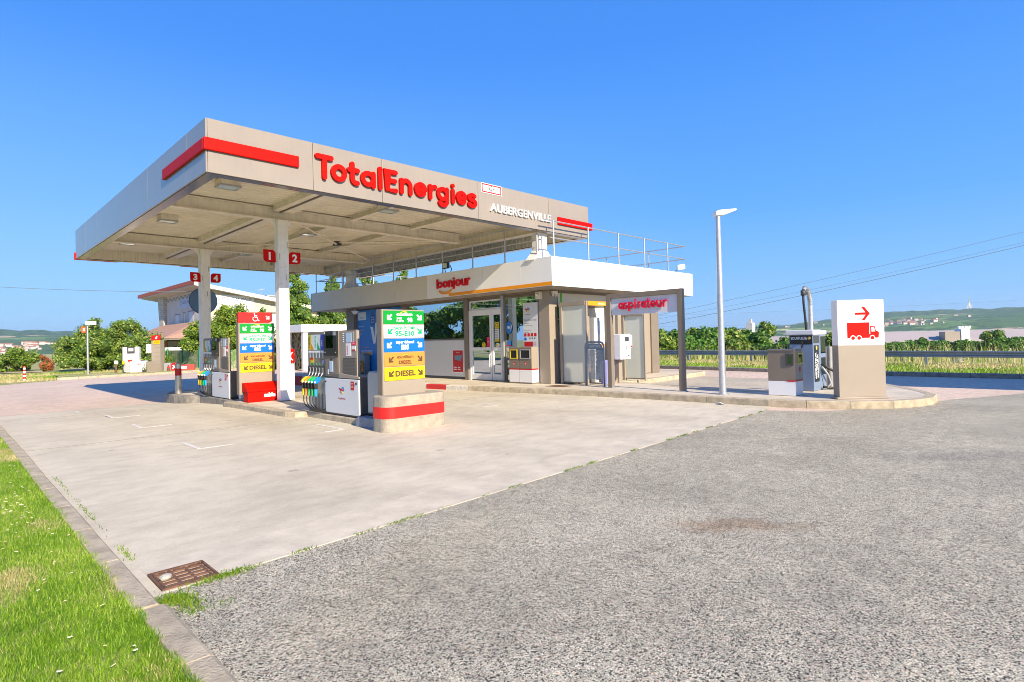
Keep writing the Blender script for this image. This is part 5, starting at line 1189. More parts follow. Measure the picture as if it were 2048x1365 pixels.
f = FY(14.79); mb = MB(); mb.rrect(f, 5.275, 6.10, 2.07, 2.33, .06, -.12, .0, M_REDM, rad=(0, .06, 0.0, .06)); d = mb.build('wheelchair_panel', p2)
mb = MB(); wh = M_WHITE; u, v = 5.68, 2.17
mb.stroke(f, arc(u, v, .058, 60, -215, 16), .015, 0, .004, wh); mb.stroke(f, [(u-.01, v+.055), (u-.015, v+.1)], .022, 0, .005, wh); mb.stroke(f, [(u-.01, v+.04), (u+.05, v+.035), (u+.075, v-.045), (u+.095, v-.05)], .015, 0, .0055, wh); mb.stroke(f, [(u-.01, v+.08), (u+.045, v+.078)], .013, 0, .006, wh); mb.disc(f, u-.018, v+.127, .015, 0, .004, wh, 10)
arrow(mb, f, 5.99, 2.20, .12, R(-45), wh, .22); mb.build('pictogram', d)

# concrete barrier with the red band
t = thing('concrete_barrier', 'round ended concrete barrier with a wide red painted band', 'barrier', (5.85, 8.35, 0))
def barr(z0, z1, e, mat, mb):
    mb.rrect(FZ(0), 5.20-e, 6.50+e, 8.16-e, 8.70+e, .2, z0, z1, mat, n=8)
mb = MB(); barr(-.02, .60, 0, M_BARR, mb); mb.build('block', t, bevel=.02)
mb = MB(); barr(.235, .425, .003, pm('band_red', (.80, .012, .01), .45, var=.04, vs=4), mb); mb.build('red_band', t)
# sand box
t = thing('sand_box', 'red sand box lettered sable at the foot of the far price sign', 'box', (5.9, 14.6, .115))
mb = MB(); mb.box(5.36, 6.30, 14.47, 14.76, .115, .40, M_RED); mb.build('body', t, bevel=.012)
mb = MB(); mb.prism(FX(5.33), [(-14.78, .37), (-14.44, .37), (-14.44, .41), (-14.70, .585), (-14.78, .585)], -1.0, 0, M_RED); mb.build('lid', t, bevel=.01)
mb = MB(); mb.text(FY(14.47), 'sable', 5.88, .23, .095, M_WHITE, bold=.05, d=.004); mb.build('lettering', t)
# bollard, sign disc
t = thing('bollard', 'steel bollard with a red band at the left end of the island', 'bollard', (5.12, 19.25, -.1)); z = .02
mb = MB(); mb.cyl((5.12, 19.25, -.14), (5.12, 19.25, 1.0), .085, M_STEEL, 24); mb.cyl((5.12, 19.25, 1.0), (5.12, 19.25, 1.03), .085, M_STEEL, 24, .06); mb.build('post', t, smooth=False)
mb = MB(); mb.cyl((5.12, 19.25, .66), (5.12, 19.25, .87), .0875, M_REDM, 24, cap=False); mb.build('red_band', t)
t = thing('round_sign', 'large round sign seen from its blue grey back behind the rear column', 'sign', (6.2, 20.6, 0))
mb = MB(); mb.disc(FY(20.55), 6.24, 3.0, .42, -.02, 0, pm('sign_back', (.10, .19, .32), .4), 32, .42); mb.disc(FY(20.552), 6.24, 3.0, .435, -.024, -.004, M_BLACK, 32, .435); mb.build('disc', t); mb = MB(); mb.tube([(6.24, 20.60, -.2), (6.24, 20.60, 3.3)], .03, M_GALV); mb.build('pole', t)

# ================================================================== IN FRONT OF THE SHOP
t = thing('waste_bin', 'waste bin with a yellow rimmed opening, left of the pair by the door', 'bin', (12.8, 12.7, .15), 'beige and white waste bins outside the shop')
def wbin(t, y0, y1, rim):
    X = 12.64; f = FX(X)
    mb = MB(); mb.box(X, 12.92, y0, y1, .15, .19, M_TAUPE); mb.box(X, 12.94, y0, y1, .19, .565, M_WHITE); mb.box(X, 12.94, y0, y1, .566, .605, M_REDM); mb.box(X, 12.94, y0, y1, .606, 1.26, M_BEIGE); mb.fbox(f, -y1+.004, -y0-.004, .612, 1.25, 0, .004, M_TAUPE); mb.build('body', t, bevel=.004)
    mb = MB(); a, b, c, d = -y1+.05, -y0-.05, .90, 1.19; e = .028
    for q in ((a, b, c, c+e), (a, b, d-e, d), (a, a+e, c+e, d-e), (b-e, b, c+e, d-e)): mb.fbox(f, *q, .004, .02, rim)
    mb.build('opening_rim', t); mb = MB(); mb.fbox(f, a+e, b-e, c+e, d-e, .004, .007, M_BLACK); mb.build('opening', t)
    mb = MB(); mb.fbox(f, (a+b)/2-.04, (a+b)/2+.05, .72, .80, .004, .006, M_REDM); mb.stroke(f, [((a+b)/2-.02, .735), ((a+b)/2, .775), ((a+b)/2+.03, .735)], .01, .006, .007, M_WHITE); mb.build('pictogram', t)
wbin(t, 12.40, 12.82, M_YEL)
t = thing('waste_bin', 'waste bin with a grey rimmed opening, right of the pair by the door', 'bin', (12.8, 12.1, .15), 'beige and white waste bins outside the shop'); wbin(t, 11.86, 12.385, M_ALU)
# firewood rack
t = thing('firewood_rack', 'arched rack of split firewood outside the left shop window', 'rack', (12.7, 21.9, .15))
mb = MB(); mb.rrect(FX(12.7), -22.2, -21.5, .15, 1.05, .15, -.25, 0, M_STEELB, rad=(0, 0, .12, .12)); mb.build('frame', t)
mb = MB(); mb.fbox(FX(12.7), -22.15, -21.55, .2, .75, 0, .002, M_BLACK); r_ = random.Random(2)
for i in range(34): mb.disc(FX(12.7), r_.uniform(-22.12, -21.58), r_.uniform(.24, .72), r_.uniform(.04, .07), 0, r_.uniform(.01, .06), M_WOOD, 7)
mb.build('logs', t)
# glazed self-service shelter
t = thing('glass_shelter', 'beige framed shelter with frosted glass sides on the shop end wall', 'shelter', (14.3, 10.8, .15))
def fpanel(x, y0, y1, z1, t):
    mb = MB(); a = .09
    mb.box(x-.05, x+.05, y1-a, y1, .15, z1, M_BEIGE); mb.box(x-.03, x+.03, y0, y0+.04, .15, z1, M_BEIGE); mb.box(x-.049, x+.049, y0+.04, y1-a, z1-.12, z1, M_BEIGE); mb.box(x-.02, x+.02, y0+.04, y1-a, .19, .22, M_TAUPE)
    o = mb.build('panel_frame', t, bevel=.004); mb = MB(); mb.box(x-.005, x+.005, y0+.04, y1-a, .22, z1-.12, M_FROST); mb.build('frosted_pane', o)
fpanel(13.2, 10.17, 11.17, 2.56, t); fpanel(15.3, 9.60, 10.42, 2.26, t)
mb = MB(); mb.box(13.25, 15.2, 10.18, 11.3, 2.44, 2.55, M_BEIGE); mb.build('roof', t); mb = MB(); mb.fbox(FY(10.18), 13.25, 14.15, 2.43, 2.555, .001, .008, M_ORANGE); mb.text(FY(10.18), 'LAVAGE', 13.9, 2.46, .06, M_WHITE, d=.01); mb.build('fascia_strip', t)
for x in (14.2, 14.75): mb = MB(); mb.box(x, x+.1, 10.2, 10.3, .15, 2.44, M_BEIGE); mb.build('post', t)
t = thing('vending_machine', 'beige self-service machine with dark blue instruction panel inside the shelter', 'machine', (13.7, 10.9, .15))
mb = MB(); mb.box(13.34, 14.0, 10.7, 11.3, .15, 2.2, M_BEIGE); mb.build('body', t, bevel=.01); f = FY(10.7); nb = pm('navy_panel', (.10, .13, .20), .4)
mb = MB(); mb.fbox(f, 13.36, 13.92, 1.30, 1.72, .001, .006, nb); mb.text(f, '2,00', 13.7, 1.55, .08, M_WHITE, d=.008)
for i in range(4): mb.fbox(f, 13.5, 13.8, 1.38+i*.035, 1.392+i*.035, .006, .008, M_WHITE)
mb.fbox(f, 13.36, 13.92, 1.74, 1.84, .001, .006, M_SORA); mb.fbox(f, 13.38, 13.5, 1.98, 2.16, .001, .006, nb); mb.fbox(f, 13.52, 13.9, 1.92, 2.16, .001, .006, M_GLASSD); mb.build('front_panel', t)
t = thing('vending_machine', 'white and orange display machine half hidden by the vacuum sign frame', 'machine', (14.55, 10.8, .15)); f = FY(10.6)
mb = MB(); mb.box(14.1, 15.0, 10.6, 11.3, .15, 2.1, M_GREYW); mb.build('body', t, bevel=.01)
mb = MB(); mb.fbox(f, 14.12, 14.98, 1.18, 1.30, .001, .006, M_ORANGE); mb.fbox(f, 14.12, 14.98, .2, 1.17, .001, .005, nb); mb.text(f, 'LAVE', 14.2, .68, .14, M_WHITE, 'L', d=.008, ang=R(90)); mb.fbox(f, 14.3, 14.8, 1.6, 2.0, .001, .006, M_LITE); mb.build('front_panel', t)
t = thing('drum', 'violet blue plastic drum behind the mat beater', 'drum', (13.75, 9.75, .15)); mb = MB(); mb.cyl((13.75, 9.9, .15), (13.75, 9.9, .78), .20, M_PURP, 20); mb.cyl((13.75, 9.9, .78), (13.75, 9.9, .84), .20, M_PURP, 20, .12); mb.build('body', t, bevel=.01)
# payment terminal on a post
t = thing('payment_terminal', 'white coin and card box on a beige post beside the frosted panel', 'terminal', (14.3, 9.85, .15))
mb = MB(); mb.box(14.2, 14.36, 9.82, 9.98, .15, 1.2, M_BEIGE); 
for sg in (-1, 1): mb.prism(FY(9.9), [(14.28+sg*.08, .15), (14.28+sg*.22, .15), (14.28+sg*.08, .30)], -.02, .02, M_BEIGE)
mb.build('post', t); mb = MB(); mb.box(14.02, 14.55, 9.62, 9.86, .84, 1.58, M_WHITE); mb.build('box', t, bevel=.02); f = FY(9.62)
mb = MB(); mb.fbox(f, 14.25, 14.45, 1.36, 1.50, .001, .005, M_DGREY); mb.fbox(f, 14.27, 14.35, 1.12, 1.25, .001, .008, M_ALU); mb.fbox(f, 14.40, 14.46, .92, .97, .001, .006, M_BLACK); mb.build('front_panel', t); mb = MB(); mb.box(14.56, 14.68, 9.66, 9.84, 1.18, 1.55, M_WHITE); mb.fbox(FY(9.66), 14.57, 14.67, 1.19, 1.24, .001, .004, M_REDM); mb.build('side_reader', t, bevel=.008)
# mat beater
t = thing('mat_beater', 'blue grey hoop stand with hanging chains for beating car mats', 'mat beater', (12.93, 9.73, .15))
def hoop(f, u0, u1, v0, v1, r): return [(u0, v0), (u0, v1-r)]+[(u0+r-r*math.cos(R(a)), v1-r+r*math.sin(R(a))) for a in range(15, 91, 15)]+[(u1-r+r*math.sin(R(a)), v1-r+r*math.cos(R(a))) for a in range(0, 91, 15)]+[(u1, v0)]
f = FX(12.93); mb = MB(); mb.tube([f.p(a, b) for a, b in hoop(f, -10.05, -9.42, .15, 1.37, .13)], .028, M_STEELB, 10); mb.build('hoop', t, smooth=True)
mb = MB(); mb.rrect(f, -10.0, -9.47, 1.18, 1.335, .1, -.004, .004, M_STEELB, rad=(0, 0, .1, .1)); mb.text(f, 'TAPE TAPIS', -9.735, 1.225, .055, M_GREYW, w=.40, d=.006); mb.build('name_plate', t)
mb = MB(); 
for i in range(15):
    u = -9.99+i*.0365
    for j in range(22): 
        z = 1.16-j*.037; mb.cyl(f.p(u, z, .006 if j % 2 else -.006), f.p(u+.006*(j % 2), z-.034, 0), .012, M_ALU, 5)
mb.build('chains', t); mb = MB()
for y in (9.42, 10.05): mb.box(12.87, 12.99, y-.06, y+.06, .148, .158, M_GALV)
mb.build('foot_plate', t)
# aspirateur frame
t = thing('vacuum_sign_frame', 'brown portal frame hung with a white aspirateur panel', 'sign', (12.79, 8.06, .15))
mb = MB(); X = 12.73
for y in (7.01, 9.10): mb.box(X, X+.13, y-.065, y+.065, .15, 2.64, M_TAUPE); mb.box(X-.03, X+.16, y-.1, y+.1, .146, .16, M_GALV)
mb.build('post', t, bevel=.006); mb = MB(); mb.box(X+.001, X+.129, 7.075, 9.035, 2.52, 2.64, M_TAUPE); mb.build('crossbar', t, bevel=.006)
mb = MB(); mb.box(X+.05, X+.08, 7.08, 9.03, 2.08, 2.515, pm('sign_panel_pale', (.60, .63, .70), .4)); p = mb.build('panel', t)
for m2 in fitted('aspirateur', [(-8.775, -8.63), (-8.615, -8.505), (-8.47, -8.32), (-8.28, -8.24), (-8.19, -8.10), (-8.09, -7.945), (-7.925, -7.83), (-7.815, -7.665), (-7.645, -7.505), (-7.465, -7.34)], FX(X+.05), 2.236, .150, .038, .02, .055, pm('letter_crimson', (.62, .008, .04), .4, spec=.2)): m2.build('letter', p)
# street lamp
t = thing('street_lamp', 'tall galvanised lamp post on the kerb strip right of the shop', 'street lamp', (12.62, 5.93, .15))
mb = MB(); mb.cyl((12.62, 5.93, .15), (12.62, 5.93, 4.2), .078, M_GALV, 20, .052); mb.cyl((12.62, 5.93, .15), (12.62, 5.93, .17), .14, M_GALV, 16); mb.build('pole', t)
mb = MB(); mb.cyl((12.62, 5.93, 4.2), (12.62, 5.93, 4.32), .05, M_GALV, 12); mb.build('spigot', t)
mb = MB(); fr = Fr((12.62, 5.93, 4.25), (.80, -.60, .12), (0, 0, 1), (-.60, -.80, 0)); mb.prism(fr, [(-.08, -.05), (.1, -.06), (.42, .015), (.43, .05), (.38, .06), (.02, .07), (-.08, .05)], -.09, .09, M_WHITE); mb.build('lamp_head', t, bevel=.02)
# truck sign
o_ = Vector((12.80, 3.59, 0)); uu = Vector((.70, -.714, 0)).normalized(); nn = Vector((uu.y, -uu.x, 0)); f = Fr(o_, uu, (0, 0, 1), nn)
t = thing('truck_sign', 'tall sign with a red arrow and lorry on white above a beige base', 'sign', (13.1, 3.3, .15))
mb = MB(); mb.fbox(f, -.06, .99, .15, .185, -.24, .03, M_BEIGE); mb.fbox(f, 0, .93, .185, 1.22, -.22, 0, M_BEIGE); mb.build('base', t, bevel=.006)
mb = MB(); mb.fbox(f, 0, .93, 1.222, 2.13, -.22, .001, M_WHITE); mb.build('white_panel', t, bevel=.006); f = Fr(o_+nn*.001, uu, (0, 0, 1), nn)
mb = MB(); mb.fbox(f, .355, .58, 1.83, 1.876, 0, .004, M_RED); mb.prism(f, [(.485, 1.985), (.54, 1.99), (.65, 1.853), (.585, 1.853)], 0, .005, M_RED); mb.prism(f, [(.485, 1.721), (.585, 1.853), (.65, 1.853), (.54, 1.716)], 0, .0045, M_RED); mb.build('arrow', t)
mb = MB(); red = M_RED
mb.prism(f, [(.19, 1.365), (.63, 1.365), (.63, 1.675), (.19, 1.675)], 0, .004, red); mb.prism(f, [(.63, 1.365), (.81, 1.365), (.82, 1.48), (.76, 1.51), (.735, 1.60), (.65, 1.60), (.65, 1.44), (.63, 1.44)], 0, .0045, red)
mb.prism(f, [(.672, 1.49), (.745, 1.49), (.72, 1.58), (.672, 1.58)], .0045, .0055, M_WHITE)
for u in (.30, .42, .685): mb.disc(f, u, 1.365, .055, .0045, .006, M_WHITE, 20); mb.disc(f, u, 1.365, .037, .006, .007, red, 18)
mb.build('lorry_pictogram', t)
# recycling cabinet by the truck sign
t = thing('waste_cabinet', 'brown and white waste cabinet with two hatches left of the lorry sign', 'bin', (13.15, 4.75, .15))
mb = MB(); mb.box(12.95, 13.42, 4.48, 5.04, .155, .46, M_WHITE); mb.box(12.95, 13.42, 4.48, 5.04, .461, 1.12, M_TAUPE); mb.box(12.93, 13.43, 4.47, 5.05, 1.12, 1.145, M_TAUPE); mb.fbox(FY(4.48), 12.955, 13.415, .50, 1.115, 0, .004, M_BEIGE); mb.build('body', t, bevel=.004)
mb = MB(); mb.fbox(FX(12.95), -4.64, -4.48, .455, .485, .001, .006, M_REDM); mb.fbox(FY(4.48), 12.951, 13.42, .455, .485, .001, .006, M_REDM); mb.build('red_strip', t)
mb = MB()
def hatch(f, u0, u1, v0, v1, rm, nm):
    mb = MB()
    for q in ((u0, u1, v0, v0+.03), (u0, u1, v1-.03, v1), (u0, u0+.03, v0+.03, v1-.03), (u1-.03, u1, v0+.03, v1-.03)): mb.fbox(f, *q, .004, .02, rm)
    o = mb.build('hatch', t); mb = MB(); mb.fbox(f, u0+.03, u1-.03, v0+.03, v1-.03, .004, .008, M_GLASSD); mb.build('flap', o)
hatch(FX(12.95), -4.66, -4.50, .80, 1.05, M_DGREY, 0); hatch(FY(4.478), 13.10, 13.40, .82, 1.06, M_YEL, 0)
mb = MB(); mb.fbox(FY(4.478), 13.2, 13.28, .66, .76, 0, .007, M_REDM); mb.build('pictogram', t)
# air and vacuum machine
t = thing('vacuum_machine', 'blue grey air and vacuum machine with arched hose boom', 'vacuum machine', (14.6, 4.8, .15))
bl = pm('machine_blue', (.20, .27, .40), .35, metal=.2)
mb = MB(); mb.box(14.2, 14.66, 4.50, 5.02, .155, 1.44, bl); mb.build('cabinet', t, bevel=.01); mb = MB(); mb.box(14.12, 14.68, 4.46, 5.08, 1.44, 1.56, M_GREYW); mb.build('hood', t, bevel=.02)
mb = MB(); mb.box(14.74, 15.14, 4.52, 5.0, .155, 1.44, bl); mb.build('cabinet', t, bevel=.01); mb = MB(); mb.box(14.70, 15.18, 4.5, 5.04, 1.44, 1.55, M_GREYW); mb.build('hood', t, bevel=.02)
f = FX(14.2); mb = MB(); mb.fbox(f, -5.00, -4.51, 1.23, 1.43, .001, .008, M_BLACK); mb.text(f, 'SOUFFLEUR', -4.80, 1.34, .06, M_WHITE, w=.36, bold=.04, d=.01); mb.disc(f, -4.575, 1.37, .035, .008, .012, pm('emblem_gold', (.6, .42, .1), .4), 14); mb.tube([(14.17, 4.72, 1.30), (14.13, 4.70, 1.24), (14.17, 4.74, 1.15)], .016, M_BLACK); mb.build('front_panel', t)
f = FY(4.5); mb = MB(); mb.fbox(f, 14.24, 14.56, .36, 1.20, .001, .008, M_BLACK); mb.text(f, 'ASPIRATEUR', 14.37, .42, .085, M_WHITE, 'L', w=.62, bold=.04, d=.01, ang=R(90)); mb.text(f, 'SOUFFLEUR', 14.50, .45, .075, M_WHITE, 'L', w=.55, bold=.04, d=.01, ang=R(90))
mb.disc(f, 14.40, 1.14, .05, .008, .012, pm('emblem_gold', (.6, .42, .1), .4), 16); mb.fbox(f, 14.23, 14.62, 1.25, 1.42, .001, .006, M_DGREY); mb.fbox(FY(4.52), 14.8, 15.1, .5, .9, .001, .006, M_BLACK); mb.fbox(FY(4.52), 14.78, 15.12, 1.0, 1.4, .001, .004, M_GLASSD); mb.build('side_panel', t)
mb = MB(); mb.cyl((15.03, 4.8, 1.5), (15.03, 4.8, 2.15), .055, M_GALV, 16); P = [(15.03, 4.8, 2.15), (15.02, 4.8, 2.3), (14.95, 4.8, 2.44), (14.84, 4.8, 2.53), (14.70, 4.8, 2.56), (14.60, 4.8, 2.50)]
mb.build('boom_pole', t); mb = MB(); mb.tube(P, .045, M_ALU, 12)
for k in range(17):
    a = k/17*(len(P)-1.6); i = int(a); p = Vector(P[i]).lerp(Vector(P[i+1]), a-i); d = (Vector(P[i+1])-Vector(P[i])).normalized(); mb.cyl(p-d*.009, p+d*.009, .060, M_GALV, 12)
mb.build('boom_spring', t); mb = MB(); mb.box(14.52, 14.64, 4.76, 4.84, 2.38, 2.50, M_DGREY); mb.tube([(14.57, 4.8, 2.42), (14.58, 4.8, 2.2), (14.66, 4.8, 1.85), (14.72, 4.8, 1.5)], .028, M_RUB, 8)
mb.build('hose', t, smooth=True); mb = MB(); mb.tube([(14.66, 4.47, .75), (14.85, 4.3, .6), (15.15, 4.15, .45), (15.3, 4.1, .28), (15.2, 4.2, .19), (14.9, 4.35, .18), (14.7, 4.45, .22)], .030, M_RUB, 8)
mb.tube([(14.66, 4.47, .7), (14.8, 4.38, .5), (14.9, 4.35, .3), (14.78, 4.4, .2)], .022, M_ALU, 8); mb.build('hose', t, smooth=True)
t = thing('bollard', 'plain steel post between the vacuum machine and the lorry sign', 'bollard', (15.5, 4.5, .15)); mb = MB(); mb.cyl((15.5, 4.55, .15), (15.5, 4.55, 1.14), .078, M_STEEL, 20); mb.build('post', t, bevel=.01)
t = thing('manhole_cover', 'rusty rectangular cover in the pavement before the corner post', 'manhole cover', (12.6, 11.0, .15)); mb = MB(); mb.box(12.25, 12.75, 10.35, 11.0, .14, .153, M_RUST); mb.build('cover', t)
# drain grate at the front left corner
t = thing('drain_grate', 'rusty cast iron drain grate set in the concrete corner', 'drain grate', (1.13, 4.22, 0))
mb = MB(); z0 = .010; mb.box(.98, 1.29, 4.06, 4.38, -.02, z0-.004+.004, M_BLACK)
for q in ((.97, 1.30, 4.045, 4.065), (.97, 1.30, 4.375, 4.395), (.97, .985, 4.066, 4.374), (1.285, 1.30, 4.066, 4.374)): mb.box(*q, -.02, .024, M_RUST)
mb.build('frame', t); mb = MB()
for i in range(5): mb.box(.99, 1.28, 4.075+i*.061, 4.10+i*.061, z0+.001, .022, M_RUST)
for i in range(4): mb.box(.99+i*.09, 1.005+i*.09, 4.066, 4.373, z0+.001, .0195, M_RUST)
for i in range(3): mb.box(1.02+i*.09, 1.06+i*.09, 4.32, 4.35, z0, .025, M_RUST)
mb.build('grate', t)
t = thing('stone', 'pale stone lying on the drain grate', 'stone', (1.03, 4.2, .02)); mb = MB(); bm = bmesh.new(); bmesh.ops.create_icosphere(bm, subdivisions=2, radius=.032)
for v in bm.verts: v.co = Vector((v.co.x*1.2, v.co.y, v.co.z*.75))*random.uniform(.75, 1.1)+Vector((1.03, 4.2, .038))
mb.add([v.co for v in bm.verts], [[v.index for v in fc.verts] for fc in bm.faces], pm('pale_stone', (.42, .39, .34), .9, bump=.5)); bm.free(); mb.build('body', t)
t = thing('litter', 'white scrap of paper in the gutter by the lamp post', 'litter', (11.85, 5.6, .01)); mb = MB(); mb.add([(11.82, 5.5, .012), (11.9, 5.62, .012), (11.84, 5.75, .012), (11.76, 5.6, .05), (11.88, 5.66, .06)], [(0, 1, 4, 3), (1, 2, 4), (2, 3, 4)], M_WHITE); mb.build('scrap', t)
# unseen canopy added off frame right to throw the long shadow across the road
t = thing('shadow_canopy', 'unseen canopy added right of the forecourt to cast a shadow', 'canopy', (19.4, -6, 0)); mb = MB(); mb.box(16.9, 22.2, -11, -3.6, 4.4, 4.9, M_BEIGE); mb.build('roof', t, bevel=.01)
for x, y in ((17.6, -5.2), (21.4, -5.2), (17.6, -9.6), (21.4, -9.6)): mb = MB(); mb.box(x-.12, x+.12, y-.12, y+.12, 0, 4.4, M_WHITEC); mb.build('column', t)
#==BACK==

# ================================================================== BACKGROUND, LEFT
GB = -0.25
def bz(x, y): return gz(x, y)
# pump five and its neighbours on the far pavement
t = thing('street_lamp', 'slim white post with a box lamp and small red plate at the far pavement', 'street lamp', (7.18, 47.2, GB))
mb = MB(); mb.cyl((7.18, 47.2, GB), (7.18, 47.2, 3.15), .065, M_GALV, 14, .05); mb.build('pole', t)
mb = MB(); fr = Fr((7.18, 47.2, 0), (.94, -.34, 0), (0, 0, 1), (-.34, -.94, 0)); mb.fbox(fr, -.10, .48, 3.12, 3.36, -.15, .15, M_WHITE); mb.build('lamp_head', t, bevel=.02)
mb = MB(); mb.rrect(fr, -.34, -.07, 2.62, 3.02, .08, .02, .05, pm('plate_orange_red', (.6, .08, .01), .4)); mb.text(fr, '5', -.19, 2.72, .2, M_WHITE, bold=.02, d=.06); mb.build('number_plate', t)
t = thing('marker_post', 'red and white striped marker post on the far left verge', 'marker post', (3.7, 44.4, GB))
mb = MB(); [mb.cyl((3.7, 44.4, GB+i*.11), (3.7, 44.4, GB+(i+1)*.11), .065, M_REDM if i % 2 else M_WHITE, 12) for i in range(7)]; mb.cyl((3.7, 44.4, GB+.77), (3.7, 44.4, GB+.86), .075, M_REDM, 12, .05); mb.build('post', t)
t = thing('fuel_pump', 'small white fuel pump standing alone on the far pavement', 'fuel pump', (9.5, 47.0, GB)); fr = Fr((9.08, 46.95, 0), (.92, -.39, 0), (0, 0, 1), (-.39, -.92, 0))
mb = MB(); mb.fbox(fr, .42, 1.42, -.15, .62, -.6, 0, M_WHITE); mb.fbox(fr, .0, 1.44, -.26, -.15, -.6, .01, M_DGREY); mb.build('cabinet', t, bevel=.01)
mb = MB(); mb.fbox(fr, .0, .98, .58 , 1.6, -.5, -.02, M_GREYW); mb.fbox(fr, .0, .41, -.15, .58, -.55, -.02, M_ALU); mb.build('head', t, bevel=.015)
mb = MB(); mb.fbox(fr, .27, .72, 1.15, 1.6, -.02, .01, M_DGREY); mb.fbox(fr, .34, .65, 1.3, 1.52, .01, .014, M_ALU); mb.fbox(fr, .25, .75, .72, 1.12, -.02, 0, M_WHITE); mb.build('display', t)
mb = MB(); brand_mark(mb, fr, .98, .38, .15); mb.fbox(fr, .3, .55, .6, .74, .0, .01, M_REDM); mb.build('print', t)
mb = MB(); mb.tube([fr.p(.08, .5, .03), fr.p(.03, .2, .1), fr.p(.06, -.12, .08), fr.p(.2, -.15, .04)], .03, M_RUB); mb.fbox(fr, .02, .14, .42, .66, .02, .14, M_YEL); mb.build('hose', t)
t = thing('guard_post', 'short brown post with white cap left of the lone pump', 'post', (8.75, 47.2, GB)); mb = MB(); mb.cyl((8.75, 47.2, GB), (8.75, 47.2, .45), .06, M_RUST, 10); mb.build('post', t); mb = MB(); mb.box(8.65, 8.85, 47.1, 47.3, .45, .68, M_WHITE); mb.build('cap', t)
t = thing('cabinet', 'low beige rounded cabinet right of the lone pump', 'cabinet', (10.3, 46.5, GB)); fr2 = Fr((10.22, 46.6, 0), (.55, -.83, 0), (0, 0, 1), (-.83, -.55, 0)); mb = MB(); mb.rrect(fr2, 0, .95, -.26, .56, .12, -.5, 0, M_BEIGE, rad=(0, 0, .12, .12)); mb.build('body', t)
t = thing('flower_pot', 'small dark pot with a plant before the low beige cabinet', 'pot', (10.15, 46.0, GB)); mb = MB(); mb.cyl((10.15, 46.0, GB), (10.15, 46.0, GB+.26), .09, M_DGREY, 12, .14); mb.build('pot', t); V, Q = crown_quads([(10.15, 46.0, .2, .16, .16, .2)], 60, .05); np_mesh('plant', V, Q, LF_BUSH, parent=t)
t = thing('payment_totem', 'tall beige payment totem with red and orange plates', 'totem', (11.1, 46.7, GB)); fr3 = Fr((10.80, 46.9, 0), (.72, -.69, 0), (0, 0, 1), (-.69, -.72, 0))
mb = MB(); mb.fbox(fr3, 0, .62, -.26, 2.05, -.5, 0, M_BEIGE); 
for i in range(6): mb.fbox(fr3, .2, .625, -.1+i*.32, -.08+i*.32, 0, .004, M_TAUPE)
mb.build('body', t, bevel=.01); mb = MB(); mb.rrect(fr3, .02, .66, 2.04, 2.38, .06, .0, .04, M_REDM, rad=(0, .1, 0, .1)); mb.prism(fr3, [(.28, 2.12), (.42, 2.12), (.46, 2.3), (.36, 2.3)], .041, .05, M_WHITE); mb.build('red_plate', t); mb = MB(); mb.fbox(fr3, .15, .62, 1.76, 2.02, .0, .03, pm('plate_amber', (.75, .38, 0), .4)); mb.text(fr3, '5 GPL', .38, 1.84, .09, M_BLACK, d=.035); mb.build('amber_plate', t)
mb = MB(); mb.fbox(fr3, -.46, -.04, 1.15, 1.78, -.2, -.16, M_WHITE); mb.build('white_board', t)
for i, (x, y, l) in enumerate(((11.25, 47.0, 'grey rounded hoop panel next to the payment totem'), (11.62, 46.5, 'grey rounded hoop panel left of the red disc'))):
    t = thing('hoop_barrier', l, 'barrier', (x, y, GB), 'grey hoop panels by the totem'); f4 = Fr((x-.15, y+.1, 0), (.8, -.6, 0), (0, 0, 1), (-.6, -.8, 0)); mb = MB(); mb.rrect(f4, 0, .42, GB, .42, .1, -.4, 0, M_ALU, rad=(0, 0, .12, .12)); mb.build('body', t, bevel=.01)
t = thing('gnome', 'small brown and red figure ornament between the grey panels', 'ornament', (11.7, 46.2, GB)); mb = MB(); mb.cyl((11.66, 46.15, GB), (11.66, 46.15, .05), .12, M_RUST, 10, .09); mb.cyl((11.66, 46.15, .05), (11.66, 46.15, .28), .1, M_REDM, 10, .02); mb.build('body', t)
t = thing('round_sign', 'small round red and white sign beside the grey panels', 'sign', (12.1, 46.4, GB)); f5 = Fr((12.1, 46.4, 0), (.8, -.6, 0), (0, 0, 1), (-.6, -.8, 0)); mb = MB(); mb.disc(f5, 0, .1, .26, 0, .03, M_REDM, 20, .32); mb.stroke(f5, [(-.1, .0), (.1, .2)], .09, .03, .034, M_WHITE); mb.stroke(f5, [(-.08, .22), (.1, .0)], .07, .03, .036, M_WHITE); mb.build('disc', t); mb = MB(); mb.cyl((12.1, 46.43, GB), (12.1, 46.43, .0), .03, M_DGREY, 8); mb.build('pole', t)
t = thing('chest', 'long red chest with a white label on the far pavement', 'box', (12.8, 46.0, GB)); f6 = Fr((12.35, 46.3, 0), (.93, -.36, 0), (0, 0, 1), (-.36, -.93, 0)); mb = MB(); mb.fbox(f6, 0, 1.0, -.27, .24, -.45, 0, pm('faded_red', (.55, .04, .03), .5)); mb.build('body', t, bevel=.02); mb = MB(); mb.fbox(f6, .12, .5, -.05, .12, .0, .01, M_WHITE); mb.build('label_plate', t)
t = thing('red_drum', 'red rounded extinguisher cabinet with a white mark behind the front column', 'cabinet', (16.9, 37.9, GB)); mb = MB(); f7 = Fr((16.62, 38.1, 0), (.71, -.7, 0), (0, 0, 1), (-.7, -.71, 0)); mb.rrect(f7, 0, .46, .28, 1.22, .08, -.3, 0, M_RED); mb.build('body', t, bevel=.02); mb = MB(); mb.stroke(f7, arc(.46, .72, .17, 100, 260, 8, .25), .07, 0, .006, M_WHITE); mb.build('mark', t)
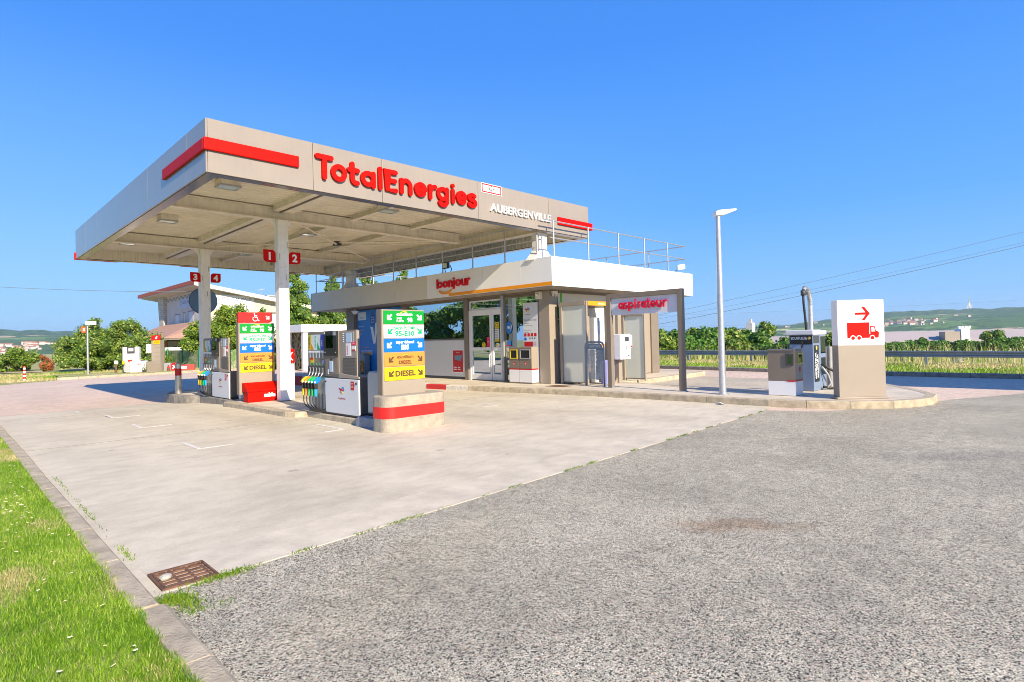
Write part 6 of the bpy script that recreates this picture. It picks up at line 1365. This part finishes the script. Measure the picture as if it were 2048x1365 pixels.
mb = MB(); mb.cyl(f7.p(.2, GB, -.2), f7.p(.2, .3, -.2), .04, M_GALV, 8); mb.build('leg', t)
# white portal
t = thing('carport', 'low white flat beam roof on posts behind the near pump', 'shelter', (19, 36, GB)); mb = MB(); mb.box(16.9, 24.5, 36.4, 39.6, 2.31, 2.80, M_WHITE); mb.build('roof', t, bevel=.02)
for x, y in ((17.25, 36.65), (17.25, 39.2), (22.5, 36.65), (22.5, 39.2)): mb = MB(); mb.box(x-.17, x+.23, y-.15, y+.15, GB, 2.31, M_WHITEC); mb.build('post', t)
# green fence with a reed screen
t = thing('fence', 'green post fence with a pale reed screen along the far pavement', 'fence', (15, 50, GB))
def mat_screen():
    mt = pm('reed_screen', (.3, .3, .2), .9); N, L = nodes(mt); b = N['Principled BSDF']; g = N.new('ShaderNodeNewGeometry'); pos = g.outputs['Position']
    n = noise(N, L, pos, 9, 8, .8, (1, 1, .5)); r = ramp(N, [(.35, (.10, .16, .06)), (.5, (.33, .34, .22)), (.65, (.62, .58, .46))]); L.new(n.outputs[0], r.inputs[0])
    n2 = noise(N, L, pos, 1.1, 5); r2 = ramp(N, [(.42, (.45, .75, .35)), (.58, (1, 1, 1))]); L.new(n2.outputs[0], r2.inputs[0]); L.new(mix(N, L, 'MULTIPLY', 1, r.outputs[0], r2.outputs[0]), b.inputs['Base Color']); return mt
M_SCR = mat_screen()
fpts = [(14.57, 66.7), (14.6, 62), (14.62, 58), (14.6, 53.5), (14.9, 50.2), (17.5, 47.0), (21.0, 43.6), (25.0, 41.8)]
for (x0, y0), (x1, y1) in zip(fpts, fpts[1:]):
    mb = MB(); d = Vector((x1-x0, y1-y0, 0)); q = Vector((-d.y, d.x, 0)).normalized()*.02; z = bz(x0, y0)
    a, b = Vector((x0, y0, z)), Vector((x1, y1, bz(x1, y1))); H_ = Vector((0, 0, 1.5)); mb.add([a-q, b-q, b-q+H_, a-q+H_, a+q, b+q, b+q+H_, a+q+H_], [(0, 1, 2, 3), (7, 6, 5, 4), (3, 2, 6, 7)], M_SCR); mb.build('screen', t)
for x, y in fpts: mb = MB(); z = bz(x, y); mb.box(x-.09, x+.05, y-.09, y+.05, z, z+1.68, M_FENCEG); mb.build('post', t)
# restaurant house: high corner towards the camera, single pitch falling to the right
hs = thing('house', 'tall pale house with mono pitch roof, stone right wall and restaurant banners', 'house', (22, 67, GB)); hx, hy = 18.6, 60.5
zt = lambda x: 7.25-(x-hx)*.19
mb = MB(); mb.prism(FX(hx), [(-75.9, -2), (-hy-.01, -2), (-hy-.01, zt(hx)), (-75.9, zt(hx))], -.3, 0, M_PLAST); mb.build('front_wall', hs)
mb = MB(); mb.prism(FX(hx-.35), [(-76.2, 7.2), (-73.9, 7.2), (-73.9, -2), (-74.6, -2)], -.5, 0, M_STONE); mb.build('stone_fin', hs)
mb = MB(); mb.prism(FY(hy), [(hx, -2), (32, -2), (32, zt(32)), (hx, zt(hx))], -.3, 0, M_STONE); mb.build('stone_wall', hs)
mb = MB(); mb.prism(FY(hy-.8), [(hx-1.2, zt(hx)+.12), (hx-1.2, zt(hx)+.42), (33, zt(33)+.42), (33, zt(33)+.12)], -20.5, -.02, M_PLAST); mb.build('roof', hs)
mb = MB(); mb.prism(FY(hy-.8), [(hx-1.25, zt(hx)+.10), (hx-1.25, zt(hx)+.46), (33, zt(33)+.46), (33, zt(33)+.10)], -.019, .04, M_WHITE); mb.build('roof_edge', hs)
mb = MB(); mb.box(hx-1.27, hx-1.21, hy-.75, 81.2, zt(hx)+.22, zt(hx)+.62, M_TILE if False else pm('roof_edge_red', (.42, .10, .06), .7)); mb.build('roof_edge', hs)
f = FX(hx)
for a, b, c, d in ((-70.9, -69.0, 3.6, 5.1), (-67.9, -67.1, 3.7, 5.2), (-66.2, -64.4, 3.8, 5.25)):
    mb = MB(); mb.fbox(f, a, b, c, d, -.1, .01, pm('window_recess', (.28, .25, .22), .8)); mb.fbox(f, a-.1, b+.1, c-.12, c, -.02, .1, M_WHITE); w_ = mb.build('window', hs); mb = MB(); mb.fbox(f, a+.25, b-.05, c+.02, d-.12, .011, .03, M_GREYW); mb.build('pane', w_)
mb = MB()
for i in range(9): mb.tube([f.p(-73.5+i*1.35, 6.95, .1), f.p(-72.85+i*1.35, 6.55, .1), f.p(-72.2+i*1.35, 6.95, .1)], .025, M_TAUPE, 5)
mb.build('light_string', hs)
mb = MB(); mb.fbox(f, -69.0, -63.5, 5.62, 6.75, .01, .04, pm('banner_blue', (.50, .58, .72), .6)); b_ = mb.build('banner', hs); mb = MB(); bt = pm('banner_text', (.08, .12, .25), .6); mb.text(f, "Galo's Restaurant", -65.9, 6.05, .38, bt, d=.045, w=4.2); mb.stroke(f, arc(-68.4, 6.2, .25, 60, 300, 10), .05, .041, .045, bt); mb.build('lettering', b_)
f = FY(hy)
mb = MB(); mb.fbox(f, 18.9, 23.1, 5.1, 6.55, .01, .04, M_WHITE); b_ = mb.build('banner', hs); mb = MB(); mb.text(f, "GALO's P", 21.9, 5.95, .36, bt, d=.045, w=2.0); mb.stroke(f, arc(19.6, 5.95, .28, 20, 330, 10), .05, .041, .046, bt); mb.stroke(f, arc(20.3, 6.05, .28, 0, 200, 8), .05, .041, .044, M_REDM); mb.text(f, 'Bar Grill', 21.8, 5.32, .26, bt, d=.045); mb.build('lettering', b_)
mb = MB(); mb.fbox(f, 24.2, 28.2, 2.6, 4.75, .01, .06, M_WHITE); mb.fbox(f, 24.0, 28.4, 4.75, 4.95, .01, .12, M_TAUPE); mb.build('shutter', hs)
mb = MB(); mb.box(25.4, 28.0, 62.5, 64, 5.9, 6.75, M_STONE); mb.box(25.2, 28.2, 62.3, 64.2, 6.75, 6.9, M_ALU); mb.tube([(24.5, 62, 6.2), (24.5, 62, 7.6)], .03, M_GALV, 5); mb.tube([(24.1, 62, 7.3), (24.9, 62, 7.5)], .03, M_GALV, 5); mb.build('chimney', hs)
# porch with a tiled hip roof
mb = MB(); mb.add([(14.4, 74.5, 2.35), (14.4, 58.5, 2.35), (hx, 58.5, 2.35), (hx, 60.5, 3.5), (hx-.4, 62.5, 4.0), (hx-.4, 74.5, 4.0)], [(0, 1, 3, 4, 5), (1, 2, 3)], M_TILE); mb.box(14.45, hx, 58.55, 74.4, 2.18, 2.33, M_TAUPE); mb.build('porch_roof', hs)
for x, y in ((14.9, 66.5), (14.9, 60.2), (17.8, 59)): mb = MB(); mb.box(x-.25, x+.25, y-.25, y+.25, -2, 2.2, pm('porch_orange', (.55, .28, .10), .8)); mb.build('porch_post', hs)
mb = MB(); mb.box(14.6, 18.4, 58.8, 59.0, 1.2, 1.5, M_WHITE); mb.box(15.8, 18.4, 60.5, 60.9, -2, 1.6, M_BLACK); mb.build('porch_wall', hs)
t = thing('shed', 'low pale flat roofed shed seen left of the house porch', 'shed', (16, 78, GB)); mb = MB(); mb.box(15.4, 22, 76.6, 82, -2, 1.2, M_TAUPED); mb.box(13.9, 22, 76.2, 82.3, 1.2, 1.75, M_BEIGE); mb.build('body', t)

# ---- bushes and trees on the left
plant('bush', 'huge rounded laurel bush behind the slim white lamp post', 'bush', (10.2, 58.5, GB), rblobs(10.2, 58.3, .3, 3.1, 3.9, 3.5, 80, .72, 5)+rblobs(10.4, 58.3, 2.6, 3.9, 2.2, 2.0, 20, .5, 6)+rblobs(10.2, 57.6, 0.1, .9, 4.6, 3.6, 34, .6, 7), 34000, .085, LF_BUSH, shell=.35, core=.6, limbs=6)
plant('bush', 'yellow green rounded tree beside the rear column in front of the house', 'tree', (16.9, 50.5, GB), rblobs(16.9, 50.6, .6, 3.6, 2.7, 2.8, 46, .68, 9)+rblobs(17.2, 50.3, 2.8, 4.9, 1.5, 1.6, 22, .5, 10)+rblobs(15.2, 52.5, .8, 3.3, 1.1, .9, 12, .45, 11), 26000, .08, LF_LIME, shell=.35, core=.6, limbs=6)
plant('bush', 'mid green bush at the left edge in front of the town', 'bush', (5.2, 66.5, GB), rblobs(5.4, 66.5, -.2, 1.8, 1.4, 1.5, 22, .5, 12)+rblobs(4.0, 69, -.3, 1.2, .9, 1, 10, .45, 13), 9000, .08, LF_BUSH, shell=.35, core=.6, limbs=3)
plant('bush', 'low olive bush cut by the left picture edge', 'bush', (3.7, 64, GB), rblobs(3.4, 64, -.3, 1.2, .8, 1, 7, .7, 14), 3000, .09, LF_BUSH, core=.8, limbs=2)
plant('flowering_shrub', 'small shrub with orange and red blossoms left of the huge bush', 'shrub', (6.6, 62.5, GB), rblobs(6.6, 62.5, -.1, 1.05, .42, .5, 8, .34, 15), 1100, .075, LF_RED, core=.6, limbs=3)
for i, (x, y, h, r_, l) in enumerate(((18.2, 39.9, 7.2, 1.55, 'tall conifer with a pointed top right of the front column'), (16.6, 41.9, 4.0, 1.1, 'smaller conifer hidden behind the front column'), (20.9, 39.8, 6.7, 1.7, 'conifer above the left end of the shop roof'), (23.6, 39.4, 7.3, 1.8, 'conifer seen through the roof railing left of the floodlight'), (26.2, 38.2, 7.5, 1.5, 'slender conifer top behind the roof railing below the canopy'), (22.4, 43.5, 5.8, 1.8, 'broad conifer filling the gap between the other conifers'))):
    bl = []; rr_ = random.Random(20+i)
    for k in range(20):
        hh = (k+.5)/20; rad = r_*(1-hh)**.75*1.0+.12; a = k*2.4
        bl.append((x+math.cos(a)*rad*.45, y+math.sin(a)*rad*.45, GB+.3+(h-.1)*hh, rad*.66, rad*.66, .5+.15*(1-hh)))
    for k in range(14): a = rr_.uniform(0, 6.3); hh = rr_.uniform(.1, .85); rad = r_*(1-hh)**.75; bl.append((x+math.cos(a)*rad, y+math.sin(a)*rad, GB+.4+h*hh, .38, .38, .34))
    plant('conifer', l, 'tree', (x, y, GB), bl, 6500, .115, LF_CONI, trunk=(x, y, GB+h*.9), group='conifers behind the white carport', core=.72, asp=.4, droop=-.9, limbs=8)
t = thing('bare_shrub', 'pale leafless branches in front of the conifer foot', 'shrub', (17.6, 38.6, GB)); mb = MB(); rr_ = random.Random(31)
for i in range(26):
    a = Vector((17.3+rr_.uniform(-.3, .5), 38.7+rr_.uniform(-.3, .3), GB)); P = [a]
    for k in range(6): P.append(P[-1]+Vector((rr_.uniform(-.28, .28), rr_.uniform(-.28, .28), rr_.uniform(.3, .6))))
    mb.tube(P, [.035*(1-k/7.5) for k in range(7)], pm('bare_twig', (.42, .36, .28), .9), 5)
mb.build('branches', t)
# trees across the road behind the viewer, seen only in the shop glass
bl = []
for i in range(16): bl += rblobs(-13+random.uniform(-2, 2), 22+i*4.2, .6, random.uniform(4.2, 6.6), 2.4, 2.4, 9, 1.2, 40+i)
V, Q = crown_quads(bl, 26000, .2); o = np_mesh('hedgerow', V, Q, LF_BUSH); o['kind'] = 'stuff'
mb = MB(); blob_core(mb, bl, .85); o = mb.build('hedgerow'); o['kind'] = 'stuff'

# ================================================================== BACKGROUND, RIGHT
gr = thing('guardrail', 'long steel road guardrail behind the right hand verge', 'guardrail', (30.3, 10, 0))
gp = [(28.3, -4), (28.75, 0), (29.2, 1.82), (29.84, 5.27), (30.71, 10.35), (31.75, 17.36), (32.6, 23), (33.9, 31)]
mb = MB(); prof = [(.60, 0), (.585, .03), (.54, .03), (.50, -.02), (.44, -.02), (.40, .03), (.35, .03), (.335, 0)]
for i in range(len(gp)-1):
    (x0, y0), (x1, y1) = gp[i], gp[i+1]; V = [(x0-d, y0, z+bz(x0, y0)*0) for z, d in prof]+[(x1-d, y1, z) for z, d in prof]; k = len(prof); mb.add(V, [(j, j+1, j+1+k, j+k) for j in range(k-1)], M_RAIL)
mb.build('rail', gr)
y = -3.0
while y < 30:
    x = float(np.interp(y, [q[1] for q in gp], [q[0] for q in gp])); mb = MB(); mb.box(x+.03, x+.13, y-.05, y+.05, -.3, .5, M_RAIL); mb.build('post', gr); y += 4.0
def at(px, depth):   # direction table (x, y) for a bearing, at a forward depth
    a = math.atan2(px-1024, 1155.97); return (depth*(math.cos(YAW)+math.tan(a)*math.sin(YAW)), depth*(math.sin(YAW)-math.tan(a)*math.cos(YAW)))
LB = {'woodland': 'dark green broadleaf tree'}
def tree(px, dep, h, r_, mat, label, n=2600, lobes=11, seed=0, group='trees beyond the guardrail', leaf=.30, base=None, tr=.4):
    x, y = at(px, dep); z = bz(x, y) if base is None else base
    bl = rblobs(x, y, z+h*tr, z+h*.88, r_*.75, r_*.75, lobes, r_*.42, seed)
    plant('tree', label, 'tree', (x, y, z), bl, n, leaf, mat, group=group, core=.8, limbs=5, trunk_r=.16)
R_ = random.Random(77)
spots = [(1300, 86, 5.6), (1322, 80, 5.0), (1345, 92, 6.1), (1368, 84, 5.2), (1392, 95, 6.8), (1412, 86, 5.6), (1436, 98, 7.2), (1460, 90, 6.9), (1478, 100, 7.6), (1502, 92, 6.4), (1524, 98, 7.4), (1545, 88, 4.6), (1566, 92, 4.4), (1588, 84, 4.1), (1612, 78, 5.2), (1636, 90, 5.9), (1660, 82, 5.6)]
wh_ = ['behind the right post of the vacuum frame', 'just right of the vacuum sign frame', 'left of the lamp pole', 'touching the lamp pole on its left', 'directly behind the lamp pole', 'just right of the lamp pole', 'between the lamp pole and the waste cabinet', 'left of the waste cabinet top', 'tallest one above the waste cabinet left side', 'above the middle of the waste cabinet', 'above the waste cabinet right corner', 'low one before the far pale hall', 'small one left of the blower hood', 'low one behind the blower hood', 'right behind the hose boom', 'between vacuum machine and steel post', 'hidden against the lorry sign left edge']
for i, (px, dep, h) in enumerate(spots):
    tree(px, dep, h+3.0, 2.7*R_.uniform(.85, 1.2), [LF_DARK, LF_BUSH, LF_DARK][i % 3], ('dark' if i % 3 != 1 else 'olive')+' green broadleaf tree '+wh_[i], seed=100+i, tr=.28, n=2400)
# scrub in front of the tree belt
pts = rblobs(0, 0, 0, 0, 1, 1, 1, 1, 1); bl = []
for i in range(60):
    px = R_.uniform(1290, 1680); x, y = at(px, R_.uniform(58, 74)); z = bz(x, y); bl.append((x, y, z+.5, 1.3, 1.3, R_.uniform(.6, 1.3)))
V, Q = crown_quads(bl, 9000, .22); o = np_mesh('scrub', V, Q, LF_BUSH); o['kind'] = 'stuff'
sp2 = [(1782, 150, 5.3, 3.6), (1800, 146, 5.6, 3.2), (1822, 150, 5.6, 3.4), (1842, 152, 7.2, 2.2), (1870, 150, 5.3, 2.5), (1887, 150, 6.3, 2.6), (1903, 165, 4.6, 2.6), (1924, 148, 6.0, 2.6), (1950, 156, 5.6, 3.0), (1984, 150, 9.2, 3.6), (2000, 140, 6.3, 2.8), (2036, 150, 5.8, 3.2), (2060, 150, 6.2, 3.2)]
wl = ['rounded tree just right of the lorry sign', 'second rounded tree right of the lorry sign', 'third rounded tree, above the parked white vans', 'narrow tall tree before the left part of the warehouse', 'small thin tree left of two round ones before the warehouse', 'dense round tree before the warehouse middle', 'low hedge like tree between two round trees', 'round topped tree left of the warehouse tower', 'tree standing at the foot of the warehouse tower', 'tallest feathery tree right of the warehouse tower', 'dense tree leaning on the tallest feathery one', 'dark tree near the right picture edge before the warehouse', 'dark tree cut by the right picture edge']
for i, (px, dep, h, r_) in enumerate(sp2): tree(px, dep, h-0.5, r_*.92, [LF_DARK, LF_BUSH][i in (0, 9)], wl[i], n=1500, seed=200+i, group='trees before the warehouse', leaf=.34, tr=.3)
for i, (px, dep, h, r_, l) in enumerate(((1932, 62, 3.4, 1.1, 'pale dead reed clump standing above the guardrail'), (2018, 60, 2.7, 1.2, 'rounded yellow green shrub above the guardrail near the right edge'), (1990, 66, 2.6, 1.1, 'small green shrub above the guardrail right of the reeds'))):
    x, y = at(px, dep); z = bz(x, y)
    if i == 0:
        pa = np.stack([rng.normal(x, .8, 500), rng.normal(y, .8, 500), np.full(500, z)], 1); o = blades('reed_clump', pa, 1.2, 3.6, .07, [GR_DRY, GR_BLADE], (rng.uniform(0, 1, 500) > .7).astype(int), .5); tag(o, l, 'reeds')
    else: plant('shrub', l, 'shrub', (x, y, z), rblobs(x, y, z+.8, z+h, r_*.7, r_*.7, 7, r_*.5, 300+i), 1500, .14, LF_LIME, core=.75, limbs=2)
# warehouse: long low hall, pale sloping roof, window band
wt = thing('warehouse', 'very long pale industrial hall with a ribbon of windows beyond the guardrail', 'warehouse', (255, 30, -8))
a0 = Vector((*at(1700, 214), 0)); a1 = Vector((*at(2260, 196), 0)); uu = (a1-a0).normalized(); nn = Vector((uu.y, -uu.x, 0)); fw = Fr(a0, uu, (0, 0, 1), nn); LW = (a1-a0).length
M_WROOF = pm('warehouse_roof', (.40, .345, .325), .7, var=.06, vs=.15); M_WWALL = pm('warehouse_wall', (.45, .42, .40), .7)
mb = MB(); mb.prism(Fr(a0, nn, (0, 0, 1), uu), [(0, -9), (0, -2.9), (-14, 1.0), (-60, 1.0), (-60, -9)], 0, LW, M_WROOF); mb.build('hall', wt)
mb = MB(); mb.fbox(fw, 0, LW, -9, -4.3, .1, 3.0, M_WWALL); mb.fbox(fw, 0, LW, -4.3, -4.0, .1, 3.6, M_WHITE); mb.build('front_wall', wt)
mb = MB(); mb.fbox(fw, .5, LW-.5, -3.9, -2.95, .05, .2, M_CARGLASS); 
for i in range(60): mb.fbox(fw, i*LW/60, i*LW/60+.25, -3.9, -2.95, .2, .26, M_WHITE)
mb.build('window_band', wt)
for k in (.20, .48, .75): mb = MB(); mb.fbox(fw, LW*k, LW*k+2.2, -8.5, -5.2, 3.0, 3.06, M_STEELB); mb.build('gate', wt)
mb = MB(); u_ = LW*.415; mb.fbox(fw, u_, u_+2.6, -4, 1.6, -4, .6, M_WHITE); mb.fbox(fw, u_-5, u_, -3, .6, -4, .3, M_BEIGE)
for i in range(4): mb.cyl(fw.p(u_+.5+i*1.1, 1.6, -2), fw.p(u_+.5+i*1.1, 2.5, -2), .45, M_WHITE, 8)
mb.build('service_tower', wt)
w2 = thing('warehouse', 'pale pink roofed hall half hidden behind trees above the waste cabinet', 'warehouse', (150, 60, -8)); b0 = Vector((*at(1500, 170), 0)); b1 = Vector((*at(1650, 160), 0)); uu = (b1-b0).normalized(); nn = Vector((uu.y, -uu.x, 0)); L2 = (b1-b0).length
mb = MB(); mb.prism(Fr(b0, nn, (0, 0, 1), uu), [(0, -9), (0, -2.4), (-10, .5), (-25, .5), (-25, -9)], 0, L2, M_WROOF); mb.build('hall', w2)
# cars and vans
def car(px, dep, label, col, van=False):
    x, y = at(px, dep); z = bz(x, y); t = thing('van' if van else 'parked_car', label, 'van' if van else 'car', (x, y, z), 'vehicles parked before the warehouse')
    d = Vector((math.sin(YAW), -math.cos(YAW), 0)); f = Fr((x, y, z), d, (0, 0, 1), (-math.cos(YAW), -math.sin(YAW), 0)); h = 1.95 if van else 1.45
    mb = MB(); mb.prism(f, [(-2.2, .35), (2.1, .35), (2.25, .75), (2.0, .95), (1.25, 1.05)]+([(.8, h), (-2.15, h)] if van else [(.5, h), (-1.2, h), (-1.9, 1.0)])+[(-2.25, .9)], -.85, .85, pm('car_paint_'+label.split()[0], col, .3, coat=.5)); mb.build('body', t, bevel=.06)
    mb = MB(); mb.prism(f, [(-1.3 if not van else .0, 1.02), (1.1, 1.05), (.6, h-.12), (-1.0 if not van else .0, h-.12)], .85, .87, M_CARGLASS); mb.build('side_window', t)
    for u in (-1.4, 1.4):
        mb = MB(); mb.cyl(f.p(u, .33, .87), f.p(u, .33, .6), .33, M_RUB, 14); wl_ = mb.build('wheel', t); mb = MB(); mb.cyl(f.p(u, .33, .885), f.p(u, .33, .8), .18, M_ALU, 10); mb.build('rim', wl_)
WC = (.75, .76, .78)
for px, dep, l, c, v in ((1770, 112, 'white van partly behind the lorry sign', WC, True), (1788, 110, 'silver car second from the lorry sign', (.5, .52, .55), False), (1806, 114, 'pale car in the middle of the parked row', (.6, .62, .64), False), (1830, 108, 'white van at the right end of the parked row', WC, True), (1924, 125, 'grey low car far right before the warehouse', (.3, .32, .35), False)):
    car(px, dep, l, c, v)
t = thing('road_sign', 'small blue square road sign among the scrub left of the blower', 'sign', (*at(1568, 60), -3)); x, y = at(1568, 60); z = bz(x, y); mb = MB(); f = Fr((x, y, z), (.7, -.7, 0), (0, 0, 1), (-.7, -.7, 0)); mb.fbox(f, -.3, .3, 2.6, 3.1, 0, .04, M_BLUE); mb.fbox(f, -.12, .12, 2.7, 2.95, .04, .05, M_WHITE); mb.build('plate', t); mb = MB(); mb.cyl((x, y, z), (x, y, z+3.1), .04, M_GALV, 6); mb.build('pole', t)

# ---- village houses on the hills, copies of one small house with a roof
def hill_z(x, y):
    o = bpy.data.objects['hills']; dg = None
    ok, loc, nor, idx = o.ray_cast(Vector((x, y, 3000)), Vector((0, 0, -1))); return loc.z if ok else None
def village(name, label, group, azr, rr_, n, seed, kinds):
    r_ = random.Random(seed); made = []
    for i in range(n):
        for tr in range(30):
            a = R(r_.gauss(*azr)); d = r_.uniform(*rr_); x, y = d*math.cos(a), d*math.sin(a); z = hill_z(x, y)
            if z is not None and z > -6: break
        if z is None: continue
        if not made:
            t = thing(name, label, 'house', (x, y, z), group)
            f = Fr((x, y, z), (math.sin(a), -math.cos(a), 0), (0, 0, 1), (-math.cos(a), -math.sin(a), 0))
            mb = MB(); mb.fbox(f, -5, 5, -3, 5, -9, 0, pm('village_wall', (.55, .51, .46), .9)); mb.build('wall', t); mb = MB(); mb.prism(Fr((x, y, z), (-math.cos(a), -math.sin(a), 0), (0, 0, 1), (-math.sin(a), math.cos(a), 0)), [(.4, 5), (-4.5, 7.2), (-9.4, 5)], -5.3, 5.3, pm('village_roof', (.36, .17, .12), .9)); mb.build('roof', t); made.append(t)
        else:
            s = made[0]; t = s.copy(); COL.objects.link(t); t.location = (x, y, z); t.scale = [r_.uniform(.5, 1.15)]*3; t.rotation_euler = (0, 0, r_.uniform(-.6, .6)); made.append(t)
            for ch in s.children: c = ch.copy(); COL.objects.link(c); c.parent = t
village('village_house', 'tiny pale house in the village on the right hillside', 'houses of the right hillside village', (11.2, 1.6), (1850, 2350), 55, 1, 0)
village('village_house', 'tiny pale house scattered along the right hill foot behind the lamp pole', 'houses along the far hill foot', (26, 4.0), (1750, 2500), 50, 2, 0)
village('village_house', 'tiny pale house in the town on the left hill foot', 'houses of the left hill town', (85.5, 1.7), (1540, 1800), 50, 3, 0)
# water tower like block, pylon and mast on the hill
for px, dep, h, l in ((1940, 2500, 55, 'pale lattice pylon on the wooded hill crest'),):
    x, y = at(px, dep); z = hill_z(x, y) or 60; t = thing('pylon', l, 'pylon', (x, y, z)); mb = MB()
    for sx in (-1, 1):
        for sy in (-1, 1): mb.tube([(x+sx*9, y+sy*9, z-5), (x+sx*2.5, y+sy*2.5, z+h*.55), (x, y, z+h)], 1.0, M_OFFW, 4)
    for k in range(6): q = 9*(1-k/7.5); zz = z+h*.09*k; mb.tube([(x-q, y+q, zz), (x+q, y-q, zz+h*.08)], .7, M_OFFW, 4); mb.tube([(x+q, y-q, zz), (x-q, y+q, zz+h*.08)], .7, M_OFFW, 4)
    mb.build('lattice', t)
x, y = at(1978, 3050); z = hill_z(x, y) or 80; t = thing('mast', 'thin dark mast on the right hill skyline', 'mast', (x, y, z)); mb = MB(); mb.tube([(x, y, z-5), (x, y, z+22)], 1.3, M_DGREY, 5); mb.box(x-3, x+3, y-3, y+3, z+13, z+18, M_DGREY); mb.build('pole', t)
x, y = at(1501, 1700); z = -8; t = thing('silo', 'pale grain silo block on the far hill foot left of the hose boom', 'silo', (x, y, z)); mb = MB(); mb.box(x-9, x+9, y-9, y+9, z, 34, M_OFFW); mb.box(x-4, x+4, y-4, y+4, 34, 44, M_OFFW); mb.build('tower', t)

# ---- overhead wires
def wire(p0, p1, sag, r_, label):
    t = None; P = []
    for i in range(25):
        k = i/24; p = Vector(p0).lerp(Vector(p1), k); p.z -= sag*4*k*(1-k); P.append(p)
    mb = MB(); mb.tube(P, r_*.72, pm('cable_grey', (.16, .18, .22), .6), 5); o = mb.build('wire'); tag(o, label, 'wire', 'overhead wires')
def D3(px, py, d):   # world point for a bearing and an elevation
    x, y = at(px, d); hz = 679.9-0.0236*(px-1024)-.8+(-6.3 if False else 0); return (x, y, 1.5+(hz-5-py)*d/1155.97*1.0)
wire(D3(2300, 398, 62), D3(1100, 668, 92), .6, .030, 'upper overhead wire crossing the right sky')
wire(D3(2300, 426, 61), D3(1100, 682, 92), .8, .042, 'thick lower overhead wire crossing the right sky')
wire(D3(2300, 420, 63), D3(1100, 668, 96), 1.0, .022, 'thin wire just above the thick lower one in the right sky')
wire(D3(2400, 575, 300), D3(1100, 632, 420), 2, .05, 'faint distant upper power cable over the lorry sign')
wire(D3(2400, 615, 300), D3(1100, 650, 420), 2, .05, 'faint distant lower power cable over the lorry sign')
wire(D3(-300, 545, 62), (18.4, 61.5, 6.9), .5, .032, 'overhead wire running from the left edge to the house')

# ================================================================== AIR
hz = MB(); hz.box(-6800, 6800, -6800, 6800, -12, 190, M_GROUND); hz = hz.build('haze'); hz['kind'] = 'stuff'
mt = bpy.data.materials.new('thin_air'); mt.use_nodes = True; N, L = nodes(mt); N.clear(); o = N.new('ShaderNodeOutputMaterial'); pv = N.new('ShaderNodeVolumePrincipled')
pv.inputs['Color'].default_value = (0.62, 0.80, 1.0, 1); pv.inputs['Density'].default_value = 0.00011; pv.inputs['Anisotropy'].default_value = 0.2; L.new(pv.outputs[0], o.inputs['Volume']); hz.data.materials.clear(); hz.data.materials.append(mt)
